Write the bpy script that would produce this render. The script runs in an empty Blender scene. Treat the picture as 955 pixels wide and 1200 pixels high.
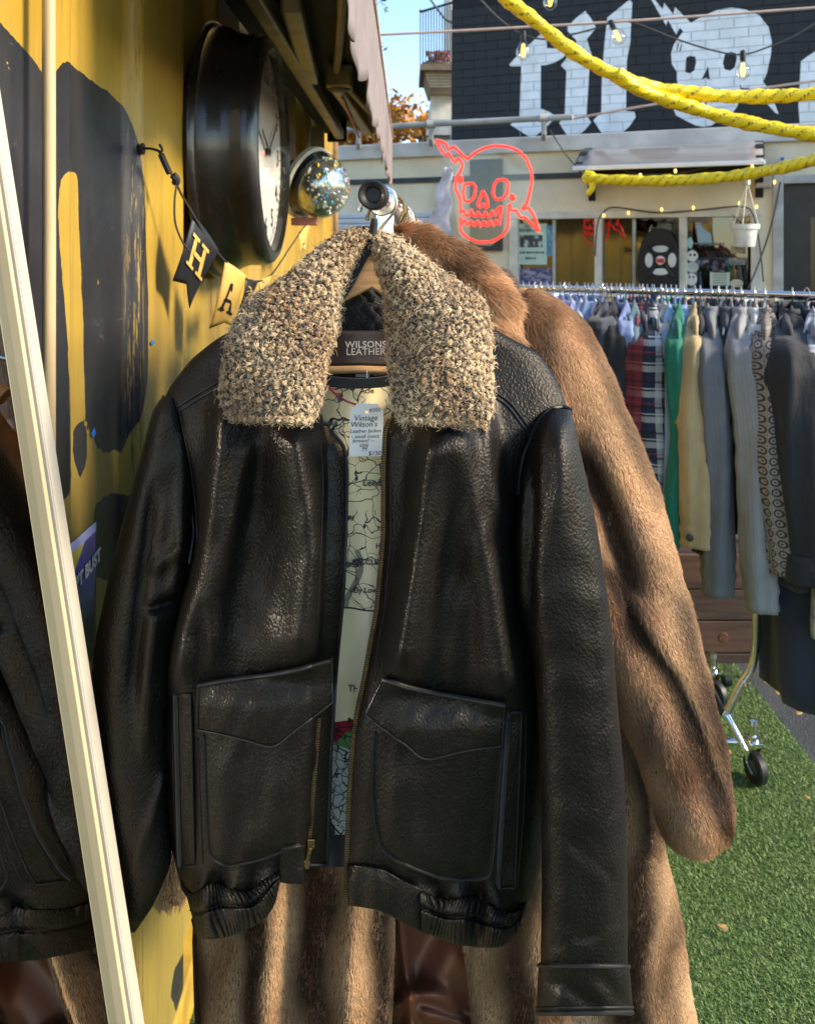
import bpy, bmesh, math, random
import numpy as np
from mathutils import Vector, Matrix
from mathutils.geometry import tessellate_polygon

random.seed(7); rng = np.random.default_rng(7)
sc = bpy.context.scene
COL = sc.collection

# ------------------------------------------------------------------ camera, sky, sun, exposure
F, CX, HY, H = 1000.0, 477.5, 290.0, 1.6        # photo pixels: focal length, centre, horizon; eye height in metres
cam = bpy.data.cameras.new('camera'); camo = bpy.data.objects.new('camera', cam); COL.objects.link(camo)
camo.location = (0, 0, H); camo.rotation_euler = (math.pi / 2, 0, 0)
cam.sensor_fit = 'VERTICAL'; cam.sensor_height = 24; cam.lens = 20.0
cam.shift_y = -(600 - HY) / 1200; cam.clip_start = 0.02; cam.clip_end = 800
cam.dof.use_dof = True; cam.dof.focus_distance = 0.84; cam.dof.aperture_fstop = 9.0
sc.camera = camo

SUN = Vector((0.86, -0.22, 0.46)).normalized()   # towards the sun
w = bpy.data.worlds.new('World'); sc.world = w; w.use_nodes = True
nt = w.node_tree; bg = nt.nodes['Background']
sky = nt.nodes.new('ShaderNodeTexSky'); sky.sky_type = 'NISHITA'; sky.sun_disc = False
sky.sun_elevation = math.asin(SUN.z); sky.sun_rotation = math.atan2(SUN.x, SUN.y)
sky.air_density = 1.0; sky.dust_density = 0.15; sky.ozone_density = 5.0
wm = nt.nodes.new('ShaderNodeMix'); wm.data_type = 'RGBA'; wm.blend_type = 'MULTIPLY'; wm.inputs[0].default_value = 1.0; wm.inputs[7].default_value = (1.13, 1.0, .86, 1)
nt.links.new(sky.outputs[0], wm.inputs[6]); nt.links.new(wm.outputs[2], bg.inputs[0]); bg.inputs[1].default_value = 0.115
sl = bpy.data.lights.new('sun', 'SUN'); sl.energy = 2.0; sl.angle = math.radians(14); sl.color = (1.0, 0.86, 0.66)
slo = bpy.data.objects.new('sun', sl); COL.objects.link(slo)
slo.rotation_euler = SUN.to_track_quat('Z', 'Y').to_euler()
sc.view_settings.view_transform = 'Standard'; sc.view_settings.look = 'None'
sc.view_settings.exposure = 2.0; sc.view_settings.gamma = 1.0
sc.cycles.use_denoising = True; sc.cycles.max_bounces = 8
sc.cycles.transparent_max_bounces = 12
sc.cycles.caustics_reflective = False; sc.cycles.caustics_refractive = False
sc.cycles_curves.shape = 'RIBBONS'

# ------------------------------------------------------------------ helpers
def P(px, py, Y):
    """photo pixel at distance Y -> point in the place (arrays welcome)"""
    px, py, Y = np.broadcast_arrays(np.asarray(px, float), np.asarray(py, float), np.asarray(Y, float))
    return np.stack([(px - CX) * Y / F, Y, H + (HY - py) * Y / F], -1)

def smoothstep(a, b, x):
    t = np.clip((x - a) / (b - a), 0, 1); return t * t * (3 - 2 * t)

def curve(pts, sm=14.0):
    """y -> x through (y, x) points, lightly smoothed"""
    pts = sorted(pts); ys = np.array([p[0] for p in pts], float); xs = np.array([p[1] for p in pts], float)
    g = np.arange(ys[0], ys[-1] + 1.0, 1.0); v = np.interp(g, ys, xs)
    if sm > 0:
        k = np.exp(-0.5 * (np.arange(-30, 31) / (sm * .5)) ** 2); k /= k.sum()
        pad = np.concatenate([2 * v[0] - v[1:31][::-1] if len(v) > 31 else np.full(30, v[0]), v, 2 * v[-1] - v[-31:-1][::-1] if len(v) > 31 else np.full(30, v[-1])])
        v = np.convolve(pad, k, 'valid')[:len(g)]
    return lambda y: np.interp(y, g, v)

def resample(pts, n, sm=True):
    p = np.asarray(pts, float)
    if sm and len(p) > 2:
        q = []
        for i in range(len(p) - 1):
            p0, p1, p2, p3 = p[max(i - 1, 0)], p[i], p[i + 1], p[min(i + 2, len(p) - 1)]
            for t in np.linspace(0, 1, 12, endpoint=False):
                q.append(.5 * ((2 * p1) + (-p0 + p2) * t + (2 * p0 - 5 * p1 + 4 * p2 - p3) * t * t + (-p0 + 3 * p1 - 3 * p2 + p3) * t ** 3))
        q.append(p[-1]); p = np.array(q)
    d = np.concatenate([[0], np.cumsum(np.linalg.norm(np.diff(p, axis=0), axis=1))])
    s = np.linspace(0, d[-1], n)
    return np.stack([np.interp(s, d, p[:, k]) for k in range(p.shape[1])], -1)

def tag(o, label=None, cat=None, group=None, kind=None):
    if label: o['label'] = label
    if cat: o['category'] = cat
    if group: o['group'] = group
    if kind: o['kind'] = kind
    return o

def parent_to(o, par):
    if par is not None:
        o.parent = par
        o.matrix_parent_inverse = Matrix.Translation(par.location).inverted() if par.parent is None and par.type == 'EMPTY' else Matrix.Identity(4)

def empty(name, loc, label, cat, group=None):
    o = bpy.data.objects.new(name, None); COL.objects.link(o); o.location = loc
    o.empty_display_size = .05
    return tag(o, label, cat, group)

def mesh(name, V, Fc, m, par=None, smooth=True, solid=0.0, offset=1.0, uv=None):
    me = bpy.data.meshes.new(name)
    V = np.asarray(V, float).reshape(-1, 3)
    me.from_pydata(V.tolist(), [], [tuple(int(i) for i in f) for f in Fc]); me.validate(); me.update()
    if smooth: me.polygons.foreach_set('use_smooth', np.ones(len(me.polygons), bool))
    if uv is not None:
        l = me.uv_layers.new(name='uv'); vi = np.zeros(len(me.loops), int); me.loops.foreach_get('vertex_index', vi)
        l.data.foreach_set('uv', np.asarray(uv, float)[vi].ravel())
    if m: me.materials.append(m)
    o = bpy.data.objects.new(name, me); COL.objects.link(o); parent_to(o, par)
    if solid:
        s = o.modifiers.new('thick', 'SOLIDIFY'); s.thickness = solid; s.offset = offset
    return o

def gridf(n, m, closeu=False, flip=False):
    """faces of an n x m vertex grid (row-major)"""
    i, j = np.meshgrid(np.arange(n - 1), np.arange(m if closeu else m - 1), indexing='ij')
    a = i * m + j; b = i * m + (j + 1) % m; c = (i + 1) * m + (j + 1) % m; d = (i + 1) * m + j
    f = np.stack([a, b, c, d] if flip else [a, d, c, b], -1).reshape(-1, 4)
    return f

def grid(name, G, m, par=None, closeu=False, caps=False, solid=0, offset=1.0, flip=False, uv=None, smooth=True):
    n, k = G.shape[:2]
    fs = [tuple(f) for f in gridf(n, k, closeu, flip)]
    if caps: fs += [tuple(range(k)), tuple(range((n - 1) * k, n * k))[::-1]]
    return mesh(name, G.reshape(-1, 3), fs, m, par, smooth, solid, offset, None if uv is None else uv.reshape(-1, 2))

def frames(p):
    t = np.gradient(p, axis=0); t /= np.linalg.norm(t, axis=1)[:, None] + 1e-12
    ref = np.array([0, 0, 1.0]) if abs(t[0][2]) < .9 else np.array([0, 1.0, 0])
    a = np.cross(t[0], ref); a /= np.linalg.norm(a); A = []
    for k in range(len(p)):
        a = a - t[k] * np.dot(a, t[k]); a /= np.linalg.norm(a) + 1e-12; A.append(a)
    A = np.array(A); return t, A, np.cross(t, A)

def tubeG(pts, r, n=8):
    p = np.asarray(pts, float); r = np.broadcast_to(np.asarray(r, float), (len(p),))
    t, A, B = frames(p); th = np.linspace(0, 2 * np.pi, n, endpoint=False)
    return p[:, None] + r[:, None, None] * (np.cos(th)[None, :, None] * A[:, None] + np.sin(th)[None, :, None] * B[:, None])

class MB:
    def __init__(s): s.v = []; s.f = []; s.n = 0
    def add(s, V, Fc):
        V = np.asarray(V, float).reshape(-1, 3); s.v.append(V); s.f += [tuple(int(i) + s.n for i in f) for f in Fc]; s.n += len(V); return s
    def box(s, c, d, R=None):
        c = np.array(c, float); d = np.array(d, float) / 2
        V = np.array([[x, y, z] for x in (-1, 1) for y in (-1, 1) for z in (-1, 1)], float) * d
        if R is not None: V = V @ np.array(R).T
        return s.add(V + c, [(0, 1, 3, 2), (4, 6, 7, 5), (0, 4, 5, 1), (2, 3, 7, 6), (0, 2, 6, 4), (1, 5, 7, 3)])
    def tube(s, pts, r, n=8, caps=True):
        G = tubeG(pts, r, n); k = len(G)
        fs = [tuple(f) for f in gridf(k, n, True)]
        if caps: fs += [tuple(range(n)), tuple(range((k - 1) * n, k * n))[::-1]]
        return s.add(G, fs)
    def lathe(s, prof, c, ax, n=32, caps=True):
        """prof = (along, radius) list, ax = axis direction"""
        ax = np.array(ax, float); ax /= np.linalg.norm(ax); ref = np.array([0, 0, 1.0]) if abs(ax[2]) < .9 else np.array([1.0, 0, 0])
        a = np.cross(ax, ref); a /= np.linalg.norm(a); b = np.cross(ax, a); th = np.linspace(0, 2 * np.pi, n, endpoint=False)
        if len(prof) == 2 and abs(prof[0][0] - prof[1][0]) < 1e-9: caps = False
        G = np.array([np.array(c) + ax * h + r * (np.cos(th)[:, None] * a + np.sin(th)[:, None] * b) for h, r in prof])
        fs = [tuple(f) for f in gridf(len(prof), n, True)]
        if caps: fs += [tuple(range(n)), tuple(range((len(prof) - 1) * n, len(prof) * n))[::-1]]
        return s.add(G, fs)
    def prism(s, P2, fn, d0, d1):
        """polygon (list of 2-d loops, holes after the first) between depths d0 and d1 of fn(a, b, d) -> 3-d"""
        loops = P2 if isinstance(P2[0][0], (tuple, list, np.ndarray)) else [P2]
        flat = [q for l in loops for q in l]
        tri = tessellate_polygon([[Vector((q[0], q[1], 0)) for q in l] for l in loops])
        A = np.array([fn(q[0], q[1], d0) for q in flat]); B = np.array([fn(q[0], q[1], d1) for q in flat]); n = len(flat)
        fs = [tuple(t) for t in tri] + [tuple(i + n for i in t[::-1]) for t in tri]; k = 0
        for l in loops:
            m = len(l)
            fs += [(k + i, k + (i + 1) % m, n + k + (i + 1) % m, n + k + i) for i in range(m)]; k += m
        return s.add(np.concatenate([A, B]), fs)
    def build(s, name, m, par=None, smooth=False, bevel=0, solid=0):
        o = mesh(name, np.concatenate(s.v), s.f, m, par, smooth)
        bm = bmesh.new(); bm.from_mesh(o.data); bmesh.ops.recalc_face_normals(bm, faces=bm.faces); bm.to_mesh(o.data); bm.free()
        if bevel:
            b = o.modifiers.new('bevel', 'BEVEL'); b.width = bevel; b.segments = 2; b.limit_method = 'ANGLE'
        if smooth:
            sm = o.data; sm.polygons.foreach_set('use_smooth', np.ones(len(sm.polygons), bool))
            sm.set_sharp_from_angle(angle=math.radians(42))
        return o

def textmesh(s, size, off=0.0, extr=0.0, spacing=1.0, shear=0.0, align='CENTER'):
    c = bpy.data.curves.new('t', 'FONT'); c.body = s; c.size = size; c.offset = off; c.extrude = extr; c.resolution_u = 3
    c.space_character = spacing; c.shear = shear; c.align_x = align; c.align_y = 'CENTER'
    o = bpy.data.objects.new('t', c); COL.objects.link(o); dg = bpy.context.evaluated_depsgraph_get(); dg.update()
    me = bpy.data.meshes.new_from_object(o.evaluated_get(dg))
    V = np.zeros(len(me.vertices) * 3); me.vertices.foreach_get('co', V); fs = [tuple(p.vertices) for p in me.polygons]
    bpy.data.objects.remove(o); bpy.data.curves.remove(c); bpy.data.meshes.remove(me)
    return V.reshape(-1, 3), fs

def addtext(mb, s, size, o, x, y, **kw):
    V, fs = textmesh(s, size, **kw); x = np.array(x, float); y = np.array(y, float)
    x /= np.linalg.norm(x); y -= x * np.dot(x, y); y /= np.linalg.norm(y); z = np.cross(x, y)
    return mb.add(np.array(o) + V[:, :1] * x + V[:, 1:2] * y + V[:, 2:] * z, fs)

# ------------------------------------------------------------------ materials
def nodes(name):
    m = bpy.data.materials.new(name); m.use_nodes = True; t = m.node_tree; return m, t, t.nodes['Principled BSDF']
def N(t, typ, **kw):
    n = t.nodes.new(typ)
    for k, v in kw.items():
        if isinstance(k, str) and k.startswith('i_'): n.inputs[k[2:]].default_value = v
        else: setattr(n, k, v)
    return n
def math_(t, op, a, b=None, c=None, clamp=False):
    n = t.nodes.new('ShaderNodeMath'); n.operation = op; n.use_clamp = clamp
    for i, x in enumerate((a, b, c)):
        if x is None: continue
        if isinstance(x, (int, float)): n.inputs[i].default_value = x
        else: t.links.new(x, n.inputs[i])
    return n.outputs[0]
def mix(t, fac, a, b):
    n = t.nodes.new('ShaderNodeMix'); n.data_type = 'RGBA'
    for s, x in ((0, fac), (6, a), (7, b)):
        if isinstance(x, (int, float)): n.inputs[s].default_value = x
        elif isinstance(x, (tuple, list)): n.inputs[s].default_value = (*x[:3], 1)
        else: t.links.new(x, n.inputs[s])
    return n.outputs[2]
def coords(t, scale=(1, 1, 1), kind='Object'):
    tc = t.nodes.new('ShaderNodeTexCoord'); mp = t.nodes.new('ShaderNodeMapping'); mp.inputs['Scale'].default_value = scale
    t.links.new(tc.outputs[kind], mp.inputs['Vector']); return mp.outputs[0]
def noise(t, vec, scale, detail=3, rough=.55, dist=0):
    n = t.nodes.new('ShaderNodeTexNoise'); n.inputs['Scale'].default_value = scale; n.inputs['Detail'].default_value = detail
    n.inputs['Roughness'].default_value = rough; n.inputs['Distortion'].default_value = dist; t.links.new(vec, n.inputs['Vector']); return n.outputs[0]
def voro(t, vec, scale, feature='F1', rnd=1.0):
    n = t.nodes.new('ShaderNodeTexVoronoi'); n.feature = feature; n.inputs['Scale'].default_value = scale; n.inputs['Randomness'].default_value = rnd
    t.links.new(vec, n.inputs['Vector']); return n.outputs
def bump(t, h, strength, dist, nrm=None):
    b = t.nodes.new('ShaderNodeBump'); b.inputs['Strength'].default_value = strength; b.inputs['Distance'].default_value = dist
    t.links.new(h, b.inputs['Height'])
    if nrm: t.links.new(nrm, b.inputs['Normal'])
    return b.outputs[0]
def ramp(t, f, a, b):
    n = t.nodes.new('ShaderNodeMapRange'); n.interpolation_type = 'SMOOTHSTEP'; t.links.new(f, n.inputs[0])
    n.inputs[1].default_value = a; n.inputs[2].default_value = b; return n.outputs[0]

def mat(name, c, rough=.6, metal=0, var=.18, vs=9.0, bs=0, bd=.001, bstr=.4, spec=.5, sheen=0, stretch=(1, 1, 1), coat=0):
    m, t, p = nodes(name); v = coords(t, stretch)
    if var:
        n1 = noise(t, v, vs, 5)
        t.links.new(mix(t, ramp(t, n1, .3, .7), [x * (1 - var) for x in c], [min(1, x * (1 + var)) for x in c]), p.inputs['Base Color'])
        t.links.new(math_(t, 'MULTIPLY_ADD', noise(t, v, vs * 2.3, 3), .25, rough - .12, True), p.inputs['Roughness'])
    else:
        p.inputs['Base Color'].default_value = (*c, 1); p.inputs['Roughness'].default_value = rough
    p.inputs['Metallic'].default_value = metal; p.inputs['Specular IOR Level'].default_value = spec
    p.inputs['Coat Weight'].default_value = coat
    if sheen: p.inputs['Sheen Weight'].default_value = sheen
    if bs: t.links.new(bump(t, noise(t, v, bs, 4), bstr, bd), p.inputs['Normal'])
    return m

def glassy(name, tint=(.8, .85, .85), fac=.85, rough=.02, base=.045):
    """thin clear sheet: see-through with fresnel reflection"""
    m, t, p = nodes(name); t.nodes.remove(p); out = t.nodes['Material Output']
    tr = N(t, 'ShaderNodeBsdfTransparent'); tr.inputs[0].default_value = (*tint, 1)
    gl = N(t, 'ShaderNodeBsdfGlossy'); gl.inputs['Roughness'].default_value = rough
    fr = N(t, 'ShaderNodeLayerWeight'); fr.inputs[0].default_value = .5; f5 = math_(t, 'POWER', fr.outputs['Facing'], 4.0)
    mx = N(t, 'ShaderNodeMixShader'); t.links.new(math_(t, 'MULTIPLY_ADD', f5, fac, base, True), mx.inputs[0])
    t.links.new(tr.outputs[0], mx.inputs[1]); t.links.new(gl.outputs[0], mx.inputs[2]); t.links.new(mx.outputs[0], out.inputs[0])
    return m

def leather_mat():
    m, t, p = nodes('black_leather'); v = coords(t)
    warp = noise(t, v, 22, 3)
    n_big = noise(t, v, 9, 4)
    vec = N(t, 'ShaderNodeVectorMath', operation='ADD'); nz = N(t, 'ShaderNodeTexNoise'); nz.inputs['Scale'].default_value = 160; t.links.new(v, nz.inputs['Vector'])
    sca = N(t, 'ShaderNodeVectorMath', operation='SCALE'); t.links.new(nz.outputs['Color'], sca.inputs[0]); sca.inputs['Scale'].default_value = .0007
    t.links.new(v, vec.inputs[0]); t.links.new(sca.outputs[0], vec.inputs[1])
    st = N(t, 'ShaderNodeMapping'); st.inputs['Scale'].default_value = (1.0, 1.0, .78); t.links.new(vec.outputs[0], st.inputs['Vector'])
    peb = voro(t, st.outputs[0], 450, 'SMOOTH_F1')[0]
    fine = noise(t, v, 900, 2)
    wr = noise(t, v, 55, 5, .6, 1.2)
    crk = math_(t, 'ABSOLUTE', math_(t, 'SUBTRACT', wr, .5))
    t.links.new(mix(t, ramp(t, n_big, .3, .75), (.0028, .0027, .0026), (.0050, .0045, .0040)), p.inputs['Base Color'])
    t.links.new(math_(t, 'ADD', math_(t, 'MULTIPLY_ADD', warp, .16, .27), math_(t, 'MULTIPLY', peb, .28), True), p.inputs['Roughness'])
    p.inputs['Specular IOR Level'].default_value = .27
    p.inputs['Specular Tint'].default_value = (1, .90, .78, 1)
    hgt = math_(t, 'ADD', math_(t, 'MULTIPLY', peb, -1.0), math_(t, 'MULTIPLY', fine, .08))
    nr = bump(t, hgt, .62, .0011)
    nr = bump(t, math_(t, 'ADD', math_(t, 'MULTIPLY', ramp(t, crk, 0, .09), .5), wr), .035, .003, nr)
    t.links.new(nr, p.inputs['Normal']); return m

LEATHER = leather_mat()
PIPING = mat('black_piping', (.007, .0065, .006), .48, var=.2, bs=500, bd=.0006, spec=.35)
BLACK = mat('black_plastic', (.010, .010, .010), .5, var=.2, spec=.35)
BLACKFAB = mat('black_fabric', (.012, .012, .013), .85, bs=700, bd=.0008, sheen=.2)
CHROME = mat('chrome', (.75, .75, .75), .12, 1, var=.06, vs=14)
BRASS = mat('brass', (.24, .16, .07), .32, 1, var=.2, vs=60)
STEEL = mat('steel_wire', (.55, .53, .5), .3, 1, var=.1)
WOOD = mat('hanger_wood', (.52, .30, .13), .45, var=.22, vs=30, stretch=(1, 1, 8), coat=.2)
CREAMWOOD = mat('cream_wood', (.47, .345, .18), .55, var=.10, vs=14, stretch=(6, 6, .6), bs=90, bd=.0005)
WHITEFRAME = mat('white_frame', (.44, .395, .32), .5, var=.05, vs=8, bs=250, bd=.0003)
WHITE = mat('white_paint', (.74, .74, .72), .5, var=.06)
GREY = mat('grey_metal', (.33, .33, .31), .5, var=.2, vs=6)

def setting(name, V, Fc, m, smooth=False, kind='structure'):
    o = mesh(name, V, Fc, m, None, smooth); o['kind'] = kind; return o
# ------------------------------------------------------------------ ground: asphalt, turf mat
def asphalt_mat():
    m, t, p = nodes('asphalt'); v = coords(t)
    a = voro(t, v, 160)[0]; n1 = noise(t, v, 3, 5)
    c = mix(t, ramp(t, n1, .3, .7), (.032, .033, .036), (.062, .062, .062))
    c = mix(t, ramp(t, noise(t, v, 220, 2), .62, .72), c, (.13, .125, .12))
    t.links.new(c, p.inputs['Base Color']); p.inputs['Roughness'].default_value = .85
    t.links.new(bump(t, a, .6, .004), p.inputs['Normal']); return m
setting('ground', [(-60, -20, 0), (60, -20, 0), (60, 120, 0), (-60, 120, 0)], [(0, 1, 2, 3)], asphalt_mat())
TURF = (-.52, 1.250, -.6, 7.2)
turfbase = mat('turf_backing', (.055, .10, .024), .9, var=.3, vs=60, bs=300, bd=.004)
mb = MB(); mb.box(((TURF[0] + TURF[1]) / 2, (TURF[2] + TURF[3]) / 2, .006), (TURF[1] - TURF[0], TURF[3] - TURF[2], .012))
o = mb.build('turf_mat', turfbase); o['kind'] = 'structure'

def turf():
    def blades(x0, x1, y0, y1, n, h, wd):
        x = rng.uniform(x0, x1, n); y = rng.uniform(y0, y1, n); az = rng.uniform(0, 2 * np.pi, n); le = rng.normal(.95, .5, n)
        hh = h * rng.uniform(.6, 1.2, n); d = np.stack([np.cos(az), np.sin(az)], -1); s = np.stack([-d[:, 1], d[:, 0]], -1)
        b = np.stack([x, y], -1); V = np.zeros((n, 5, 3))
        for k, (fr, wf) in enumerate(((0, 1), (.55, .85), (1, 0))):
            c = b + d * (hh * fr ** 1.6 * le)[:, None]; z = .011 + hh * fr * (1 - .28 * fr * np.abs(le))
            if k < 2:
                for q, sg in enumerate((-1, 1)): V[:, 2 * k + q, :2] = c + sg * s * (wd * wf / 2); V[:, 2 * k + q, 2] = z
            else: V[:, 4, :2] = c; V[:, 4, 2] = z
        return V, rng.uniform(0, 1, n)
    A = [blades(.12, TURF[1], 1.55, 3.75, 230000, .0095, .0017), blades(TURF[0], .4, .2, 3.75, 16000, .02, .005), blades(TURF[0], TURF[1], 3.75, 7.1, 22000, .02, .006)]
    V = np.concatenate([a[0] for a in A]); r = np.concatenate([a[1] for a in A]); n = len(V)
    me = bpy.data.meshes.new('turf_grass'); me.vertices.add(n * 5); me.vertices.foreach_set('co', V.ravel())
    base = np.arange(n)[:, None] * 5
    li = np.concatenate([base + np.array([0, 1, 3, 2]), base + np.array([2, 3, 4])], 1).ravel()
    me.loops.add(n * 7); me.loops.foreach_set('vertex_index', li)
    ls = (np.arange(n)[:, None] * 7 + np.array([0, 4])).ravel(); lt = np.tile([4, 3], n)
    me.polygons.add(n * 2); me.polygons.foreach_set('loop_start', ls); me.polygons.foreach_set('loop_total', lt)
    at = me.attributes.new('tone', 'FLOAT', 'POINT'); at.data.foreach_set('value', np.repeat(r, 5)); me.update()
    m, t, p = nodes('turf_blades'); a = N(t, 'ShaderNodeAttribute', attribute_name='tone')
    cr = N(t, 'ShaderNodeValToRGB'); e = cr.color_ramp.elements; e[0].color = (.06, .115, .022, 1); e[1].color = (.42, .46, .17, 1); e[1].position = 1
    k = e.new(.5); k.color = (.135, .22, .05, 1); k = e.new(.8); k.color = (.21, .30, .08, 1)
    t.links.new(a.outputs['Fac'], cr.inputs[0])
    pat = ramp(t, noise(t, coords(t), 4, 4), .35, .7)
    hs = mix(t, pat, cr.outputs[0], (.12, .21, .05)); mm = N(t, 'ShaderNodeMix', data_type='RGBA'); mm.inputs[0].default_value = .4
    t.links.new(cr.outputs[0], mm.inputs[6]); t.links.new(hs, mm.inputs[7]); t.links.new(mm.outputs[2], p.inputs['Base Color'])
    p.inputs['Roughness'].default_value = .5; p.inputs['Specular IOR Level'].default_value = .35
    me.materials.append(m); o = bpy.data.objects.new('turf_grass', me); COL.objects.link(o); o['kind'] = 'stuff'; o['category'] = 'artificial grass'
    o['label'] = 'green artificial turf laid on the ground under the clothes racks'
turf()
# fallen leaves on the turf and along its edge
leafm = mat('dry_leaf', (.42, .27, .09), .7, var=.4, vs=80)
def leaf(px, py, sz, k):
    Y = H * F / (py - HY); c = P(px, py, Y); a = rng.uniform(0, 6.28); V = []
    for i in range(9):
        u = i / 8; wv = math.sin(u * math.pi) ** .8 * .38
        for s in (-1, 0, 1):
            x, y = (u - .5) * sz, s * wv * sz; z = .018 + abs(s) * .25 * wv * sz + .25 * sz * (u - .5) ** 2
            V.append((c[0] + x * math.cos(a) - y * math.sin(a), c[1] + x * math.sin(a) + y * math.cos(a), z + .012))
    o = mesh('fallen_leaf', V, gridf(9, 3), leafm, None, True, solid=.0008)
    return o
for k, (px, py, sz, l) in enumerate([(847, 1103, .026, 'small tan leaf lying alone on the turf below the fur sleeve'), (852, 893, .03, 'dry leaf on the turf left of the rack caster'),
        (878, 800, .035, 'pale leaf on the turf just right of the rack leg'), (935, 846, .035, 'yellow leaf on the asphalt at the right edge'),
        (902, 812, .045, 'orange leaf at the turf edge below the long dress'), (911, 822, .035, 'tan leaf at the turf edge nearest the asphalt'), (893, 800, .04, 'brown leaf at the turf edge under the long dress hem'),
        (945, 947, .02, 'tiny orange leaf on the turf at the right edge')]):
    tag(leaf(px, py, sz, k), l, 'leaf', 'fallen leaves on the ground')

# ------------------------------------------------------------------ container wall, left
WX = -.45
def PW(px, py):                       # photo pixel on the container wall -> (y, z)
    Y = WX * F / (px - CX); return (Y, H + (HY - py) * Y / F)
def sdf(y, z, poly):
    p = np.array([PW(*q) for q in poly]); q = np.roll(p, -1, 0); d = np.full(y.shape, 1e9); ins = np.zeros(y.shape, bool)
    for a, b in zip(p, q):
        e = b - a; L = max(e @ e, 1e-12); t = np.clip(((y - a[0]) * e[0] + (z - a[1]) * e[1]) / L, 0, 1)
        d = np.minimum(d, np.hypot(y - a[0] - t * e[0], z - a[1] - t * e[1]))
        c = (a[1] > z) != (b[1] > z); ins ^= c & (y < (b[0] - a[0]) * (z - a[1]) / ((b[1] - a[1]) if abs(b[1] - a[1]) > 1e-12 else 1e-12) + a[0])
    return np.where(ins, d, -d)
CPITCH, CY0 = .575, 1.14
def corr(y):                           # trapezoid corrugation, recess depth
    f = np.mod((y - CY0) / CPITCH, 1.0)
    return -.028 * (smoothstep(.0, .07, f) - smoothstep(.50, .545, f))
def container():
    ys = np.concatenate([np.arange(.15, .8, .03), np.arange(.8, 2.6, .008), np.arange(2.6, 5.3, .022)]); zs = np.arange(.05, 2.72, .0125)
    Y, Z = np.meshgrid(ys, zs, indexing='ij')
    blk = [[(-400, -90), (-300, -80), (-150, -30), (0, 25), (12.6, 40), (28, 56), (48, 82), (57, 96), (64, 85), (72, 76), (80, 72), (92, 82), (104, 92), (125, 106), (145, 124), (152, 137), (158, 152), (164, 172), (168, 205), (170.5, 235), (172, 300), (174, 350), (174, 440), (170, 470), (163, 498), (156, 503), (151, 508), (146, 522), (143, 531), (135, 528), (123, 531), (114, 524), (108, 512), (100.5, 489), (99, 440), (98, 380), (95, 310), (93.5, 280), (91.5, 215), (90, 203.5), (80, 201), (73, 208.5), (69.5, 226), (69, 260), (70, 282), (75, 340), (80, 400), (82, 450), (83, 498), (83.5, 560), (82, 580), (70, 588), (40, 600), (0, 620), (-400, 700)],
           [(87, 501), (96, 492), (101, 502), (103, 530), (100, 548), (94, 562), (88, 545), (85, 520)],
           [(109, 612), (112, 590), (130, 578), (152, 580), (240, 590), (300, 700), (230, 900), (150, 800), (140, 700), (126, 680), (112, 676)],
           [(243, 1075), (222, 1105), (205, 1135), (200, 1165), (208, 1190), (240, 1230), (300, 1230), (300, 1075)]]
    X = WX + corr(Y); k_ = WX / X
    s = np.maximum.reduce([sdf(Y * k_, H + (Z - H) * k_, b) for b in blk])
    G = np.stack([X, Y, Z], -1)
    m, t, p = nodes('container_paint'); v = coords(t)
    at = N(t, 'ShaderNodeAttribute', attribute_name='black_paint'); ed = N(t, 'ShaderNodeAttribute', attribute_name='edge')
    n1 = noise(t, v, 34, 6, .65); vs_ = coords(t, (1, 85, 2.6)); n2 = noise(t, vs_, 3.0, 5, .7)
    yel = mix(t, ramp(t, noise(t, v, 2.6, 5), .3, .72), (.36, .215, .024), (.47, .295, .04))
    yel = mix(t, math_(t, 'MULTIPLY', ramp(t, noise(t, coords(t, (1, 14, .8)), 4, 5, .7), .5, .72), .5), yel, (.27, .17, .025))
    sxy = N(t, 'ShaderNodeSeparateXYZ'); t.links.new(v, sxy.inputs[0])
    low = math_(t, 'SUBTRACT', 1.0, ramp(t, sxy.outputs[2], 1.05, 1.75))
    yel = mix(t, math_(t, 'MULTIPLY', low, .8), yel, (.225, .18, .05))           # shade of the hung clothes put into the lower wall's olive colour
    rust = math_(t, 'MULTIPLY', math_(t, 'MULTIPLY', ramp(t, n2, .56, .64), math_(t, 'ADD', ed.outputs['Fac'], math_(t, 'MULTIPLY', low, .45))), .9, None, True)
    yel = mix(t, rust, yel, (.10, .045, .018))
    blk_ = mix(t, ramp(t, noise(t, v, 6, 5), .3, .7), (.011, .012, .015), (.024, .025, .03))
    blk_ = mix(t, math_(t, 'MULTIPLY', ramp(t, noise(t, coords(t, (1, 1, 2.4)), 11, 6, .7), .62, .7), .25), blk_, (.12, .12, .13))
    thr = math_(t, 'ADD', at.outputs['Fac'], math_(t, 'MULTIPLY', math_(t, 'SUBTRACT', n1, .5), .012))
    chip = math_(t, 'MULTIPLY', ramp(t, noise(t, vs_, 3.6, 4, .75), .545, .575), ed.outputs['Fac'])
    chip2 = ramp(t, noise(t, v, 21, 4, .6), .725, .735)
    keep = math_(t, 'MULTIPLY', math_(t, 'GREATER_THAN', thr, 0.0), math_(t, 'SUBTRACT', 1.0, math_(t, 'MAXIMUM', math_(t, 'MULTIPLY', chip, .9), chip2), None, True), None, True)
    c = mix(t, keep, yel, blk_)
    scr = math_(t, 'MULTIPLY', math_(t, 'MULTIPLY', ramp(t, noise(t, coords(t, (1, 60, 1.6)), 4, 4, .75), .53, .60), ed.outputs['Fac']), .8)
    c = mix(t, scr, c, (.06, .05, .04))
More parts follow.
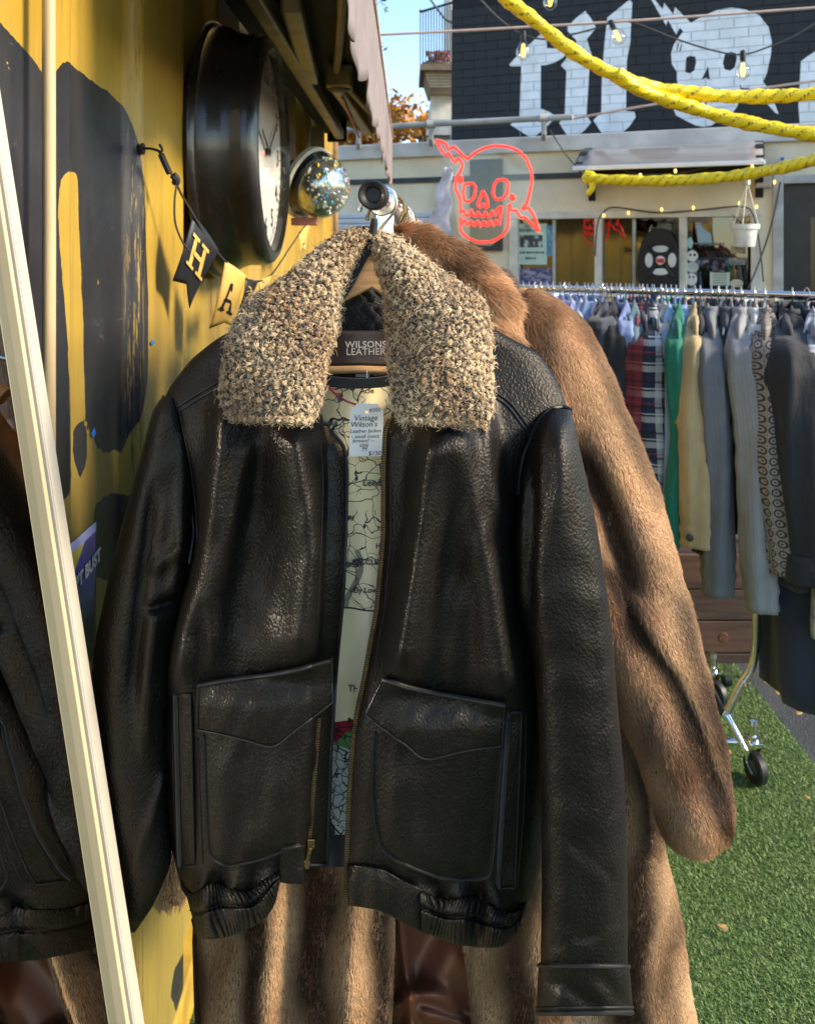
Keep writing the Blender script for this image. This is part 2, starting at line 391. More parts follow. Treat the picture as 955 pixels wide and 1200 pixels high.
    grime = math_(t, 'MULTIPLY', ramp(t, noise(t, coords(t, (1, 9, .9)), 3.2, 6, .65), .45, .75), .25); c = mix(t, grime, c, (.075, .05, .018))
    fs = math_(t, 'MULTIPLY', ramp(t, noise(t, coords(t, (1, 3, 90)), 6, 2, .5), .70, .73), ramp(t, noise(t, v, 5, 2), .5, .6)); c = mix(t, math_(t, 'MULTIPLY', fs, .35), c, (.30, .29, .26))
    t.links.new(c, p.inputs['Base Color'])
    t.links.new(math_(t, 'MULTIPLY_ADD', n1, .25, .32), p.inputs['Roughness']); p.inputs['Specular IOR Level'].default_value = .4
    t.links.new(bump(t, math_(t, 'ADD', math_(t, 'MULTIPLY', keep, .25), noise(t, v, 5, 4)), .25, .006), p.inputs['Normal'])
    root = empty('shipping_container', (WX - .1, 2.6, 0), 'yellow corrugated container wall with black painted letter shapes on the left', 'container')
    o = grid('corrugated_panel', G, m, root)
    a = o.data.attributes.new('black_paint', 'FLOAT', 'POINT'); a.data.foreach_set('value', s.ravel())
    f = np.mod((Y - CY0) / CPITCH, 1.0); e = np.maximum(np.exp(-((f - .535) / .022) ** 2), np.exp(-((f - .035) / .03) ** 2) * .4)
    a = o.data.attributes.new('edge', 'FLOAT', 'POINT'); a.data.foreach_set('value', e.ravel())
    mb = MB(); ym = mat('container_rail_paint', (.42, .27, .04), .5, var=.3)
    mb.box((WX - .055, 2.75, 2.77), (.12, 5.2, .10)); mb.build('top_rail', ym, root, bevel=.006)
    MB().box((WX - .055, 2.75, .045), (.12, 5.2, .13)).build('bottom_rail', ym, root, bevel=.006)
    MB().box((WX - .06, 5.37, 1.4), (.14, .12, 2.8)).build('corner_post', mat('post_paint', (.30, .17, .06), .5, var=.4, vs=14), root, bevel=.008)
    MB().box((WX - 1.25, 5.37, 1.4), (2.2, .08, 2.8)).build('end_panel', ym, root)
    MB().box((WX - 1.25, 2.75, 2.84), (2.4, 5.3, .03)).build('roof_panel', ym, root)
    return root
container()

# scraps of blue tape left on the wall
bt = mat('blue_tape', (.03, .17, .50), .6, var=.2)
for (px, py, w_, h_, l) in ((158, 401, .018, .010, 'small blue tape scrap near the right edge of the black letter'), (88, 471, .007, .022, 'blue tape scrap on the yellow bar inside the black letter'), (107, 507, .016, .014, 'torn blue tape scrap at the foot of the black letter')):
    y_, z_ = PW(px, py); x_ = WX + corr(np.array([y_]))[0]; k_ = x_ / WX; y_ *= k_; z_ = H + (z_ - H) * k_; x_ = WX + corr(np.array([y_]))[0] + .003
    q = MB(); q.add([(x_, y_ - w_ / 2, z_), (x_, y_ + w_ * .4, z_ + h_ * .5), (x_ + .002, y_ + w_ / 2, z_ - h_ * .2), (x_ + .001, y_, z_ - h_ * .6)], [(0, 3, 2, 1)]); tag(q.build('tape_scrap', bt, None, solid=0), l, 'tape', 'blue tape scraps on the container wall')
# sticker low on the wall
def sticker():
    root = empty('sticker', P(95, 700, 1.18), 'blue and yellow printed sticker on the container wall behind the mirror frame', 'sticker')
    m, t, p = nodes('sticker_print'); uv = N(t, 'ShaderNodeUVMap'); s = N(t, 'ShaderNodeSeparateXYZ'); t.links.new(uv.outputs[0], s.inputs[0])
    u, v = s.outputs[0], s.outputs[1]
    c = mix(t, ramp(t, noise(t, uv.outputs[0], 3, 2), .4, .6), (.010, .018, .16), (.014, .03, .24))
    wav = math_(t, 'MULTIPLY_ADD', math_(t, 'SINE', math_(t, 'MULTIPLY', u, 7.0)), .06, .40)
    c = mix(t, math_(t, 'LESS_THAN', v, wav), c, (.035, .05, .09))
    fig = ramp(t, noise(t, uv.outputs[0], 5.5, 3), .54, .58)
    c = mix(t, math_(t, 'MULTIPLY', fig, math_(t, 'LESS_THAN', v, .33)), c, (.11, .15, .24))
    c = mix(t, math_(t, 'GREATER_THAN', math_(t, 'SUBTRACT', v, math_(t, 'MULTIPLY', math_(t, 'MULTIPLY', u, u), -.5)), 1.42), c, c)
    yl = math_(t, 'GREATER_THAN', math_(t, 'SUBTRACT', v, math_(t, 'MULTIPLY', u, .45)), .66)
    c = mix(t, yl, c, (.62, .48, .02)); c = mix(t, math_(t, 'GREATER_THAN', v, .93), c, (.42, .47, .72))
    t.links.new(c, p.inputs['Base Color']); p.inputs['Roughness'].default_value = .3
    y0, y1 = 1.185, 1.30; z1, z0 = H + (HY - 624) * 1.25 / F, H + (HY - 785) * 1.25 / F
    ys = np.linspace(y0, y1, 14); x = WX + np.maximum(corr(ys), corr(ys)) + .004
    G = np.array([[(x[j], ys[j], z) for j in range(14)] for z in (z0, z1)]); UV = np.array([[(j / 13, i) for j in range(14)] for i in (0, 1)])
    grid('printed_sheet', G, m, root, uv=UV, flip=True, smooth=True, solid=.0006)
    mb = MB(); yc = 1.252
    addtext(mb, 'OPT BUST', .027, (float(np.min(x)) + .0025, yc, H + (HY - 672) * 1.25 / F), (0, 1, .10), (0, 0, 1), off=.0012)
    mb.build('lettering', mat('sticker_white', (.75, .75, .78), .4, var=0), root)
sticker()

# ------------------------------------------------------------------ shop building behind
OB = np.array([-.51, 7.45]); UB = np.array([3.13, -1.25]); UB = UB / np.linalg.norm(UB); NB = np.array([UB[1], -UB[0]])     # NB points to the yard
U3 = np.array([UB[0], UB[1], 0])
def Ws(px, off=0.0):
    k = (px - CX) / F; o = OB + NB * off; return (k * o[1] - o[0]) / (UB[0] - k * UB[1])
def Wz(px, py, off=0.0):
    o = OB + NB * off + UB * Ws(px, off); return H + (HY - py) * o[1] / F
def W3(s, z, off=0.0):
    q = OB + UB * s + NB * off; return np.array([q[0], q[1], z])
def WP(px, py, off=0.0): return W3(Ws(px, off), Wz(px, py, off), off)
RB = np.array([[UB[0], NB[0], 0], [UB[1], NB[1], 0], [0, 0, 1]])
def wbox(mb, s0, s1, z0, z1, o0, o1):
    return mb.box(W3((s0 + s1) / 2, (z0 + z1) / 2, (o0 + o1) / 2), (s1 - s0, abs(o1 - o0), z1 - z0), RB)
stucco = mat('cream_stucco', (.80, .69, .49), .85, var=.10, vs=3, bs=60, bd=.004, bstr=.5)
concrete = mat('parapet_concrete', (.58, .55, .50), .85, var=.18, vs=4, bs=40, bd=.004)
trimw = mat('window_trim', (.70, .65, .55), .6, var=.12, vs=10)
darkstripe = mat('dark_stripe_paint', (.035, .045, .05), .6, var=.3)
sW0, sW1 = -1.6, 4.4
ws0, ws1, wz0, wz1 = Ws(600), Ws(888), 1.27, H + .262
ds0, ds1, dz1 = Ws(905), Ws(905) + 1.05, H + .52
shop = empty('shop_building', W3(1.5, 0, 0), 'low cream stucco shop building with window row and dark door', 'building')
for a in ((sW0, ws0, 0, H + .76), (ws0, ws1, 0, wz0), (ws0, ws1, wz1, H + .76), (ws1, ds0, 0, H + .76), (ds0, ds1, dz1, H + .76), (ds1, sW1, 0, H + .76)):
    wbox(MB(), *a, -.18, 0).build('wall', stucco, shop)
wbox(MB(), sW0 - .05, sW1, H + .76, H + .885, -.22, .05).build('parapet', concrete, shop, bevel=.008)
wbox(MB(), sW0, Ws(905), H + .545, H + .59, .002, .016).build('painted_band', darkstripe, shop)
# window frame, mullions, panes
wf = MB(); t_ = .05
wbox(wf, ws0 - .02, ws1 + .02, wz1 - .035, wz1 + .025, -.09, .025); wbox(wf, ws0 - .02, ws0 + t_, wz0, wz1 - .036, -.09, .023); wbox(wf, ws1 - t_, ws1 + .02, wz0, wz1 - .036, -.09, .023)
wf.build('window_frame', trimw, shop, bevel=.004)
wbox(MB(), ws0 - .05, ws1 + .05, wz0 - .05, wz0, -.1, .06).build('window_sill', trimw, shop, bevel=.005)
pane = glassy('window_glass', (.62, .66, .6), .9, .01, .11)
cuts = [Ws(600) + .05, Ws(701), Ws(800), Ws(888) - .05]
for c in cuts[1:3]: wbox(MB(), c - .028, c + .028, wz0, wz1 - .036, -.085, .02).build('mullion', trimw, shop, bevel=.004)
for c in (Ws(648), Ws(742)): wbox(MB(), c - .012, c + .012, wz0, wz1 - .036, -.075, -.03).build('sash_bar', mat('sash', (.42, .45, .40), .5), shop)
for a, b in zip(cuts[:-1], cuts[1:]): wbox(MB(), a + .02, b - .02, wz0, wz1 - .036, -.057, -.052).build('window_pane', pane, shop)
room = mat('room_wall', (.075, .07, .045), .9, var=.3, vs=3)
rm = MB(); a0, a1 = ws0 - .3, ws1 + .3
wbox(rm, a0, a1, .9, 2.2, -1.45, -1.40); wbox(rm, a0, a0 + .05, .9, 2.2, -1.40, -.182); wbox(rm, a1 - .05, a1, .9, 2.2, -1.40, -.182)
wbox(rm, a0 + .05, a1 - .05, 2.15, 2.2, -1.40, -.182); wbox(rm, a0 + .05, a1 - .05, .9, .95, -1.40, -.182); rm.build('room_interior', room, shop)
# door
doorm = mat('dark_door', (.006, .0065, .009), .35, var=.2)
df = MB(); wbox(df, ds0, ds0 + .07, 0, dz1, -.12, .03); wbox(df, ds0 + .0705, ds1, dz1 - .06, dz1, -.12, .028); df.build('door_frame', mat('door_frame_paint', (.46, .46, .43), .5), shop, bevel=.004)
wbox(MB(), ds0 + .071, ds1, 0.01, dz1 - .061, -.10, -.06).build('door', doorm, shop)
wbox(MB(), ds0 + .25, ds1 - .05, .4, dz1 - .3, -.06, -.052).build('door_pane', glassy('door_glass', (.1, .1, .12), .9, .03), shop)

# painted upper brick wall with mural
MO = -.42
brickp = mat('black_brick_paint', (.0050, .0058, .0085), .62, var=.35, vs=5, bs=55, bd=.004)
mortp = mat('black_mortar_paint', (.004, .0045, .006), .8, var=.2)
whitep = mat('mural_white_paint', (.70, .74, .77), .7, var=.10, vs=7, bs=55, bd=.004)
mural = empty('mural_wall', W3(2.2, H + .9, MO), 'black painted brick wall with white letters and a skull mural above the shop', 'wall')
ms0 = Ws(529, MO); mz0 = H + .80; ms1 = ms0 + 3.95; mz1 = H + 2.35
wbox(MB(), ms0 + .004, ms1, mz0, mz1, MO - .25, MO - .006).build('backing', mortp, mural)
BW, BH, J = .212, .0765, .0032
bme = None; bricks = []
for r in range(int((mz1 - mz0) / BH)):
    z0 = mz0 + r * BH
    if z0 - H > 2.05: break
    s = ms0 - (.5 * BW if r % 2 else 0)
    while s < ms1 - .01:
        a, b = max(s, ms0), min(s + BW, ms1)
        if b - a > .03: bricks.append((a, b - J, z0, z0 + BH - J))
        s += BW
full = {}
for (a, b, z0, z1) in bricks:
    key = round(b - a, 3)
    if key not in full:
        q = MB(); q.box((0, 0, 0), (b - a, .014, z1 - z0)); oo = q.build('brick', brickp, mural, bevel=.001); full[key] = oo.data
        oo.matrix_parent_inverse = Matrix.Identity(4)
    else:
        oo = bpy.data.objects.new('brick', full[key]); COL.objects.link(oo); oo.parent = mural
        bv = oo.modifiers.new('bevel', 'BEVEL'); bv.width = .001; bv.segments = 2
    c = W3((a + b) / 2, (z0 + z1) / 2, MO - .0035 + rng.normal(0, .0007)) - np.array(mural.location)
    oo.location = c; oo.rotation_euler = (0, 0, math.atan2(UB[1], UB[0]))
def clip_poly(poly, a, b, z0, z1):
    for ax, lim, sg in ((0, a, 1), (0, b, -1), (1, z0, 1), (1, z1, -1)):
        out = []
        for i in range(len(poly)):
            p, q = poly[i], poly[(i + 1) % len(poly)]; ip, iq = sg * (p[ax] - lim) >= 0, sg * (q[ax] - lim) >= 0
            if ip: out.append(p)
            if ip != iq:
                t = (lim - p[ax]) / (q[ax] - p[ax]); out.append((p[0] + t * (q[0] - p[0]), p[1] + t * (q[1] - p[1])))
        poly = out
        if len(poly) < 3: return []
    return poly
def zo(pts, ox, oy, k): return [(ox + x / k, oy + y / k) for x, y in pts]
K1 = (590, 0, 5.026); K2 = (750, 0, 4.66)
LETTERS = [
 [zo([(35, 380), (85, 325), (150, 265), (215, 205), (240, 195), (255, 215), (255, 285), (320, 287), (385, 280), (385, 300), (350, 340), (300, 370), (250, 384), (220, 385), (218, 640), (260, 655), (300, 680), (280, 720), (235, 765), (180, 808), (150, 805), (95, 770), (40, 735), (95, 690), (100, 520), (105, 390), (40, 392)], *K1)],
 [zo([(480, 65), (515, 110), (545, 165), (490, 232), (520, 330), (555, 400), (505, 405), (488, 680), (515, 722), (480, 765), (440, 800), (375, 800), (328, 725), (360, 690), (370, 420), (338, 385), (370, 345), (400, 310), (430, 240), (378, 185), (378, 155), (430, 105)], *K1)],
 [zo([(740, 0), (757, 15), (745, 250), (725, 360), (720, 655), (770, 658), (778, 690), (740, 745), (690, 790), (585, 795), (528, 710), (575, 660), (580, 420), (595, 250), (610, 105), (660, 65)], *K1)],
 [zo([(55, -10), (80, 0), (122, 52), (130, 15), (180, 80), (190, 40), (275, 125), (340, 90), (420, 55), (500, 42), (580, 55), (650, 85), (700, 150), (717, 230), (712, 300), (690, 400), (670, 445), (700, 490), (735, 570), (755, 625), (740, 620), (685, 562), (640, 548), (580, 545), (540, 540), (530, 580), (500, 620), (430, 655), (390, 685), (345, 693), (300, 685), (250, 660), (195, 630), (180, 595), (195, 560), (207, 500), (200, 440), (200, 395), (172, 350), (168, 290), (185, 240), (205, 212), (234, 172), (216, 152), (196, 190), (150, 110), (142, 142)], *K2),
  zo([(250, 315), (270, 305), (300, 310), (305, 340), (295, 385), (270, 402), (245, 395)], *K2), zo([(370, 360), (335, 435), (358, 425), (380, 440)], *K2),
  zo([(460, 300), (490, 283), (520, 290), (527, 320), (515, 370), (490, 387), (460, 380), (450, 345)], *K2),
  zo([(212, 512), (465, 520), (470, 545), (450, 550), (430, 535), (420, 565), (400, 540), (390, 570), (378, 545), (355, 575), (350, 545), (325, 565), (318, 535), (295, 560), (288, 535), (262, 550), (238, 525)], *K2),
  zo([(540, 450), (550, 480), (590, 480), (605, 490), (570, 497), (545, 488)], *K2), zo([(205, 240), (212, 236), (202, 275), (196, 280)], *K2), zo([(222, 243), (229, 240), (220, 280), (212, 285)], *K2)],
 [[(938, 72), (946, 66), (958, 58), (1000, 55), (1000, 130), (990, 151), (937, 148), (935, 125)]]]
for k, loops in enumerate(LETTERS):
    L2 = [[(Ws(x, MO), Wz(x, y, MO)) for x, y in l] for l in loops]
    tri = tessellate_polygon([[Vector((q[0], q[1], 0)) for q in l] for l in L2]); flat = [q for l in L2 for q in l]
    mb = MB()
    mb.add([W3(q[0], q[1], MO + .0012) for q in flat], [tuple(t) for t in tri])
    for t in tri:
        tp = [flat[i] for i in t]; x0, x1 = min(q[0] for q in tp), max(q[0] for q in tp); y0, y1 = min(q[1] for q in tp), max(q[1] for q in tp)
        for (a, b, z0, z1) in bricks:
            if b < x0 or a > x1 or z1 < y0 or z0 > y1: continue
            c = clip_poly(tp, a + .001, b - .001, z0 + .001, z1 - .001)
            if len(c) >= 3: mb.add([W3(q[0], q[1], MO + .0062) for q in c], [tuple(range(len(c)))])
    o = mb.build('painted_skull' if k == 3 else 'painted_letter', whitep, mural)
    o['kind'] = 'stuff' if False else ''
    del o['kind']
# ------------------------------------------------------------------ things on and before the shop front
def V3(a): return np.array(a, float)
cs0, cs1 = Ws(686, .2), Ws(893, .2)
can = empty('door_canopy', W3((cs0 + cs1) / 2, H + .6, .3), 'curved translucent canopy with white front lip on black brackets above the shop windows', 'canopy')
m, t, p = nodes('canopy_sheet'); v = coords(t, (1, 1, 1))
t.links.new(mix(t, noise(t, coords(t, (.8, .8, 12)), 2.2, 3), (.16, .14, .125), (.34, .31, .28)), p.inputs['Base Color']); p.inputs['Roughness'].default_value = .12
p.inputs['Specular IOR Level'].default_value = .8
G = np.array([[W3(s, H + .56 + .20 * (1 - (k / 10) ** 2.0), .03 + .62 * (k / 10)) for s in np.linspace(cs0, cs1, 12)] for k in range(11)])
grid('curved_sheet', G, m, can, solid=.006)
wbox(MB(), cs0 - .01, cs1 + .01, H + .545, H + .575, .645, .675).build('front_lip', WHITE, can, bevel=.004)
for s in (cs0 + .02, cs1 - .02):
    b = MB(); pr_ = [(.03, H + .76), (.20, H + .755), (.40, H + .70), (.60, H + .60), (.64, H + .555), (.5, H + .56), (.25, H + .575), (.10, H + .52), (.03, H + .36)]
    b.prism(pr_, lambda a, z, d: W3(s + d, z, a), -.028, .028); b.build('bracket', BLACK, can, bevel=.004)
wbox(MB(), cs0, cs1, H + .555, H + .60, .018, .05).build('back_bar', BLACK, can)

wbox(MB(), Ws(552), Ws(590), Wz(570, 294), Wz(570, 187), .018, .04).build('wall_board', mat('dark_board', (.03, .034, .04), .25, var=.5, vs=3), None, bevel=.003)
wb = bpy.data.objects['wall_board']; tag(wb, 'narrow dark upright board on the shop wall behind the red neon skull', 'board')
sh = empty('wall_shutter', W3(Ws(450), H + .1, .05), 'white ribbed shutter on the shop wall left of the neon skull', 'shutter')
for k in range(9):
    z = Wz(450, 250) - k * .045
    wbox(MB(), Ws(396), Ws(512), z - .04, z, .01, .05).build('slat', mat('shutter_white', (.66, .68, .72), .5, var=.05) if k == 0 else bpy.data.materials['shutter_white'], sh, bevel=.006)
lamp_ = empty('wall_lamp', WP(812, 217, .06), 'small grey box lamp on the wall between canopy and door', 'lamp')
q0, q1 = Ws(884), Ws(903); wbox(MB(), q0, q1, H + .43, H + .50, .002, .07).build('housing', GREY, lamp_, bevel=.006); wbox(MB(), q0 + .01, q1 - .01, H + .443, H + .487, .0705, .076).build('lens', mat('lamp_lens', (.5, .4, .3), .3), lamp_)
wbox(MB(), Ws(914), Ws(918), Wz(916, 196), Wz(916, 185), .03, .05).build('wall_clip', mat('blue_plastic', (.02, .12, .55), .4), None); tag(bpy.data.objects['wall_clip'], 'small bright blue clip on the wall above the dark door', 'clip')

# posters and stickers on the window glass
def uvsheet(name, x0, y0, x1, y1, m, lab, cat, group=None, off=-.05, par=None):
    a, b = Ws((x0 + x1) / 2, off) - (x1 - x0) / 2 / 1000 * 6.9, Ws((x0 + x1) / 2, off) + (x1 - x0) / 2 / 1000 * 6.9
    z0, z1 = Wz((x0 + x1) / 2, y1, off), Wz((x0 + x1) / 2, y0, off)
    G = np.array([[W3(s, z, off) for s in (a, b)] for z in (z0, z1)]); UV = np.array([[(0, 0), (1, 0)], [(0, 1), (1, 1)]], float)
    o = grid(name, G, m, par, uv=UV, smooth=False, solid=.002)
    if lab: tag(o, lab, cat, group)
    return o, (a, b, z0, z1)
def printmat(name, base, ink, fn):
    m, t, p = nodes(name); uv = N(t, 'ShaderNodeUVMap').outputs[0]; s = N(t, 'ShaderNodeSeparateXYZ'); t.links.new(uv, s.inputs[0])
    t.links.new(mix(t, fn(t, uv, s.outputs[0], s.outputs[1]), base, ink), p.inputs['Base Color']); p.inputs['Roughness'].default_value = .5; return m
def grp(t, uv, u, v):
    band = math_(t, 'MULTIPLY', math_(t, 'GREATER_THAN', v, .42), math_(t, 'LESS_THAN', v, .72))
    inx = math_(t, 'MULTIPLY', math_(t, 'GREATER_THAN', u, .12), math_(t, 'LESS_THAN', u, .86))
    return math_(t, 'MULTIPLY', math_(t, 'MULTIPLY', band, inx), ramp(t, noise(t, uv, 7, 3), .36, .5))
root = empty('window_poster', WP(622, 287, -.045), 'pale mint poster with a dark group picture in the left shop window', 'poster')
o, (a, b, z0, z1) = uvsheet('paper', 603, 262, 641, 310, printmat('mint_poster', (.50, .68, .60), (.05, .06, .07), grp), None, None, par=root)
mb = MB()
for s_, zz, sz in (('HILLS', .92, .045), ('NIGHT MARKET', .81, .034), ('MUSIC  VINTAGE', .27, .026), ('FREE', .13, .026)):
    pass
for zz, n_, h_ in ((.90, 5, .03), (.80, 10, .026), (.27, 12, .016), (.13, 5, .016)):   # illegible print lines
    wd = (b - a) * (.07 * n_); x = (a + b) / 2 - wd / 2
    for k in range(n_):
        c = wd / n_ * rng.uniform(.45, .8); wbox(mb, x + k * wd / n_, x + k * wd / n_ + c, z0 + (z1 - z0) * zz, z0 + (z1 - z0) * zz + h_, -.0475, -.0465)
mb.build('print_line', mat('ink', (.05, .06, .07), .6, var=0), root)['kind'] = 'stuff'
def swirl(t, uv, u, v): return ramp(t, noise(t, uv, 4, 5, .6, 1.0), .4, .62)
uvsheet('window_poster', 603, 314, 646, 336, printmat('purple_poster', (.05, .06, .18), (.36, .33, .45), swirl), 'purple and dark blue picture poster low in the left shop window', 'poster')
uvsheet('window_sticker', 640, 264, 648, 300, printmat('blue_poster', (.02, .22, .42), (.3, .45, .55), swirl), 'narrow blue poster strip beside the mint poster', 'poster')
uvsheet('window_notice', 833, 319, 853, 335, printmat('notice', (.58, .66, .55), (.1, .15, .1), lambda t, uv, u, v: math_(t, 'MULTIPLY', math_(t, 'GREATER_THAN', math_(t, 'SINE', math_(t, 'MULTIPLY', v, 34.0)), .35), math_(t, 'LESS_THAN', math_(t, 'ABSOLUTE', math_(t, 'SUBTRACT', u, .5)), .36))), 'small white notice at the foot of the right window', 'sign')
uvsheet('window_card', 857, 288, 872, 297, printmat('card', (.45, .38, .2), (.1, .08, .05), swirl), 'small tan card in the right window below the flower pot', 'sign')
uvsheet('window_card', 855, 302, 872, 310, printmat('card2', (.10, .11, .10), (.4, .42, .38), swirl), 'small dark card with pale print in the right window', 'sign')
# stack of stickers at the third pane: lightning drop, skull, panda-like badge
st = MB(); K3 = (640, 140, 3.032)
def stick(loops, lab, m, name='pane_sticker'):
    L = [[(x, y) for x, y in zo(l, *K3)] for l in loops]
    q = MB(); q.prism(L, lambda a, b, d: WP(a, b, -.046 + d), 0, .003); tag(q.build(name, m, None), lab, 'sticker')
circ = lambda cx, cy, rx, ry, n=16: [(cx + rx * math.cos(i / n * 6.283), cy + ry * math.sin(i / n * 6.283)) for i in range(n)]
stick([circ(510, 438, 10, 20)], 'mint oval sticker topmost on the right window post', mat('mint', (.4, .62, .55), .5))
stick([circ(518, 485, 20, 20), circ(511, 481, 5, 5, 8), circ(526, 481, 5, 5, 8)], 'white skull sticker with two eye holes on the right window', WHITE)
stick([circ(518, 525, 22, 19)], 'round pale sticker under the skull sticker', mat('palegrey', (.55, .58, .56), .5))
stick([circ(515, 568, 20, 22), circ(508, 560, 4, 6, 8), circ(522, 560, 4, 6, 8)], 'white sticker with two dark spots low on the right window', WHITE)
stick([circ(675, 582, 24, 14)], 'cream half round sticker at the bottom right window corner', mat('creamst', (.6, .55, .42), .5))
# red flower in the window
q = MB()
for k in range(7): q.lathe([(0, .004), (.012, .03), (.03, .012)], WP(842, 292, -.4) + V3((.03 * math.cos(k), 0, .025 * math.sin(k * 1.3))), (math.cos(k * .9), -.7, math.sin(k * .9)), 8)
f_ = q.build('flower', mat('red_petal', (.45, .02, .03), .6), None, True); tag(f_, 'red flower blossom standing inside the right window', 'flower')
q = MB(); q.tube([WP(842, 294, -.4), WP(843, 320, -.4), WP(842, 338, -.4)], .006, 6); q.build('stem', mat('stem_green', (.05, .12, .03), .6), f_)

# black oval thing with four pale openings
def oval():
    c = np.array([772, 300]); off = .005
    root = empty('oval_fan', WP(772, 300, .03), 'black oval fan-like guard with four pale openings hung at the middle window', 'fan')
    fn = lambda a, b, d: WP(a, b, d)
    out = zo([(380, 395), (410, 385), (440, 395), (462, 440), (472, 500), (470, 560), (455, 600), (335, 600), (320, 560), (322, 490), (340, 430), (360, 400)], *K3)
    holes = [circ(405, 460, 30, 12), circ(405, 541, 32, 12), circ(364, 500, 14, 26), circ(446, 500, 15, 26)]
    q = MB(); q.prism(out, fn, .028, .075); q.build('guard', BLACK, root, bevel=.008)
    pg = mat('pale_grey_plastic', (.62, .63, .60), .5)
    for h in holes:
        q = MB(); q.prism(zo(h, *K3), fn, .072, .084); q.build('pale_panel', pg, root, bevel=.002)
    q = MB(); q.lathe([(0, .052), (.02, .050), (.026, .044)], WP(773.5, 305, .07), (NB[0], NB[1], 0), 24); q.build('hub', BLACK, root, True); q = MB(); q.lathe([(0, .034), (.004, .033)], WP(773.5, 305, .098), (NB[0], NB[1], 0), 24); q.build('hub_disc', mat('hub_white', (.6, .6, .58), .4), root)
    q = MB(); wbox(q, Ws(769, .1), Ws(778, .1), Wz(773, 308, .1), Wz(773, 303, .1), .1025, .108); q.build('red_mark', mat('red_mark', (.5, .03, .03), .4), root)
    for k in range(4):
        a = k / 4 * 6.283 + .785; x, y = 405 + 62 * math.cos(a), 502 + 82 * math.sin(a); x2, y2 = 405 + 22 * math.cos(a), 502 + 22 * math.sin(a)
        q = MB(); q.tube([WP(*zo([(x, y)], *K3)[0], .08), WP(*zo([(x2, y2)], *K3)[0], .085)], .012, 6); q.build('rib', BLACK, root)
oval()

# hanging flower pot
pot = empty('hanging_pot', WP(872, 290, .35), 'white plastic flower pot hanging on cords from the canopy end', 'flower pot')
q = MB(); c = WP(872, 289, .35); q.lathe([(0, .066), (.12, .085), (.122, .098), (.155, .1), (.155, .088), (.14, .084)], c - V3((0, 0, .0)), (0, 0, 1), 28, False); q.build('pot', mat('pot_white', (.68, .64, .56), .5), pot, True)
q = MB(); q.lathe([(0, .001), (.0, .082)], c + V3((0, 0, .135)), (0, 0, 1), 20); q.build('soil', mat('soil', (.04, .03, .02), .9), pot)
top = WP(875, 213, .35)
for a in (0, 2.1, 4.2):
    q = MB(); q.tube([c + V3((.095 * math.cos(a), .095 * math.sin(a), .15)), top], .004, 5); q.build('cord', mat('cord_white', (.6, .57, .5), .7, var=0), pot)
q = MB(); q.lathe([(0, .02), (.05, .02), (.06, .008)], top - V3((0, 0, .02)), (0, 0, 1), 12); q.build('hook', WHITE, pot)
q = MB()
for k in range(16):
    a = rng.uniform(0, 6.28); r = rng.uniform(.02, .1); b = c + V3((0, 0, .14)); q.tube([b, b + V3((r * .5 * math.cos(a), r * .5 * math.sin(a), .06)), b + V3((r * math.cos(a), r * math.sin(a), .07 + rng.uniform(-.06, .05)))], .004, 4)
q.build('dry_stem', mat('dry_stem', (.25, .2, .1), .8), pot)['kind'] = 'stuff'

# ghost-like cloth beside the board
G = np.array([[WP(x + 2 * math.sin(k * 1.1) + (j - 2) * (2.5 + .35 * k), 196 + k * 6.2, .12 + .02 * math.sin(j * 2 + k)) for j in range(5) for x in (524 - k * .8,)] for k in range(14)])
o = grid('hanging_cloth', G, mat('lilac_cloth', (.72, .66, .70), .8, var=.15), None, solid=.004); tag(o, 'lilac white gauze scrap hanging on the wall left of the neon skull', 'cloth')

# ------------------------------------------------------------------ conduit rail on the parapet, neon skull hung from it
cr_ = empty('parapet_rail', WP(570, 150, .12), 'grey pipe rail running along the shop parapet below the mural', 'pipe')
q = MB(); q.tube([WP(392, 153, .3), WP(475, 147, .3), WP(590, 141, .3), WP(671, 137, .3)], .024, 10); q.build('pipe', GREY, cr_, True)
for x, y in ((637, 138), (505, 146), (420, 151)):
    q = MB(); q.tube([WP(x, y, .3), WP(x, y + 20, .3) * [1, 1, 0] + V3((0, 0, H + .88)), WP(x, y + 20, .03) * [1, 1, 0] + V3((0, 0, H + .86))], .02, 8); q.build('bracket', GREY, cr_, True)
    q = MB(); q.tube([WP(x, y, .3) - V3((.035, 0, 0)), WP(x, y, .3) + V3((.035, 0, 0))], .034, 10); q.build('clamp', GREY, cr_, True)
ND = 5.0
neon = empty('neon_skull', P(570, 226, ND), 'red neon skull with a lightning bolt on a clear acrylic sheet', 'neon sign')
KN = (480, 140, 3.98)
nm, t, p = nodes('neon_tube'); p.inputs['Base Color'].default_value = (.35, .02, .012, 1); p.inputs['Emission Color'].default_value = (1, .020, .013, 1); p.inputs['Emission Strength'].default_value = 1.0; p.inputs['Roughness'].default_value = .3
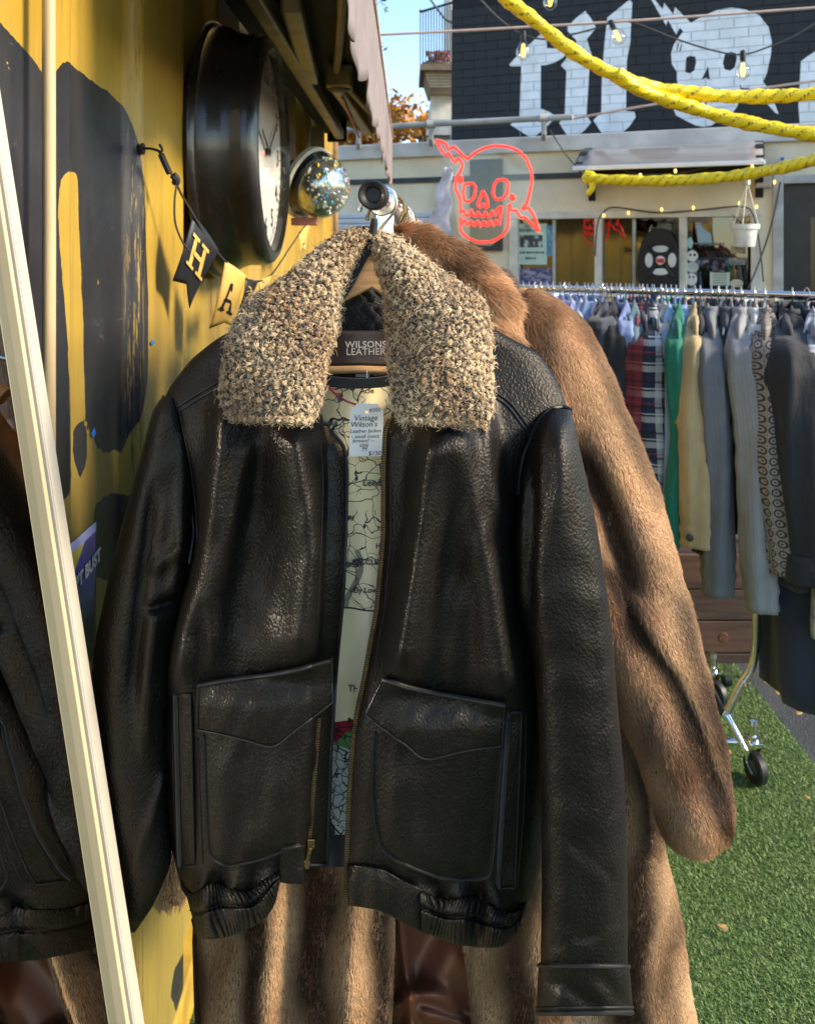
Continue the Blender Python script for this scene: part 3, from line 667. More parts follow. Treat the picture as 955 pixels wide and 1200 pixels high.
strokes = [[(122, 97), (150, 104), (172, 112), (178, 142), (205, 125), (236, 155), (268, 185), (300, 158), (350, 132), (400, 122), (460, 127), (510, 148), (545, 185), (568, 240), (568, 300), (556, 355), (546, 392), (522, 418)],
 [(122, 97), (145, 135), (167, 168), (180, 152), (212, 205), (225, 175), (248, 208), (238, 240), (216, 270), (214, 320), (236, 370), (238, 440)],
 [(468, 392), (470, 425), (497, 424), (520, 462), (535, 452), (606, 524), (576, 440), (552, 410), (524, 420)],
 [(236, 455), (237, 520), (265, 550), (320, 573), (380, 571), (430, 545), (458, 505), (463, 395)],
 [(256, 302), (295, 297), (308, 318), (301, 362), (282, 382), (256, 381), (250, 340), (256, 302)],
 [(408, 284), (447, 279), (460, 300), (455, 342), (436, 368), (402, 375), (387, 345), (393, 305), (408, 284)],
 [(341, 332), (317, 395), (325, 412), (342, 392), (353, 412), (365, 405), (361, 370), (341, 332)],
 [(238, 430), (256, 424), (262, 448), (281, 446), (286, 418), (297, 448), (312, 452), (317, 428), (331, 452), (346, 452), (351, 428), (366, 454), (381, 447), (386, 424), (399, 447), (412, 412), (430, 405), (424, 440), (418, 490)],
 [(240, 462), (244, 490), (256, 466), (270, 496), (286, 470), (300, 499), (316, 472), (330, 500), (346, 472), (360, 499), (376, 470), (390, 496), (404, 468), (416, 492)],
 [(232, 262), (244, 270), (240, 295), (230, 290), (234, 270)], [(468, 350), (484, 356), (490, 370), (476, 376), (468, 362), (482, 366)]]
for s_ in strokes:
    pts = np.array([P(x, y, ND) for x, y in zo(s_, *KN)]); pts = resample(pts, max(len(s_) * 3, 12), False)
    q = MB(); q.tube(pts, .0073, 8); q.build('neon_tube', nm, neon, True)
pl = [(110, 82), (178, 98), (215, 112), (268, 168), (340, 118), (410, 106), (520, 136), (570, 200), (584, 270), (565, 395), (592, 440), (625, 540), (590, 530), (500, 450), (470, 520), (380, 590), (310, 588), (230, 540), (215, 440), (200, 300), (205, 230), (150, 180)]
q = MB(); q.prism(zo(pl, *KN), lambda a, b, d: P(a, b, ND + d), .012, .018); q.build('acrylic_sheet', glassy('acrylic', (.93, .93, .93), 1.0, .08), neon)
for x, y in ((196, 120), (520, 150)):
    xx, yy = zo([(x, y)], *KN)[0]; q = MB(); q.tube([P(xx, yy, ND + .02), V3(WP(xx - 2, 147, .3))], .002, 5); q.build('wire', STEEL, neon)

# ------------------------------------------------------------------ twisted caution-tape ropes
def tape_mat():
    m, t, p = nodes('caution_tape'); uv = N(t, 'ShaderNodeUVMap').outputs[0]; s = N(t, 'ShaderNodeSeparateXYZ'); t.links.new(uv, s.inputs[0]); u, v = s.outputs[0], s.outputs[1]
    hel = math_(t, 'FRACT', math_(t, 'ADD', math_(t, 'MULTIPLY', v, 3.0), math_(t, 'MULTIPLY', u, 16.0)))
    mp = N(t, 'ShaderNodeCombineXYZ'); t.links.new(math_(t, 'MULTIPLY', u, 60.0), mp.inputs[0]); t.links.new(math_(t, 'MULTIPLY', hel, 2.0), mp.inputs[1])
    let = ramp(t, noise(t, mp.outputs[0], 2.6, 1, .4), .50, .57)
    band = math_(t, 'MULTIPLY', math_(t, 'GREATER_THAN', hel, .30), math_(t, 'LESS_THAN', hel, .62))
    k = math_(t, 'MULTIPLY', math_(t, 'MULTIPLY', let, band), .85)
    c = mix(t, k, mix(t, noise(t, coords(t), 9, 3), (.82, .57, .003), (.93, .73, .010)), (.05, .04, .012)); t.links.new(c, p.inputs['Base Color']); p.inputs['Roughness'].default_value = .32
    t.links.new(bump(t, noise(t, coords(t), 120, 3), .5, .006), p.inputs['Normal']); return m
TAPE = tape_mat()
def rope(name, pts, r, lab, tw=15.0, par=None):
    pts = resample(pts, int(np.linalg.norm(np.diff(np.array(pts), axis=0), axis=1).sum() * 110) + 20)
    t_, A, B = frames(pts); s = np.concatenate([[0], np.cumsum(np.linalg.norm(np.diff(pts, axis=0), axis=1))]); n = 30; th = np.linspace(0, 2 * np.pi, n + 1)
    ph = th[None] + s[:, None] * tw * 2 * np.pi / 3.0
    rr = r * (1 + .09 * np.abs(np.sin(1.5 * ph)) - .06 + .05 * np.sin(5 * ph + 3 * np.sin(s[:, None] * 31)) + .08 * np.sin(s[:, None] * 23 + 1.3) + .05 * np.sin(s[:, None] * 57))
    G = pts[:, None] + rr[..., None] * (np.cos(th)[None, :, None] * A[:, None] + np.sin(th)[None, :, None] * B[:, None])
    UV = np.stack([np.broadcast_to(s[:, None], (len(s), n + 1)), np.broadcast_to(th[None] / (2 * np.pi), (len(s), n + 1))], -1)
    o = grid(name, G, TAPE, par, uv=UV)
    if lab: tag(o, lab, 'rope', 'yellow caution tape ropes')
    return o
RD = 3.4
rope('tape_rope', [P(540, -45, RD), P(595, 0, RD), P(630, 27, RD), P(665, 56, RD), P(700, 78, RD), P(737, 95, RD), P(772, 104, RD + .02), P(810, 109, RD + .02), P(850, 113, RD + .02), P(900, 113, RD), P(955, 110, RD - .05), P(1040, 102, RD - .1)], .0275, 'upper twisted yellow caution tape rope sagging across the mural')
rope('tape_rope', [P(722, 86, RD - .05), P(742, 101, RD - .04), P(770, 113, RD), P(805, 124, RD), P(850, 138, RD), P(900, 149, RD - .05), P(955, 158, RD - .1), P(1040, 168, RD - .2)], .0275, 'lower twisted yellow caution tape rope branching off under the skull mural')
r3 = rope('tape_rope', [WP(686, 206, .70), WP(694, 209, .72), WP(720, 211, .74), WP(770, 212, .78), WP(820, 210, .85), WP(870, 205, .95), WP(915, 197, 1.1), WP(960, 186, 1.25), WP(1040, 165, 1.5)], .036, 'yellow caution tape rope tied to the canopy bracket, above the windows', 11)
q = MB()
for a, b in (((687, 206), (684, 213)), ((689, 210), (694, 218)), ((692, 214), (688, 227)), ((686, 203), (694, 206))):
    q.tube(resample([WP(*a, .72), (WP(*a, .72) + WP(*b, .72)) / 2 + V3((.02, -.01, 0)), WP(*b, .72)], 10), .022, 10)
o = q.build('knot', TAPE, r3, True)

# ------------------------------------------------------------------ cables and bulbs
cable = mat('dark_cable', (.03, .03, .03), .5, var=0); pinkw = mat('pinkish_steel_cable', (.42, .32, .27), .5, var=.1)
def wire(name, pts, r, m, lab, group=None):
    q = MB(); q.tube(resample(pts, 40), r, 6); o = q.build(name, m, None, True); tag(o, lab, 'cable', group); return o
LD = 4.9
wire('overhead_cable', [P(440, 41, LD), P(595, 33, LD), P(760, 23, LD), P(955, 9, LD), P(1050, 2, LD)], .008, pinkw, 'taut pinkish cable straight across the top of the mural')
wire('overhead_cable', [WP(672, 139, .1), WP(750, 125, .05), WP(860, 108, -.1), WP(990, 90, -.2)], .01, pinkw, 'slack pinkish cable across the mural behind the ropes')
sw = [P(558, -6, LD), P(585, 22, LD), P(612, 40, LD), P(640, 46, LD), P(672, 40, LD), P(698, 33, LD), P(716, 27, LD), P(740, 26, LD), P(790, 45, LD), P(835, 59, LD), P(869, 64, LD), P(900, 55, LD), P(930, 42, LD), P(965, 20, LD)]
strg = empty('string_light', P(720, 27, LD), 'dark string light cable with clear bulbs looping across the mural', 'string lights')
q = MB(); q.tube(resample(sw, 90), .0055, 6); q.build('cable', cable, strg, True)
bglass = glassy('bulb_glass', (.97, .94, .86), 1.6, .02); fil = mat('filament', (.75, .42, .08), .35, var=0); 
fm, t, p = nodes('filament_glow'); p.inputs['Base Color'].default_value = (.8, .5, .1, 1); p.inputs['Emission Color'].default_value = (1, .62, .15, 1); p.inputs['Emission Strength'].default_value = .8
def bulb(px, py, k, tilt=(0, 0)):
    c = P(px, py, LD); ax = V3((tilt[0], tilt[1], -1)); ax /= np.linalg.norm(ax)
    q = MB(); q.lathe([(-.006, .008), (0, .015), (.045, .017), (.058, .014)], c, ax, 16); s = q.build('socket', BLACK, strg, True)
    q = MB(); q.lathe([(.058, .016), (.075, .026), (.10, .037), (.125, .040), (.148, .032), (.163, .016), (.168, .003)], c, ax, 20); q.build('bulb', bglass, strg, True)
    q = MB()
    for a in range(4):
        d = V3((math.cos(a * 1.57), math.sin(a * 1.57), 0)); q.tube([c + ax * .07 + d * .006, c + ax * .11 + d * .012, c + ax * .145 + d * .006], .0022, 5)
    q.build('filament', fm, strg, True)
for k, (x, y, tl) in enumerate(((613, 37, (0, 0)), (715, 25, (.3, -.5)), (647, -22, (-.1, 0)), (870, 60, (0, 0)))): bulb(x, y, k, tl)
fairy = mat('fairy_cable', (.06, .055, .045), .6, var=0)
fl = empty('fairy_light', WP(760, 246, .05), 'thin fairy light cable draped along the window tops with tiny warm lamps', 'fairy lights')
fp = [WP(697, 300, .06), WP(700, 262, .06), WP(709, 247, .05), WP(722, 243, .05), WP(770, 249, .05), WP(820, 246, .06), WP(868, 242, .08), WP(882, 252, .1), WP(890, 290, .1), WP(894, 330, .1)]
q = MB(); q.tube(resample(fp, 70), .006, 5); q.build('cable', fairy, fl, True)
q = MB(); q.tube(resample([WP(914, 213, .06), WP(903, 265, .06), WP(888, 310, .06), WP(876, 338, .06)], 30), .006, 5); q.build('cable', fairy, fl, True)
q = MB(); q.tube(resample([P(644, 152, 6.2), WP(662, 180, .3), WP(682, 204, .6)], 20), .005, 5); q.build('cable', fairy, fl, True)
q = MB(); q.tube(resample([WP(715, 195, .6), WP(750, 204, .62), WP(800, 202, .62), WP(855, 190, .6)], 20), .004, 5); q.build('cable', fairy, fl, True)
for x, y, of in ((707, 253, .06), (736, 250, .06), (775, 246, .06), (812, 244, .07), (866, 239, .08), (886, 243, .1), (750, 206, .7), (791, 201, .7), (881, 196, .7), (907, 214, .07)):
    q = MB(); q.lathe([(-.012, .003), (0, .009), (.010, .009), (.018, .002)], WP(x, y, of), (0, 0, 1), 8); q.build('lamp', fm, fl, True)

# ------------------------------------------------------------------ neighbour house with balcony, far tree, leaves, sky wire
ND2 = 11.5
bal = empty('balcony_house', P(515, 110, ND2), 'pale neighbour house with a railed balcony at the mural left edge', 'house')
tan = mat('balcony_soffit', (.42, .32, .20), .7, var=.1); pale = mat('house_wall', (.55, .52, .46), .8, var=.1)
def pb(x0, y0, x1, y1, Y0, Y1, name, m):
    a = P(x0, y1, Y0); b = P(x1, y0, Y0); q = MB(); q.box(((a[0] + b[0]) / 2, (Y0 + Y1) / 2, (a[2] + b[2]) / 2), (b[0] - a[0], Y1 - Y0, b[2] - a[2])); return q.build(name, m, bal)
pb(505, 112, 560, 175, ND2 + .4, ND2 + 3, 'wall', pale); pb(500, 140, 562, 158, ND2 + .1, ND2 + .38, 'ledge', GREY)
pb(527, -200, 600, 111, ND2 + .9, ND2 + 3, 'upper_wall', pale)
pb(492, 75, 545, 82, ND2 - .4, ND2 + .85, 'floor_slab', mat('slab_brown', (.16, .11, .07), .8))
q = MB()
for k in range(9):
    x0 = 492 + k * 1.2; q.box(P(515 + k, 84 + k * 3.2, ND2 + .2 + .02 * k), (.5, 1.1, .03))
q.build('soffit', tan, bal)['kind'] = 'stuff'
for k in range(12):
    x = 492.5 + k * 3.2; q = MB(); q.tube([P(x, 76, ND2 - .38), P(x, 16 - (k * .9), ND2 - .38)], .008, 5); q.build('baluster', BLACK, bal)
for k in range(4):
    Yk = ND2 - .36 + k * .28; q = MB(); q.tube([P(492.5, 76, Yk), P(492.5, 16, Yk)], .008, 5); q.build('baluster', BLACK, bal)
q = MB(); q.tube([P(492.5, 12, ND2 + .8), P(492.5, 14, ND2 - .38), P(530, 3, ND2 - .38)], .018, 6); q.build('handrail', BLACK, bal)
q = MB()
for k in range(120):
    c = P(rng.uniform(500, 527), rng.uniform(60, 76), ND2 - .2 + rng.uniform(-.1, .1)); q.box(c, (.03, .03, .03), Matrix.Rotation(rng.uniform(0, 3), 3, 'Y') @ Matrix.Rotation(rng.uniform(0, 3), 3, 'X'))
q.build('flower', mat('pink_flowers', (.35, .12, .12), .8, var=.6, vs=30), bal)['kind'] = 'stuff'
wire('sky_wire', [P(380, 41, 12), P(440, 40, 12), P(495, 38, 12), P(560, 36, 12)], .007, mat('sky_wire_grey', (.25, .27, .3), .6), 'thin grey wire across the blue sky left of the balcony')
wire('service_cable', [P(501, -5, 9), P(515, 14, 9), P(524, 24, 9), P(540, 30, 9)], .012, cable, 'thick dark cable dropping past the balcony railing')

def leaf_tree(c, n, rad, cols, name, lab, sz, trunk_h, flat=.75):
    root = empty(name, (c[0], c[1], 0), lab, 'tree')
    cl = rng.normal(0, 1, (26, 3)); cl /= np.linalg.norm(cl, axis=1)[:, None]; cl = np.array(c) + cl * (rng.uniform(.3, 1, (26, 1)) * np.array([rad, rad, rad * flat]))
    V = []; Fc = []; k = 0; MI = []
    for i in range(n):
        p = cl[rng.integers(26)] + rng.normal(0, rad * .17, 3); d = rng.normal(0, 1, 3); d /= np.linalg.norm(d); e = np.cross(d, rng.normal(0, 1, 3)); e /= np.linalg.norm(e) + 1e-9
        s = sz * rng.uniform(.6, 1.3); f = np.cross(d, e) * s * .25
        V += [p - d * s, p + e * s * .5 + f, p + d * s, p - e * s * .5 + f]; Fc.append((k, k + 1, k + 2, k + 3)); k += 4; MI.append(rng.integers(len(cols)))
    o = mesh('crown', V, Fc, None, root, False)
    for cc in cols: o.data.materials.append(cc)
    o.data.polygons.foreach_set('material_index', np.array(MI, np.int32)); o['kind'] = 'stuff'
    bark = mat(name + '_bark', (.10, .075, .05), .9, var=.3)
    q = MB(); q.tube(resample([(c[0], c[1], 0), (c[0] + .1, c[1], trunk_h * .5), (c[0], c[1], c[2])], 12), np.linspace(.2, .09, 12), 8); q.build('trunk', bark, root, True)
    for i in range(0, 26, 3):
        q = MB(); q.tube(resample([(c[0], c[1], trunk_h), (np.array([c[0], c[1], trunk_h]) + cl[i]) / 2 + V3((0, 0, -.1)), cl[i]], 8), np.linspace(.06, .015, 8), 6); q.build('limb', bark, root, True)
oc = [mat('leaf_orange', (.62, .25, .02), .6, var=.3, vs=3), mat('leaf_gold', (.70, .38, .04), .6, var=.3, vs=3), mat('leaf_rust', (.40, .13, .02), .6, var=.3)]
leaf_tree((-.75, 15.0, 3.65), 2600, 1.05, oc, 'autumn_tree', 'orange autumn tree behind the shop roof at the awning end', .075, 2.6, .42)
leaf_tree((.42, 18.0, 4.15), 900, .8, oc, 'autumn_tree', 'sparse orange tree behind the roof below the balcony', .08, 3.2, .35)
gc = [mat('leaf_green', (.06, .13, .02), .6, var=.3), mat('leaf_dkgreen', (.035, .08, .015), .6, var=.3)]
gt = empty('leafy_branch', P(440, -30, 7), 'thin green leafy branch hanging into the blue sky at the top', 'branch')
for k, (pts, nl) in enumerate((([(420, -60), (428, -10), (434, 25), (428, 40)], 46), ([(440, -60), (450, -20), (446, 2), (452, 6)], 26), ([(425, -20), (432, 30), (440, 45), (449, 51)], 22))):
    pp = resample([P(x, y, 7 + .1 * k) for x, y in pts], 20); q = MB(); q.tube(pp, np.linspace(.01, .003, 20), 5); q.build('twig', mat('twig_bark', (.1, .08, .05), .9), gt)
    for i in range(nl):
        c = pp[rng.integers(6, 20)] + rng.normal(0, .035, 3); d = rng.normal(0, 1, 3); d[2] -= .8; d /= np.linalg.norm(d); e = np.cross(d, rng.normal(0, 1, 3)); e /= np.linalg.norm(e); s = .035
        mesh('leaf', [c, c + d * s + e * s * .4, c + d * s * 2.1, c + d * s - e * s * .4], [(0, 1, 2, 3)], gc[i % 2], gt, False)
# ------------------------------------------------------------------ clothes rack on the right
def RY(px): return 1 / (.3367 + 2.014e-4 * (px - 600))
def RP(px, dz=0.0): Y = RY(px); return np.array([(px - CX) * Y / F, Y, H - .1385 + dz])
RD3 = RP(955) - RP(600); RD3 /= np.linalg.norm(RD3)
GD = np.array([-.385, -.923, 0.])           # garments hang with one shoulder to the viewer
rack = empty('clothes_rack', (*RP(905)[:2], 0), 'chrome wheeled clothes rack crowded with hanging shirts and jackets', 'clothes rack')
q = MB(); q.tube([RP(520), RP(1010)], .0115, 14); q.build('rail', CHROME, rack, True)
def PD(px, py, Y): return P(px, py, Y)
pY = RY(905)
gold = mat('brushed_post', (.60, .58, .53), .3, 1, var=.15)
q = MB(); q.tube(resample([PD(908, 347, pY), PD(906, 400, pY), PD(896, 560, pY), PD(887, 680, pY), PD(883, 772, pY), PD(866, 805, pY), PD(851, 838, pY)], 60), .0115, 12); q.build('post', gold, rack, True)
q = MB(); q.tube([PD(851, 838, pY - .01), PD(862, 858, pY - .03), PD(873, 880, pY - .06)], .009, 10); q.build('base_leg', CHROME, rack, True)
q = MB(); q.tube([PD(820, 868, pY + .02), PD(864, 869, pY - .01)], .011, 10); q.build('cross_bar', CHROME, rack, True)
q = MB(); q.tube([PD(846, 835, pY), PD(836, 812, pY + .3), PD(830, 800, pY + .5)], .01, 10); q.build('base_leg', BLACK, rack, True)
q = MB(); q.lathe([(-.012, .014), (0, .017), (.012, .014)], PD(851, 838, pY), (0, -1, .2), 14); q.build('joint', CHROME, rack, True)
q = MB(); q.lathe([(-.01, .006), (0, .008), (.01, .004)], PD(875, 804, pY - .02), (0, -1, 0), 10); q.build('bolt', CHROME, rack, True)
rub = mat('caster_rubber', (.012, .012, .013), .5, var=.3, vs=60)
def caster(c, r, ang):
    ax = V3((math.cos(ang), math.sin(ang), 0)); sd = V3((-ax[1], ax[0], 0)); c = V3(c)
    q = MB(); q.lathe([(-.013, r * .6), (-.014, r * .9), (-.009, r), (.009, r), (.014, r * .9), (.013, r * .6)], c, ax, 28); wl = q.build('wheel', rub, rack, True)
    q = MB(); q.lathe([(-.016, .002), (-.016, r * .32), (-.0135, r * .5), (.0135, r * .5), (.016, r * .32), (.016, .002)], c, ax, 20); q.build('hub', mat('caster_hub', (.06, .06, .06), .4) if 'caster_hub' not in bpy.data.materials else bpy.data.materials['caster_hub'], wl, True)
    tp = c + V3((0, 0, r * 1.5)) + sd * .018
    q = MB()
    for s in (-1, 1):
        o_ = ax * (s * .019); q.prism([(-.5, .25), (.35, -.2), (.2, -.32), (-.1, -.3), (-.95, 1.25), (-.95, 1.6), (.35, 1.6)], lambda a, b, d: c + o_ + sd * (-a * r * .8) + V3((0, 0, b * r)) + ax * d, -.0016, .0016)
    q.box(c + sd * .010 + V3((0, 0, r * 1.62)), (.04, .04, .004)); q.build('fork', CHROME, rack, bevel=.001)
    q = MB(); q.lathe([(0, .016), (.012, .016), (.013, .009), (.045, .009), (.046, .014), (.06, .012), (.062, .006)], c + sd * .012 + V3((0, 0, r * 1.66)), (0, 0, 1), 16); q.build('stem', CHROME, rack, True)
Yc = 2.53; cw = P(885, 915, Yc); caster((cw[0], Yc, .0455 + .012), .0455, .25)
c2 = P(838, 846, 2.95); caster((c2[0], 2.95, .0455 + .012), .0455, .5)

def cloth(name, c, pat=None, c2=None, c3=None, bs=500, rough=.85):
    m, t, p = nodes(name); uv = N(t, 'ShaderNodeUVMap').outputs[0]; s = N(t, 'ShaderNodeSeparateXYZ'); t.links.new(uv, s.inputs[0]); u, v = s.outputs[0], s.outputs[1]
    def stripe(x, per, w_, ph=0.0): return math_(t, 'LESS_THAN', math_(t, 'FRACT', math_(t, 'MULTIPLY_ADD', x, 1 / per, ph)), w_)
    col = mix(t, ramp(t, noise(t, coords(t), 7, 4), .3, .7), [k * .82 for k in c], [min(1, k * 1.15) for k in c])
    if pat == 'plaid':
        for x in (u, v):
            col = mix(t, math_(t, 'MULTIPLY', stripe(x, .074, .24), .48), col, c3)
            col = mix(t, math_(t, 'MULTIPLY', stripe(x, .074, .10, .45), .7), col, c2)
            col = mix(t, math_(t, 'MULTIPLY', stripe(x, .074, .045, .68), .7), col, c3)
        col = mix(t, math_(t, 'MULTIPLY', stripe(v, .148, .02, .13), .7), col, (.35, .03, .04))
    if pat == 'rings':
        fu = math_(t, 'SUBTRACT', math_(t, 'FRACT', math_(t, 'DIVIDE', u, .028)), .5); row = math_(t, 'DIVIDE', v, .028)
        fv = math_(t, 'SUBTRACT', math_(t, 'FRACT', row), .5); d = math_(t, 'SQRT', math_(t, 'ADD', math_(t, 'MULTIPLY', fu, fu), math_(t, 'MULTIPLY', fv, fv)))
        ring = math_(t, 'MULTIPLY', math_(t, 'GREATER_THAN', d, .24), math_(t, 'LESS_THAN', d, .42)); dot = math_(t, 'LESS_THAN', d, .10)
        col = mix(t, math_(t, 'MULTIPLY', math_(t, 'MAXIMUM', ring, dot), .92), col, c2)
        lat = math_(t, 'GREATER_THAN', math_(t, 'MAXIMUM', math_(t, 'ABSOLUTE', fu), math_(t, 'ABSOLUTE', fv)), .475); col = mix(t, math_(t, 'MULTIPLY', lat, .7), col, c2)
    if pat == 'stripes': col = mix(t, math_(t, 'MULTIPLY', stripe(v, .05, .16), .8), col, c2)
    if pat == 'knit':
        col = mix(t, math_(t, 'MULTIPLY', stripe(u, .008, .4), .25), col, [k * .6 for k in c])
    t.links.new(col, p.inputs['Base Color']); p.inputs['Roughness'].default_value = rough; p.inputs['Sheen Weight'].default_value = .15
    h = noise(t, coords(t), bs, 2); n2 = noise(t, coords(t, (1, 1, .35)), 26, 4)
    t.links.new(bump(t, n2, .5, .012, bump(t, h, .4, .0015)), p.inputs['Normal']); return m

hook_mb = MB()
hp = [(0, 0, -.045), (0, 0, -.028), (.012, 0, -.012), (.017, 0, .004), (.012, 0, .017), (0, 0, .0215), (-.013, 0, .016), (-.017, 0, .004)]
hook_pts = resample([(0, a, c) for a, b, c in hp], 22)
def hanger_proto():
    root = empty('clothes_hanger', (0, 0, 0), 'x', 'hanger')
    q = MB(); q.tube(hook_pts, .0019, 6); q.build('hook', STEEL, root, True)
    q = MB(); q.tube(resample([(0, -.17, -.108), (0, -.1, -.085), (0, -.03, -.062), (0, 0, -.046), (0, .03, -.062), (0, .1, -.085), (0, .17, -.108)], 20), .003, 8); q.build('shoulder_arm', mat('hanger_white', (.6, .58, .53), .5), root, True)
    return root
HP = hanger_proto(); first = [True]
def place_hanger(px, yaw, lab, group):
    global HP
    if first[0]: r = HP; first[0] = False
    else:
        r = HP.copy(); COL.objects.link(r)
        for ch in HP.children:
            c = ch.copy(); COL.objects.link(c); c.parent = r
    r.location = RP(px); r.rotation_euler = (0, 0, yaw); r['label'] = lab; r['group'] = group; r['category'] = 'hanger'
    return r
YAW = math.atan2(GD[1], GD[0]) - math.pi / 2        # local +y points along GD
def warp(G, seed, amp):
    r_ = np.random.default_rng(seed); out = G.copy()
    for k in range(4):
        f = r_.uniform(6, 22, 3); f[2] *= .35; ph = r_.uniform(0, 6.28, 3); d = r_.normal(0, 1, 3); d[2] *= .2
        out += (amp * np.sin(G @ f + ph[0] + 1.5 * np.sin(G[..., 2] * 7 + ph[1])))[..., None] * d / (1 + .5 * k)
    return out
def garment(px, name, cat, lab, m, L, Ls, th=.022, sw=.05, lean=0.0, dyaw=0.0, hw=.21, collar=True, cuff=None, seed=0, button=False, neck=.05, sl_w=None):
    root = empty(name, RP(px), lab, cat, 'clothes hanging on the right rack')
    yaw = math.atan2(-RP(px)[1], -RP(px)[0]) - math.pi / 2 + dyaw; root.rotation_euler = (0, 0, yaw)
    # torso
    zs = np.concatenate([[-.040, -.043, -.05, -.06, -.07, -.082, -.10, -.13, -.16], np.linspace(-.19, -L, 26)]); n = 26; a = np.linspace(0, 2 * np.pi, n, endpoint=False)
    wv = np.interp(-zs, [.04, .045, .058, .082, .105, .2, L], [neck * .9, neck, neck + .035, hw * .85, hw * .97, hw * .93, hw * .98]); tv = np.interp(-zs, [.04, .07, .2, .5 * L + .1, L], [.024, .018, th, th * 1.3, th * 1.25])
    G = np.stack([np.cos(a)[None] ** 1 * tv[:, None] * (1 + (.30 * np.sin(3 * a + seed)[None] + .22 * np.sin(7 * a + 2 * seed + 4 * zs[:, None])) * smoothstep(.1, .4, -zs)[:, None]), np.sin(a)[None] * wv[:, None], np.broadcast_to(zs[:, None], (len(zs), n))], -1)
    G[..., 0] += lean * .5 * smoothstep(.1, L, -zs)[:, None] * 1.0
    G = warp(G, seed, .003 + .12 * th)
    uv = np.stack([np.broadcast_to(a[None] / 6.283 * 1.0, G.shape[:2]), G[..., 2]], -1)
    def part(nm, G, uv, solid=.002):
        G2 = np.concatenate([G, G[:, :1]], 1); u2 = np.concatenate([uv, uv[:, :1] + [(uv[:, 1:2, 0] - uv[:, :1, 0])[0, 0] * G.shape[1], 0]], 1)
        o = grid(nm, G2, m, None, uv=u2, solid=solid, offset=-1); o.parent = root; return o
    part('torso', G, uv)
    wtop, wbot = sl_w or (sw * 1.25, sw * .8)
    for sd in (1, -1):
        k = 60; tt = np.linspace(0, 1, k); z = -.056 - tt * (Ls + .079); y0 = (np.interp(tt, [0, .05, .12, .2, 1], [hw * .3, hw * .68, hw * .92, hw * .96, hw * .96]) + .012 * np.sin(tt * 3) - .015 * tt) * sd
        wx = (wtop * (1 - tt) + wbot * tt) * np.interp(tt, [0, .015, .05, .11, .2, 1], [.03, .32, .52, .8, 1, 1]) ; wy = wx * .75
        cx_ = lean * tt + .006 * np.sin(tt * 5 + seed)
        G = np.stack([cx_[:, None] + np.cos(a)[None] * wx[:, None] * .8 * (1 + .16 * np.sin(3 * a + seed + 3 * tt[:, None])[...] * smoothstep(.03, .2, tt)[:, None] + .15 * np.sin(8 * a + 2.3 * seed + 7 * tt[:, None]) * smoothstep(.03, .2, tt)[:, None] + (.045 * np.sin(tt * 60 + seed) * np.exp(-((tt - .45) / .12) ** 2) + .08 * np.sin(tt * 90) * np.exp(-((tt - .93) / .07) ** 2))[:, None]), y0[:, None] + np.sin(a)[None] * wy[:, None] * (1 + .12 * np.sin(5 * a + seed + 5 * tt[:, None])), z[:, None] + .03 * np.interp(tt, [0, .08, 1], [1, 0, 0])[:, None] * (-np.sin(a)[None] * sd) * 1.0 + 0 * a[None]], -1)
        G = warp(G, seed * 7 + sd, .0035)
        if cuff and sd == 1:
            G[-4:, :, :2] += (G[-4:, :, :2] - G[-4:, :, :2].mean(1, keepdims=True)) * .16
        uv = np.stack([np.broadcast_to(a[None] / 6.283 * .26, G.shape[:2]), G[..., 2]], -1)
        part('sleeve', G, uv)
    if collar:
        z = np.array([-.055, -.04, -.022, -.018, -.028, -.046]); rr = np.array([1.0, .98, .9, 1.0, 1.12, 1.25])
        G = np.stack([np.cos(a)[None] * rr[:, None] * .03, np.sin(a)[None] * rr[:, None] * (neck + .012), np.broadcast_to(z[:, None], (6, n)) - .018 * (np.sin(a)[None] > .6)], -1)
        uv = np.stack([np.broadcast_to(a[None] / 6.283 * .3, G.shape[:2]), G[..., 2]], -1); part('collar', G, uv)
    if cuff == 'band':
        tt = np.array([-.02, 0, .05, .055]); G = np.stack([lean + np.cos(a)[None] * (wbot * .8 + .004) * np.ones((4, 1)), hw * .945 + np.sin(a)[None] * (wbot * .62 + .004) * np.ones((4, 1)), (-.135 - Ls + .055 - tt)[:, None] + 0 * a[None]], -1)
        part('cuff', G, np.stack([np.broadcast_to(a[None] / 6.283 * .26, G.shape[:2]), G[..., 2]], -1))
    if button:
        q = MB(); q.lathe([(0, .011), (.004, .011), (.005, .006)], (lean + .01, hw * .945 + wbot * .62 + .006, -.135 - Ls + .035), (0, 1, 0), 14); b = q.build('button', mat('dark_button', (.05, .04, .03), .3), None, True); b.parent = root
    place_hanger(px, yaw + rng.normal(0, .04), 'hanger holding the ' + lab.split(' beside')[0].split(' between')[0].split(' hanging')[0].split(' on the')[0].split(' with')[0], 'hangers on the right rack')
    return root
C_ = {}
def cm(nm, *a, **k): C_[nm] = cloth(nm, *a, **k); return C_[nm]
PB = cm('pale_blue_cloth', (.46, .52, .62)); DN = cm('denim_blue', (.17, .25, .40)); BK = cm('black_cotton', (.012, .012, .014)); CH = cm('charcoal_cotton', (.05, .055, .065)); NV = cm('navy_wool', (.014, .017, .028))
G_ = garment
G_(656, 'hanging_shirt', 'shirt', 'pale sky blue shirt farthest along the rack', cm('sky', (.38, .5, .68)), .68, .5, seed=1)
G_(667, 'hanging_shirt', 'shirt', 'lavender blue shirt beside the farthest sky blue one', cm('lav', (.45, .47, .72)), .66, .5, seed=2, dyaw=.2)
G_(676, 'hanging_shirt', 'shirt', 'powder blue shirt beside a lavender shirt', PB, .68, .5, seed=3, dyaw=.15)
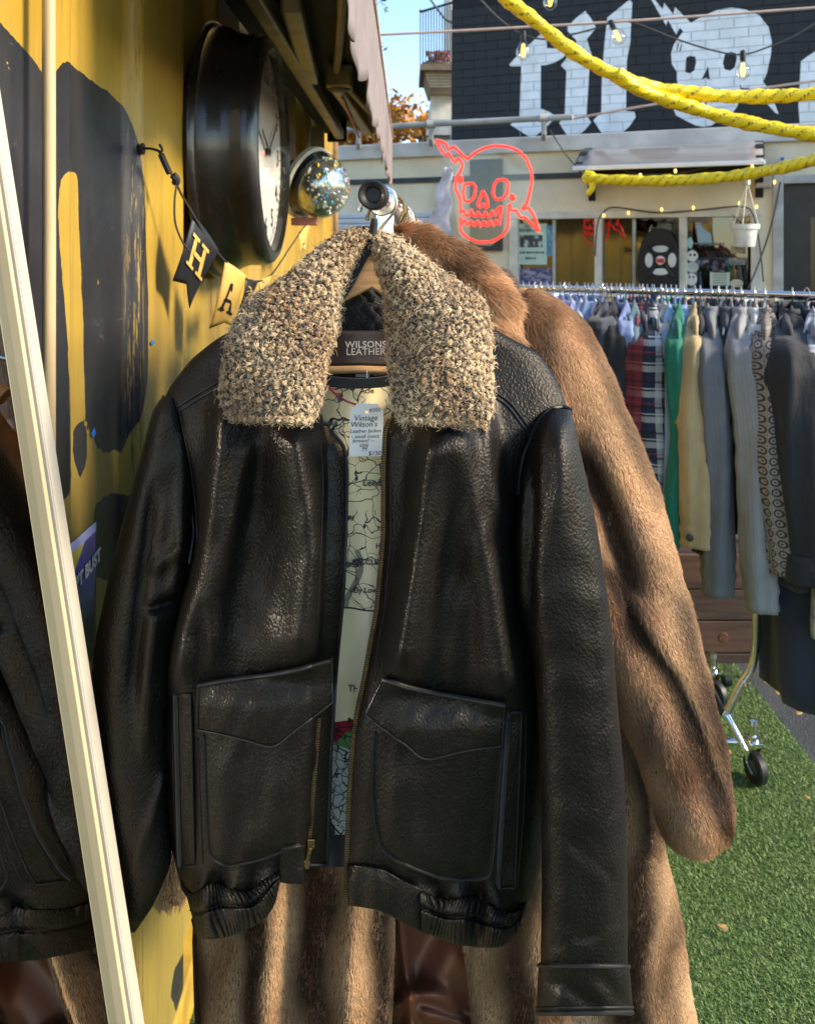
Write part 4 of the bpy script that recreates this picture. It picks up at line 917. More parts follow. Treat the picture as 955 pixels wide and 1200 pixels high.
G_(685, 'hanging_shirt', 'shirt', 'denim blue shirt between powder blue and lilac shirts', DN, .68, .5, seed=4)
G_(694, 'hanging_shirt', 'shirt', 'lilac white shirt beside the first black tee', cm('lilac', (.58, .6, .78)), .68, .5, seed=5, dyaw=.15)
G_(703, 'hanging_tee', 'shirt', 'black tee beside the lilac white shirt', BK, .66, .16, sl_w=(.06, .07), seed=6, collar=False)
G_(711, 'hanging_tee', 'shirt', 'speckled charcoal tee between two black tees', CH, .66, .16, sl_w=(.055, .065), seed=7, collar=False)
G_(722, 'hanging_tee', 'shirt', 'wide sleeved black tee beside the periwinkle blue shirt', BK, .7, .27, sl_w=(.05, .095), seed=8, collar=False, lean=.01)
G_(733, 'hanging_shirt', 'shirt', 'periwinkle blue shirt beside the flared black tee', cm('peri', (.22, .28, .48)), .7, .24, seed=9, sw=.035)
G_(741, 'hanging_shirt', 'shirt', 'slate teal shirt beside the red plaid shirt', cm('teal', (.10, .17, .19)), .72, .3, seed=10, sw=.035)
G_(749, 'hanging_shirt', 'shirt', 'dark red plaid flannel shirt', cm('redplaid', (.16, .012, .022), 'plaid', (.03, .006, .01), (.28, .10, .10)), .74, .58, seed=11, sw=.05)
G_(758, 'hanging_jacket', 'jacket', 'black navy jacket between red and navy plaid', NV, .72, .5, seed=12, sw=.04)
G_(766, 'hanging_shirt', 'shirt', 'navy and white plaid flannel shirt', cm('navyplaid', (.012, .018, .045), 'plaid', (.004, .006, .012), (.66, .66, .62)), .78, .57, seed=13, sw=.05, lean=.01)
G_(780, 'hanging_sweater', 'sweater', 'cream sweater behind the navy plaid shirt', cm('cream', (.52, .48, .40)), .7, .30, seed=14, sw=.045, sl_w=(.05, .04), hw=.165)
G_(786, 'hanging_shirt', 'shirt', 'sky blue shirt beside the green jacket', cm('skyb', (.25, .38, .56)), .76, .52, seed=15, sw=.035)
G_(792, 'hanging_jacket', 'jacket', 'emerald green track jacket', cm('emerald', (.008, .16, .095)), .70, .58, seed=16, sw=.034, lean=.004, hw=.245)
G_(801, 'hanging_shirt', 'shirt', 'light blue shirt with white stripes beside the tan jacket', cm('bluestripe', (.25, .38, .6), 'stripes', (.7, .72, .75)), .62, .4, seed=17, sw=.03, hw=.17)
G_(814, 'hanging_jacket', 'jacket', 'tan denim jacket with a dark cuff button', cm('tan', (.48, .34, .16)), .64, .575, seed=18, sw=.055, lean=.004, button=True, sl_w=(.052, .062), hw=.225)
G_(820, 'hanging_hoodie', 'hoodie', 'black hoodie with raised hood beside the tan jacket', BK, .72, .6, seed=19, sw=.04, neck=.06)
G_(833, 'hanging_sweatshirt', 'sweatshirt', 'heather blue grey sweatshirt with long sleeve', cm('heather', (.165, .165, .17), 'knit'), .70, .71, seed=20, sw=.058, lean=-.01, neck=.065)
G_(851, 'hanging_sweatshirt', 'sweatshirt', 'charcoal blue sweatshirt between two grey ones', cm('charblue', (.05, .052, .058)), .66, .55, seed=21, sw=.035, hw=.15)
G_(868, 'hanging_sweater', 'sweater', 'light grey knit sweater beside the ring patterned shirt', cm('ltgrey', (.30, .295, .28), 'knit'), .70, .73, seed=22, sw=.062, lean=-.055, neck=.06)
G_(884, 'hanging_tee', 'shirt', 'white tee almost hidden behind the ring patterned shirt', cm('whitetee', (.6, .58, .52)), .5, .2, seed=23, sw=.035, hw=.14)
G_(896, 'hanging_shirt', 'shirt', 'tan shirt printed with black rings', cm('ringprint', (.36, .29, .23), 'rings', (.02, .018, .018)), .74, .615, seed=24, sw=.064, lean=-.045)
G_(928, 'hanging_blazer', 'jacket', 'black wool blazer with turned up cuff in front of the post', cloth('blackwool', (.018, .018, .021)), .80, .62, seed=25, sw=.085, lean=-.035, cuff='band', th=.05, neck=.055)
G_(945, 'hanging_dress', 'dress', 'long dark denim dress reaching almost to the ground', cm('darkdenim', (.022, .028, .05)), 1.13, .5, seed=26, sw=.05, th=.075, dyaw=.42, hw=.2)
G_(958, 'hanging_shirt', 'shirt', 'grey and white plaid shirt at the right picture edge', cm('greyplaid', (.30, .31, .33), 'plaid', (.12, .14, .2), (.55, .56, .56)), .9, .6, seed=27, sw=.05)
for k, px in enumerate((606, 613, 620, 627, 634, 641, 648, 662, 689, 707, 716, 727, 737, 753, 764, 775, 842, 858)):
    place_hanger(px, YAW + rng.normal(0, .15), 'plain wire hanger on the crowded chrome rail', 'spare hangers on the chrome rail')
tg = MB(); tg.box(RP(766, -.03), (.022, .004, .045)); tag(tg.build('size_marker', mat('blue_tag', (.02, .2, .5), .4)), 'bright blue tag hanging on the chrome rail', 'tag')

# ------------------------------------------------------------------ wooden crate under the rack
plank = mat('dark_plank', (.055, .030, .019), .6, var=.45, vs=5, stretch=(.8, .8, 9), bs=60, bd=.002); plank2 = mat('red_plank', (.075, .036, .021), .6, var=.45, vs=6, stretch=(.8, .8, 9), bs=60, bd=.002)
CY_ = 3.02
crate = empty('wooden_crate', (*P(830, 780, CY_)[:2], 0), 'dark plank crate on wheels standing under the clothes rack', 'crate')
xl, xr = P(760, 700, CY_)[0], P(888, 700, CY_)[0]
for k, (a, b) in enumerate(((650, 690), (691.5, 727), (728.5, 765), (766.5, 778))):
    z1, z0 = P(0, a, CY_)[2], P(0, b, CY_)[2]; q = MB(); q.box(((xl + xr) / 2, CY_ + .01 + .002 * (k % 2), (z0 + z1) / 2), (xr - xl, .02, z1 - z0)); q.build('plank', plank if k % 2 else plank2, crate, bevel=.003)
    for s in (0, 1):
        q = MB(); q.box((xr - .011 if s else xl + .011, CY_ + .24, (z0 + z1) / 2), (.02, .43, z1 - z0)); q.build('plank', plank2 if k % 2 else plank, crate, bevel=.003)
q = MB(); q.box(((xl + xr) / 2, CY_ + .24, P(0, 652, CY_)[2] - .005), (xr - xl - .05, .42, .02)); q.build('top_board', plank, crate)
q = MB(); q.lathe([(0, .019), (.0012, .014)], P(847, 747, CY_ - .0005), (0, -1, 0), 14); q.build('knot', mat('plank_knot', (.10, .036, .014), .7, var=.5, vs=60), crate)
for x in (853, 800):
    q = MB(); c = P(x, 786, CY_ + .05); q.lathe([(-.012, .028), (.012, .028)], (c[0], CY_ + .07, .042), (1, 0, 0), 18); q.build('wheel', rub, crate, True)
    q = MB(); q.box((c[0], CY_ + .07, .09), (.035, .05, .06)); q.build('wheel_bracket', CHROME, crate, bevel=.003)
# ------------------------------------------------------------------ leaning mirror, pole
STRIP = mat('frame_strip', (.50, .415, .25), .5, var=.04, vs=8)
def mirror():
    t_, b = math.radians(9.0), math.radians(3.0)
    n = V3((math.cos(t_) * math.cos(b), -math.cos(t_) * math.sin(b), math.sin(t_))); e = V3((-math.sin(t_) * math.cos(b), math.sin(t_) * math.sin(b), math.cos(t_))); h = np.cross(n, e)   # h runs towards the viewer or away
    if h[1] < 0: h = -h
    p0 = P(102.6, 760, .84)
    def pt(a, z, d): return p0 + h * a + e * z + n * d          # a = 0 at the far outer edge, negative towards the viewer
    kb = -(p0[2] - .012) / e[2]; kt = kb + 1.98
    root = empty('leaning_mirror', (*pt(-.3, kb, 0)[:2], 0), 'tall mirror in a cream frame leaning on the container wall, reflecting the jacket', 'mirror')
    W_ = -.62; R = np.stack([h, n, e], 1)
    def bar(name, a0, a1, z0, z1, d0, d1, m, bev=.0015):
        q = MB(); q.box(pt((a0 + a1) / 2, (z0 + z1) / 2, (d0 + d1) / 2), (abs(a1 - a0), abs(d1 - d0), abs(z1 - z0)), R); return q.build(name, m, root, bevel=bev)
    for a0, a1 in ((-.018, 0), (W_, W_ + .018)): bar('frame_rail', a0, a1, kb, kt, -.022, 0, WHITEFRAME)
    for z0, z1 in ((kb, kb + .018), (kt - .018, kt)): bar('frame_rail', W_ + .0185, -.0185, z0, z1, -.022, 0, WHITEFRAME)
    gm = mat('frame_groove', (.05, .035, .02), .6, var=0)
    for c in (((-.0201, -.0185), (-.0222, -.0203), (-.0290, -.0224)), ((W_ + .0185, W_ + .0201), (W_ + .0203, W_ + .0222), (W_ + .0224, W_ + .0290))):
        bar('inner_bead', *c[0], kb + .0185, kt - .0185, -.02, -.001, WHITEFRAME, .0006)
        bar('groove', *c[1], kb + .0185, kt - .0185, -.02, -.0085, gm, 0)
        bar('inner_strip', *c[2], kb + .0185, kt - .0185, -.02, -.0030, STRIP, .001)
    for z0, z1 in ((kb + .0185, kb + .029), (kt - .029, kt - .0185)): bar('inner_strip', W_ + .0295, -.0295, z0, z1, -.02, -.0032, STRIP)
    bar('back_board', W_ + .01, -.01, kb + .01, kt - .01, -.032, -.0225, CREAMWOOD, 0)
    m, t, p = nodes('mirror_silver'); p.inputs['Base Color'].default_value = (.80, .80, .78, 1); p.inputs['Metallic'].default_value = 1
    v = coords(t); sm = ramp(t, noise(t, v, 260, 3, .7), .70, .76)
    t.links.new(math_(t, 'MULTIPLY_ADD', sm, .3, .012, True), p.inputs['Roughness'])
    q = MB(); q.box(pt((W_ - .0) / 2, (kb + kt) / 2, -.014), (abs(W_) - .059, .004, kt - kb - .059), R); q.build('mirror_glass', m, root)
mirror()
pole = empty('wooden_pole', (P(57, 300, 1.0)[0], 1.0, 0), 'thin pale wooden pole standing upright against the yellow container wall', 'pole')
q = MB(); q.tube([(P(57, 0, 1.0)[0] - .001, 1.0, 0.012), (P(57, 0, 1.0)[0] + .001, 1.0, 1.6), (P(57, 0, 1.0)[0], 1.0, 2.62)], .0077, 14); q.build('shaft', CREAMWOOD, pole, True)

# ------------------------------------------------------------------ wall clock
def clock():
    D = 2.0; c = V3((WX, D, H + .225))
    root = empty('wall_clock', c, 'large deep black wall clock with white dial seen almost edge on', 'clock')
    shell = mat('clock_black', (.012, .0105, .009), .30, var=.3, vs=8, coat=.25)
    q = MB(); q.lathe([(0, .27), (.002, .292), (.010, .297), (.018, .294), (.022, .288), (.036, .287), (.050, .281), (.064, .273), (.076, .268), (.090, .266), (.108, .267), (.122, .266), (.133, .261), (.141, .250), (.143, .237), (.128, .234), (.120, .234)], c, (1, 0, 0), 96, False); q.build('case', shell, root, True)
    q = MB(); q.lathe([(.118, .001), (.118, .236)], c, (1, 0, 0), 72); q.build('dial', mat('dial_white', (.70, .67, .60), .5, var=.06), root)
    q = MB(); q.lathe([(.138, .0015), (.138, .2365)], c, (1, 0, 0), 72); q.build('glass', glassy('clock_glass', (.97, .96, .94), .45, .01), root)
    q = MB()
    for k in range(60):
        a = k / 60 * 6.28318; L = .018 if k % 5 == 0 else .009; d = V3((0, math.sin(a), math.cos(a))); s = V3((0, math.cos(a), -math.sin(a)))
        q.box(c + V3((.1192, 0, 0)) + d * (.222 - L / 2), (.001, .003 if k % 5 == 0 else .0015, L), np.stack([V3((1, 0, 0)), s, d], 1))
    ink = mat('dial_ink', (.02, .02, .02), .5, var=0); q.build('minute_marks', ink, root)['kind'] = 'stuff'
    for k in range(1, 13):
        a = k / 12 * 6.28318; q = MB(); addtext(q, str(k), .062, c + V3((.1195, .178 * math.sin(a), .178 * math.cos(a))), (0, 1, 0), (0, 0, 1), off=.001); q.build('numeral', ink, root)
    for a, L, wd in ((5.1, .12, .008), (1.0, .17, .006)):
        d = V3((0, math.sin(a), math.cos(a))); s = V3((0, math.cos(a), -math.sin(a))); q = MB(); q.box(c + V3((.126, 0, 0)) + d * (L / 2 - .02), (.0015, wd, L), np.stack([V3((1, 0, 0)), s, d], 1)); q.build('hand', ink, root)
    q = MB(); q.lathe([(.119, .008), (.130, .008), (.131, .003)], c, (1, 0, 0), 16); q.build('hand_boss', ink, root)
clock()

# ------------------------------------------------------------------ party light dome on the wall
def disco():
    D = 2.5; c = P(362, 214, D); ax = V3((.80, -.42, -.36)); ax /= np.linalg.norm(ax); R_ = .105
    root = empty('party_light', c, 'clear domed party light with coloured lenses on a black wall bracket', 'party light')
    q = MB(); q.lathe([(-.008, R_ * 1.04), (.006, R_ * 1.05), (.012, R_ * 1.0), (.010, R_ * .95), (-.006, R_ * .95)], c, ax, 48, False); q.build('rim', mat('rim_ivory', (.62, .58, .46), .4, var=.1), root, True)
    q = MB(); q.lathe([(-.012, .001), (-.012, R_ * .98), (-.006, R_ * .98)], c, ax, 40); q.build('back_plate', BLACK, root, True)
    prof = [(R_ * 1.25 * math.sin(a), R_ * .985 * math.cos(a)) for a in np.linspace(.0, math.pi / 2 - .01, 16)]
    q = MB(); q.lathe(prof, c, ax, 48); q.build('dome', glassy('dome_glass', (.86, .88, .86), 1.0, .03), root, True)
    bm_ = mat('lens_ball', (.55, .55, .52), .16, .85, var=.4, vs=30); q = MB(); q.lathe([(R_ * .02, .001)] + [(R_ * .42 - R_ * .72 * math.cos(a), R_ * .84 * math.sin(a)) for a in np.linspace(.1, math.pi - .1, 14)], c, ax, 32); q.build('ball', bm_, root, True)
    cols = {'amber_lens': (.85, .55, .04), 'teal_lens': (.05, .55, .55), 'clear_lens': (.75, .78, .76), 'blue_lens': (.12, .25, .6)}
    B_ = {k: MB() for k in cols}; ks = list(cols)
    for i in range(420):
        d = rng.normal(0, 1, 3); d /= np.linalg.norm(d)
        if d @ ax < -.2 or d @ V3((.75, -.45, .25)) < .15: continue
        k = ks[rng.choice(4, p=[.17, .09, .66, .08])]; r = rng.uniform(.002, .0055); o_ = c + ax * (R_ * .42 + (d @ ax) * R_ * .72) + (d - ax * (d @ ax)) * R_ * .84
        B_[k].lathe([(-.001, r), (r * .6, r * .8), (r * .9, r * .3)], o_, d, 8)
    for k in ks:
        o = B_[k].build(k, mat(k, cols[k], .12, 0, var=0, coat=.6), root, True); o['kind'] = 'stuff'
    q = MB(); q.box((WX + .045, D + .04, H + .26), (.05, .05, .09)); q.box((WX + .06, D + .04, H + .245), (.12, .02, .03)); q.tube([(WX + .03, D + .02, H + .225), (WX + .12, D + .01, H + .22), c - ax * .015], .012, 8); q.tube([(WX + .03, D + .03, H + .15), c - ax * .015 - V3((0, 0, .05))], .01, 8); q.build('bracket', BLACK, root, bevel=.003)
    q = MB(); q.box(c + V3((-.01, -.02, -.115)), (.075, .03, .022)); q.build('terminal', mat('terminal_red', (.35, .12, .08), .5), root, bevel=.003)
disco()

# ------------------------------------------------------------------ letter banner on the wall
def slab(ch, size):
    Q = {'H': [[(-.34, -.42), (-.18, -.42), (-.18, .42), (-.34, .42)], [(.18, -.42), (.34, -.42), (.34, .42), (.18, .42)], [(-.2, -.07), (.2, -.07), (.2, .07), (-.2, .07)]] + [[(x - .19, y), (x + .19, y), (x + .19, y + .1), (x - .19, y + .1)] for x in (-.26, .26) for y in (-.5, .4)],
         'A': [[(-.36, -.44), (-.22, -.44), (.05, .5), (-.07, .5)], [(.2, -.44), (.38, -.44), (.08, .5), (-.06, .5)], [(-.24, -.16), (.24, -.16), (.22, -.05), (-.22, -.05)], [(-.48, -.5), (-.12, -.5), (-.12, -.41), (-.48, -.41)], [(.1, -.5), (.5, -.5), (.5, -.41), (.1, -.41)]],
         'P': [[(-.26, -.45), (-.08, -.45), (-.08, .5), (-.26, .5)], [(-.1, .38), (.22, .38), (.18, .5), (-.1, .5)], [(-.1, -.05), (.18, -.05), (.22, .07), (-.1, .07)], [(.14, .0), (.32, .12), (.32, .34), (.14, .44)], [(-.38, -.5), (.05, -.5), (.05, -.41), (-.38, -.41)]],
         'Y': [[(-.09, -.45), (.09, -.45), (.09, .05), (-.09, .05)], [(-.09, .0), (.06, .05), (-.26, .5), (-.42, .5)], [(-.06, .05), (.09, .0), (.42, .5), (.26, .5)], [(-.22, -.5), (.22, -.5), (.22, -.41), (-.22, -.41)]]}[ch]
    V = []; fs = []
    for i, q in enumerate(Q):
        fs.append(tuple(range(len(V), len(V) + 4))); V += [(x * size, y * size, i * .00025) for x, y in q]
    return np.array(V), fs
def banner():
    root = empty('letter_banner', P(170, 176, 1.456), 'black and gold letter pennant string hooked to the wall below the clock', 'banner')
    black = mat('pennant_black', (.014, .014, .017), .5, var=.2); gold_ = mat('pennant_gold', (.72, .43, .10), .5, var=.1); cord = mat('banner_cord', (.02, .018, .016), .8, var=0)
    q = MB(); hk = P(170, 174, 1.44); q.lathe([(0, .010), (.003, .010)], (WX + .001, 1.445, hk[2]), (1, 0, 0), 14); q.tube(resample([(WX, 1.445, hk[2]), P(176, 174, 1.44), P(184, 176, 1.43), P(190, 178, 1.43), P(190, 174, 1.43), P(187, 169, 1.43)], 20), .0022, 8); q.build('wall_hook', BLACK, root, True)
    pts = [P(187, 178, 1.43), P(197, 196, 1.45), P(205, 211, 1.47), P(213, 228, 1.49), P(226, 250, 1.52), P(240, 275, 1.56), P(253, 293, 1.60), P(264, 306, 1.63), P(285, 324, 1.68), P(298, 330, 1.74), P(318, 322, 1.95), P(340, 290, 2.3), P(358, 264, 2.75)]
    q = MB(); q.tube(resample(pts, 80), .0022, 6); q.tube(resample([P(189, 181, 1.432), P(199, 203, 1.45)], 6), .0055, 8); q.tube(resample([P(203, 205, 1.46), P(207, 210, 1.465), P(206, 215, 1.47)], 8), .007, 8); q.tube(resample([P(208, 213, 1.47), P(205, 235, 1.455), P(206, 262, 1.45), P(215, 285, 1.455), P(224, 296, 1.46)], 24), .0018, 6); q.build('cord', cord, root, True)
    def flag(q3, tail, m, let, lm, size, ctr):
        # q3: top-left, top-right points, tail: right tip, notch, left tip   (px, py, Y)
        L = [P(*a) for a in q3]; T = [P(*a) for a in tail]; n = 14; G = []
        for i in range(n):
            v = i / (n - 1); row = []
            for j in range(9):
                u = j / 8
                bot = T[2] * (1 - u / .5) + T[1] * (u / .5) if u <= .5 else T[1] * (2 - u / .5) + T[0] * (u / .5 - 1)
                top = L[0] * (1 - u) + L[1] * u; row.append(top * (1 - v) + bot * v + V3((.006 * math.sin(v * 3 + u * 2), -.012 * math.sin(v * math.pi) * (1 - u), 0)))
            G.append(row)
        G = np.array(G); pn = grid('pennant', G, m, root, solid=.0015, offset=0)
        (cx, cy), (ux, uy), (vx, vy) = ctr; q = MB(); V, fs = slab(let, 1.0); pts3 = []; Gf = G.reshape(-1, 3); Gp = np.stack([CX + F * Gf[:, 0] / Gf[:, 1], HY - F * (Gf[:, 2] - H) / Gf[:, 1]], 1)
        for a in V:
            p2 = np.array([cx + a[0] * ux + a[1] * vx, cy + a[0] * uy + a[1] * vy]); d = np.linalg.norm(Gp - p2, axis=1); kk = np.argsort(d)[:14]
            sol = np.linalg.lstsq(np.concatenate([Gp[kk] - p2, np.ones((14, 1))], 1), 1 / Gf[kk, 1], rcond=None)[0]; pts3.append(P(p2[0], p2[1], 1 / sol[2] - .0050 - a[2]))
        q.add(pts3, fs); q.build('letter', lm, root)
    flag([(226.5, 251, 1.53), (253, 293, 1.60)], [(226, 361, 1.60), (222, 333, 1.555), (202, 329, 1.52)], black, 'H', gold_, 0, [(232, 301), (20, 24), (9, -36)])
    flag([(264, 305.5, 1.63), (285, 323, 1.68)], [(275.5, 382, 1.69), (266, 378, 1.66), (245, 385, 1.64)], gold_, 'A', black, 0, [(268.5, 349), (15, 8), (8, -34)])
    flag([(288, 326, 1.69), (299, 330, 1.75)], [(292, 366, 1.74), (286, 360, 1.72), (280, 362, 1.70)], black, 'P', gold_, 0, [(292, 345), (9, 6), (3, -18)])
    flag([(303, 328, 1.80), (315, 323, 1.92)], [(314, 352, 1.92), (309, 348, 1.86), (303, 352, 1.82)], gold_, 'P', black, 0, [(309, 338), (8, -2), (0, -16)])
    flag([(350, 272, 2.6), (361, 262, 2.8)], [(361, 294, 2.8), (356, 290, 2.7), (350, 296, 2.62)], gold_, 'Y', black, 0, [(356, 278), (8, -5), (0, -18)])
banner()

# ------------------------------------------------------------------ retractable awning
def awning():
    Yn, Yf = 1.16, 4.65
    root = empty('wall_awning', (WX, Yf, H + .6), 'half folded awning on the container wall with scalloped grey fabric valance', 'awning')
    alu = mat('awning_aluminium', (.30, .25, .15), .45, .4, var=.2); dark = mat('awning_underside', (.035, .032, .03), .9); fab = mat('valance_fabric', (.215, .178, .17), .85, var=.10, vs=14, bs=500, bd=.0006)
    q = MB(); q.box((-.385, (Yn + 4.35) / 2, H + .63), (.10, 4.35 - Yn, .10)); q.build('cassette', dark, root, bevel=.01)
    q = MB(); q.box((-.345, (Yn + 4.35) / 2, H + .575), (.045, 4.35 - Yn, .05)); q.build('lower_rail', alu, root, bevel=.008)
    q = MB(); q.box((-.10, (Yn + Yf) / 2, H + .605), (.035, Yf - Yn, .035)); q.build('front_bar', alu, root, bevel=.006)
    G = np.array([[(x, y, H + .655 - .03 * k - .006 * math.sin(k * 9 + y)) for x, k in ((-.335, 0), (-.26, .35), (-.18, .7), (-.10, 1.0))] for y in np.linspace(Yn, Yf, 30)]); grid('canopy', G, dark, root, solid=.002)
    # folded arms
    q = MB(); q.box((-.30, 2.45, H + .575), (.05, .9, .045), Matrix.Rotation(.06, 3, 'Z')); q.box((-.235, 2.95, H + .585), (.09, .10, .075)); q.box((-.22, 3.55, H + .565), (.045, 1.25, .04), Matrix.Rotation(-.05, 3, 'Z')); q.build('folding_arm', alu, root, bevel=.008)
    q = MB(); q.tube([(-.225, 2.95, H + .57), (-.16, 3.6, H + .575), (-.115, 4.3, H + .59)], .012, 8); q.tube([(-.24, 2.9, H + .60), (-.17, 2.2, H + .60), (-.12, 1.6, H + .60)], .014, 8); q.build('folding_arm', alu, root, True)
    q = MB(); q.lathe([(-.045, .03), (-.04, .04), (.04, .04), (.045, .03)], (-.235, 2.95, H + .585), (0, 0, 1), 18); q.build('elbow_joint', BLACK, root, True)
    q = MB(); q.box((-.235, 3.6, H + .535), (.008, 1.1, .004)); q.build('cable', mat('arm_cable_red', (.45, .06, .07), .5), root)
    q = MB(); q.box((-.36, 4.37, H + .60), (.10, .03, .12)); q.build('end_cap', BLACK, root, bevel=.006)
    q = MB(); q.box((-.41, 3.9, H + .50), (.06, .04, .10)); q.build('wall_bracket', alu, root, bevel=.004)
    n = 260; ys = np.linspace(Yn, Yf, n); per = .33; G = []
    for y in ys:
        f = ((y - Yn) % per) / per; zb = .365 - .035 * (math.sin(f * math.pi)) ** .8
        col = []
        for k in range(10):
            v = k / 9; col.append((-.082 - .010 * v + .006 * math.sin(y * 11) * v + .004 * math.sin(y * 31 + 2) * v, y, H + .59 * (1 - v) + zb * v))
        G.append(col)
    grid('valance', np.array(G), fab, root, solid=.0015)
    q = MB(); q.tube([(-.081, y, H + .594 + .002 * math.sin(y * 9)) for y in np.linspace(Yn, Yf, 40)], .006, 8); q.build('piping', mat('valance_piping', (.42, .26, .19), .7), root, True)
awning()

# ------------------------------------------------------------------ near rail
nr = empty('near_clothes_rail', (P(437, 228, .80)[0], .93, 0), 'chrome clothes rail with black end cap holding the leather jacket and fur coat', 'clothes rail')
ra, rb = P(437.5, 228.5, .80), V3((.035, 2.5, P(437, 228, .8)[2]))
rd_ = (rb - ra) / np.linalg.norm(rb - ra)
q = MB(); q.tube([ra + rd_ * .012, rb], .0118, 18); q.build('rail', CHROME, nr, True)
q = MB(); q.lathe([(-.001, .0005), (-.0015, .0065), (-.005, .0085), (-.0065, .0122), (-.004, .0140), (.012, .0142), (.013, .012)], ra, rd_, 36); q.build('end_cap', BLACK, nr, True)
q = MB(); px_ = ra + rd_ * .135; q.tube([(px_[0], px_[1], ra[2] - .010), (px_[0], px_[1], ra[2] - .12)], .0125, 16); q.build('drop_arm', CHROME, nr, True)
q = MB(); q.lathe([(-.018, .0145), (-.017, .0155), (.017, .0155), (.018, .0145)], px_, rd_, 20); q.build('tee_joint', CHROME, nr, True)
q = MB(); q.tube([(rb[0], rb[1], rb[2]), (rb[0], rb[1], .05)], .0125, 12); q.build('post', CHROME, nr, True)
q = MB(); q.tube([(.004, 1.9, ra[2]), (.004, 1.9, .05)], .0125, 12); q.build('post', CHROME, nr, True); q = MB(); q.tube([(rb[0], rb[1] + .02, .05), (.004, 1.9, .05)], .0125, 12); q.build('base_bar', CHROME, nr, True)
for yy in (1.9, rb[1]):
    q = MB(); q.tube([(-.22, yy, .03), (.25, yy, .03)], .012, 12); q.build('foot', CHROME, nr, True)
def near_hook(Yh, yaw, lab, m, r=.0015, big=1.0):
    root = empty('hanger_hook', (0, 0, 0), lab, 'hanger'); k = (Yh - ra[1]) / rd_[1]; c = ra + rd_ * k + V3((0, 0, -.002))
    a = resample([(0, 0, -.075), (0, 0, -.04), (.012, 0, -.022), (.0215, 0, -.002), (.0165, 0, .011), (0, 0, .0155), (-.0155, 0, .010), (-.021, 0, -.004), (-.0235, 0, -.013)], 30) * big
    cs, sn = math.cos(yaw), math.sin(yaw); pts = [c + V3((x * cs, x * sn + .0, z)) for x, y, z in a]
    root.location = c
    q = MB(); q.tube(pts, r, 8); q.lathe([(-.003, .002), (0, .003), (.003, .002)], pts[-1], (0, 0, 1), 8); q.build('hook', m, root, True)
    q = MB(); q.tube(resample([c + V3((-.17, .03, -.16)), c + V3((-.08, .015, -.11)), pts[0], c + V3((.08, -.015, -.11)), c + V3((.17, -.03, -.16))], 20), .004, 8); q.build('shoulder_arm', STEEL, root, True)
    root['group'] = 'bare wire hangers on the near rail'
for k, (Yh, yw, lab) in enumerate(((1.00, .35, 'nearest bare wire hanger hook right behind the black rail end'), (1.14, .5, 'second brassy hanger hook along the near chrome rail'), (1.24, .3, 'third wire hanger hook along the near chrome rail'), (1.36, .6, 'fourth hanger hook along the near chrome rail'), (1.5, .3, 'fifth hanger hook along the near chrome rail'), (1.68, .5, 'next to last hanger hook on the near rail'), (1.9, .2, 'last hanger hook far down the near chrome rail'))):
    near_hook(Yh, yw, lab, BRASS if k in (0, 1, 4) else STEEL, .0018)

# coats added out of sight behind the fur coat to shade the wall
for k, (Yh, lab, c, L) in enumerate(((1.27, 'added dark brown coat hanging next behind the fur coat, shading the wall', (.05, .03, .02), .95), (1.42, 'added black coat hanging third on the near rail, shading the wall', (.012, .012, .013), 1.0), (1.58, 'added charcoal coat hanging fourth on the near rail, shading the wall', (.04, .04, .045), .9), (1.76, 'added brown coat hanging last on the near rail, shading the wall', (.08, .045, .025), 1.0))):
    r_ = garment(905, 'added_shade_coat', 'coat', lab, cloth('coat_cloth_%d' % k, c), L, .5, seed=40 + k, th=.04, hw=.17, sw=.05)
    r_['group'] = 'added coats shading the wall'; kk_ = (Yh - ra[1]) / rd_[1]; c_ = ra + rd_ * kk_; r_.location = c_ + V3((0, 0, .0)); r_.rotation_euler = (0, 0, -math.pi / 2 + .1)
    hg = [o for o in bpy.data.objects if o.get('category') == 'hanger' and (Vector(o.location) - Vector(RP(905))).length < 1e-4][-1]
    hg.location = c_ + V3((0, 0, -.006)); hg.rotation_euler = r_.rotation_euler; hg['group'] = 'hangers on the near rail'
# ------------------------------------------------------------------ fur coat
def normals(G):
    du = np.gradient(G, axis=1); dv = np.gradient(G, axis=0); n = np.cross(dv, du); return n / (np.linalg.norm(n, axis=-1, keepdims=True) + 1e-12)
def rowtube(rows, n=36, exp=1.0, nrow=90, wob=0.0, seed=0, closeb=False):
    """rows: (py, pxL, pxR, Ycentre, half depth)"""
    rows = np.array(rows, float); y = np.linspace(rows[0, 0], rows[-1, 0], nrow); k = np.exp(-.5 * (np.arange(-9, 10) / 2.2) ** 2); k /= k.sum()
    def I(c):
        v = np.interp(y, rows[:, 0], rows[:, c]); pv = np.concatenate([2 * v[0] - v[9:0:-1], v, 2 * v[-1] - v[-2:-11:-1]]); return np.convolve(pv, k, 'valid')
    L, R, Yc, hd = I(1), I(2), I(3), I(4); c, hw = (L + R) / 2, (R - L) / 2; sl = np.gradient(c, y)
    a = np.linspace(0, 2 * np.pi, n, endpoint=False) + math.pi / 2; ca, sa = np.cos(a), np.sin(a)
    sgn = lambda x, e: np.sign(x) * np.abs(x) ** e
    px = c[:, None] + hw[:, None] * sgn(ca, exp)[None]; py = y[:, None] - (hw * sl)[:, None] * ca[None] * .6; Y = Yc[:, None] + hd[:, None] * sgn(sa, exp)[None]
    return px, py, Y
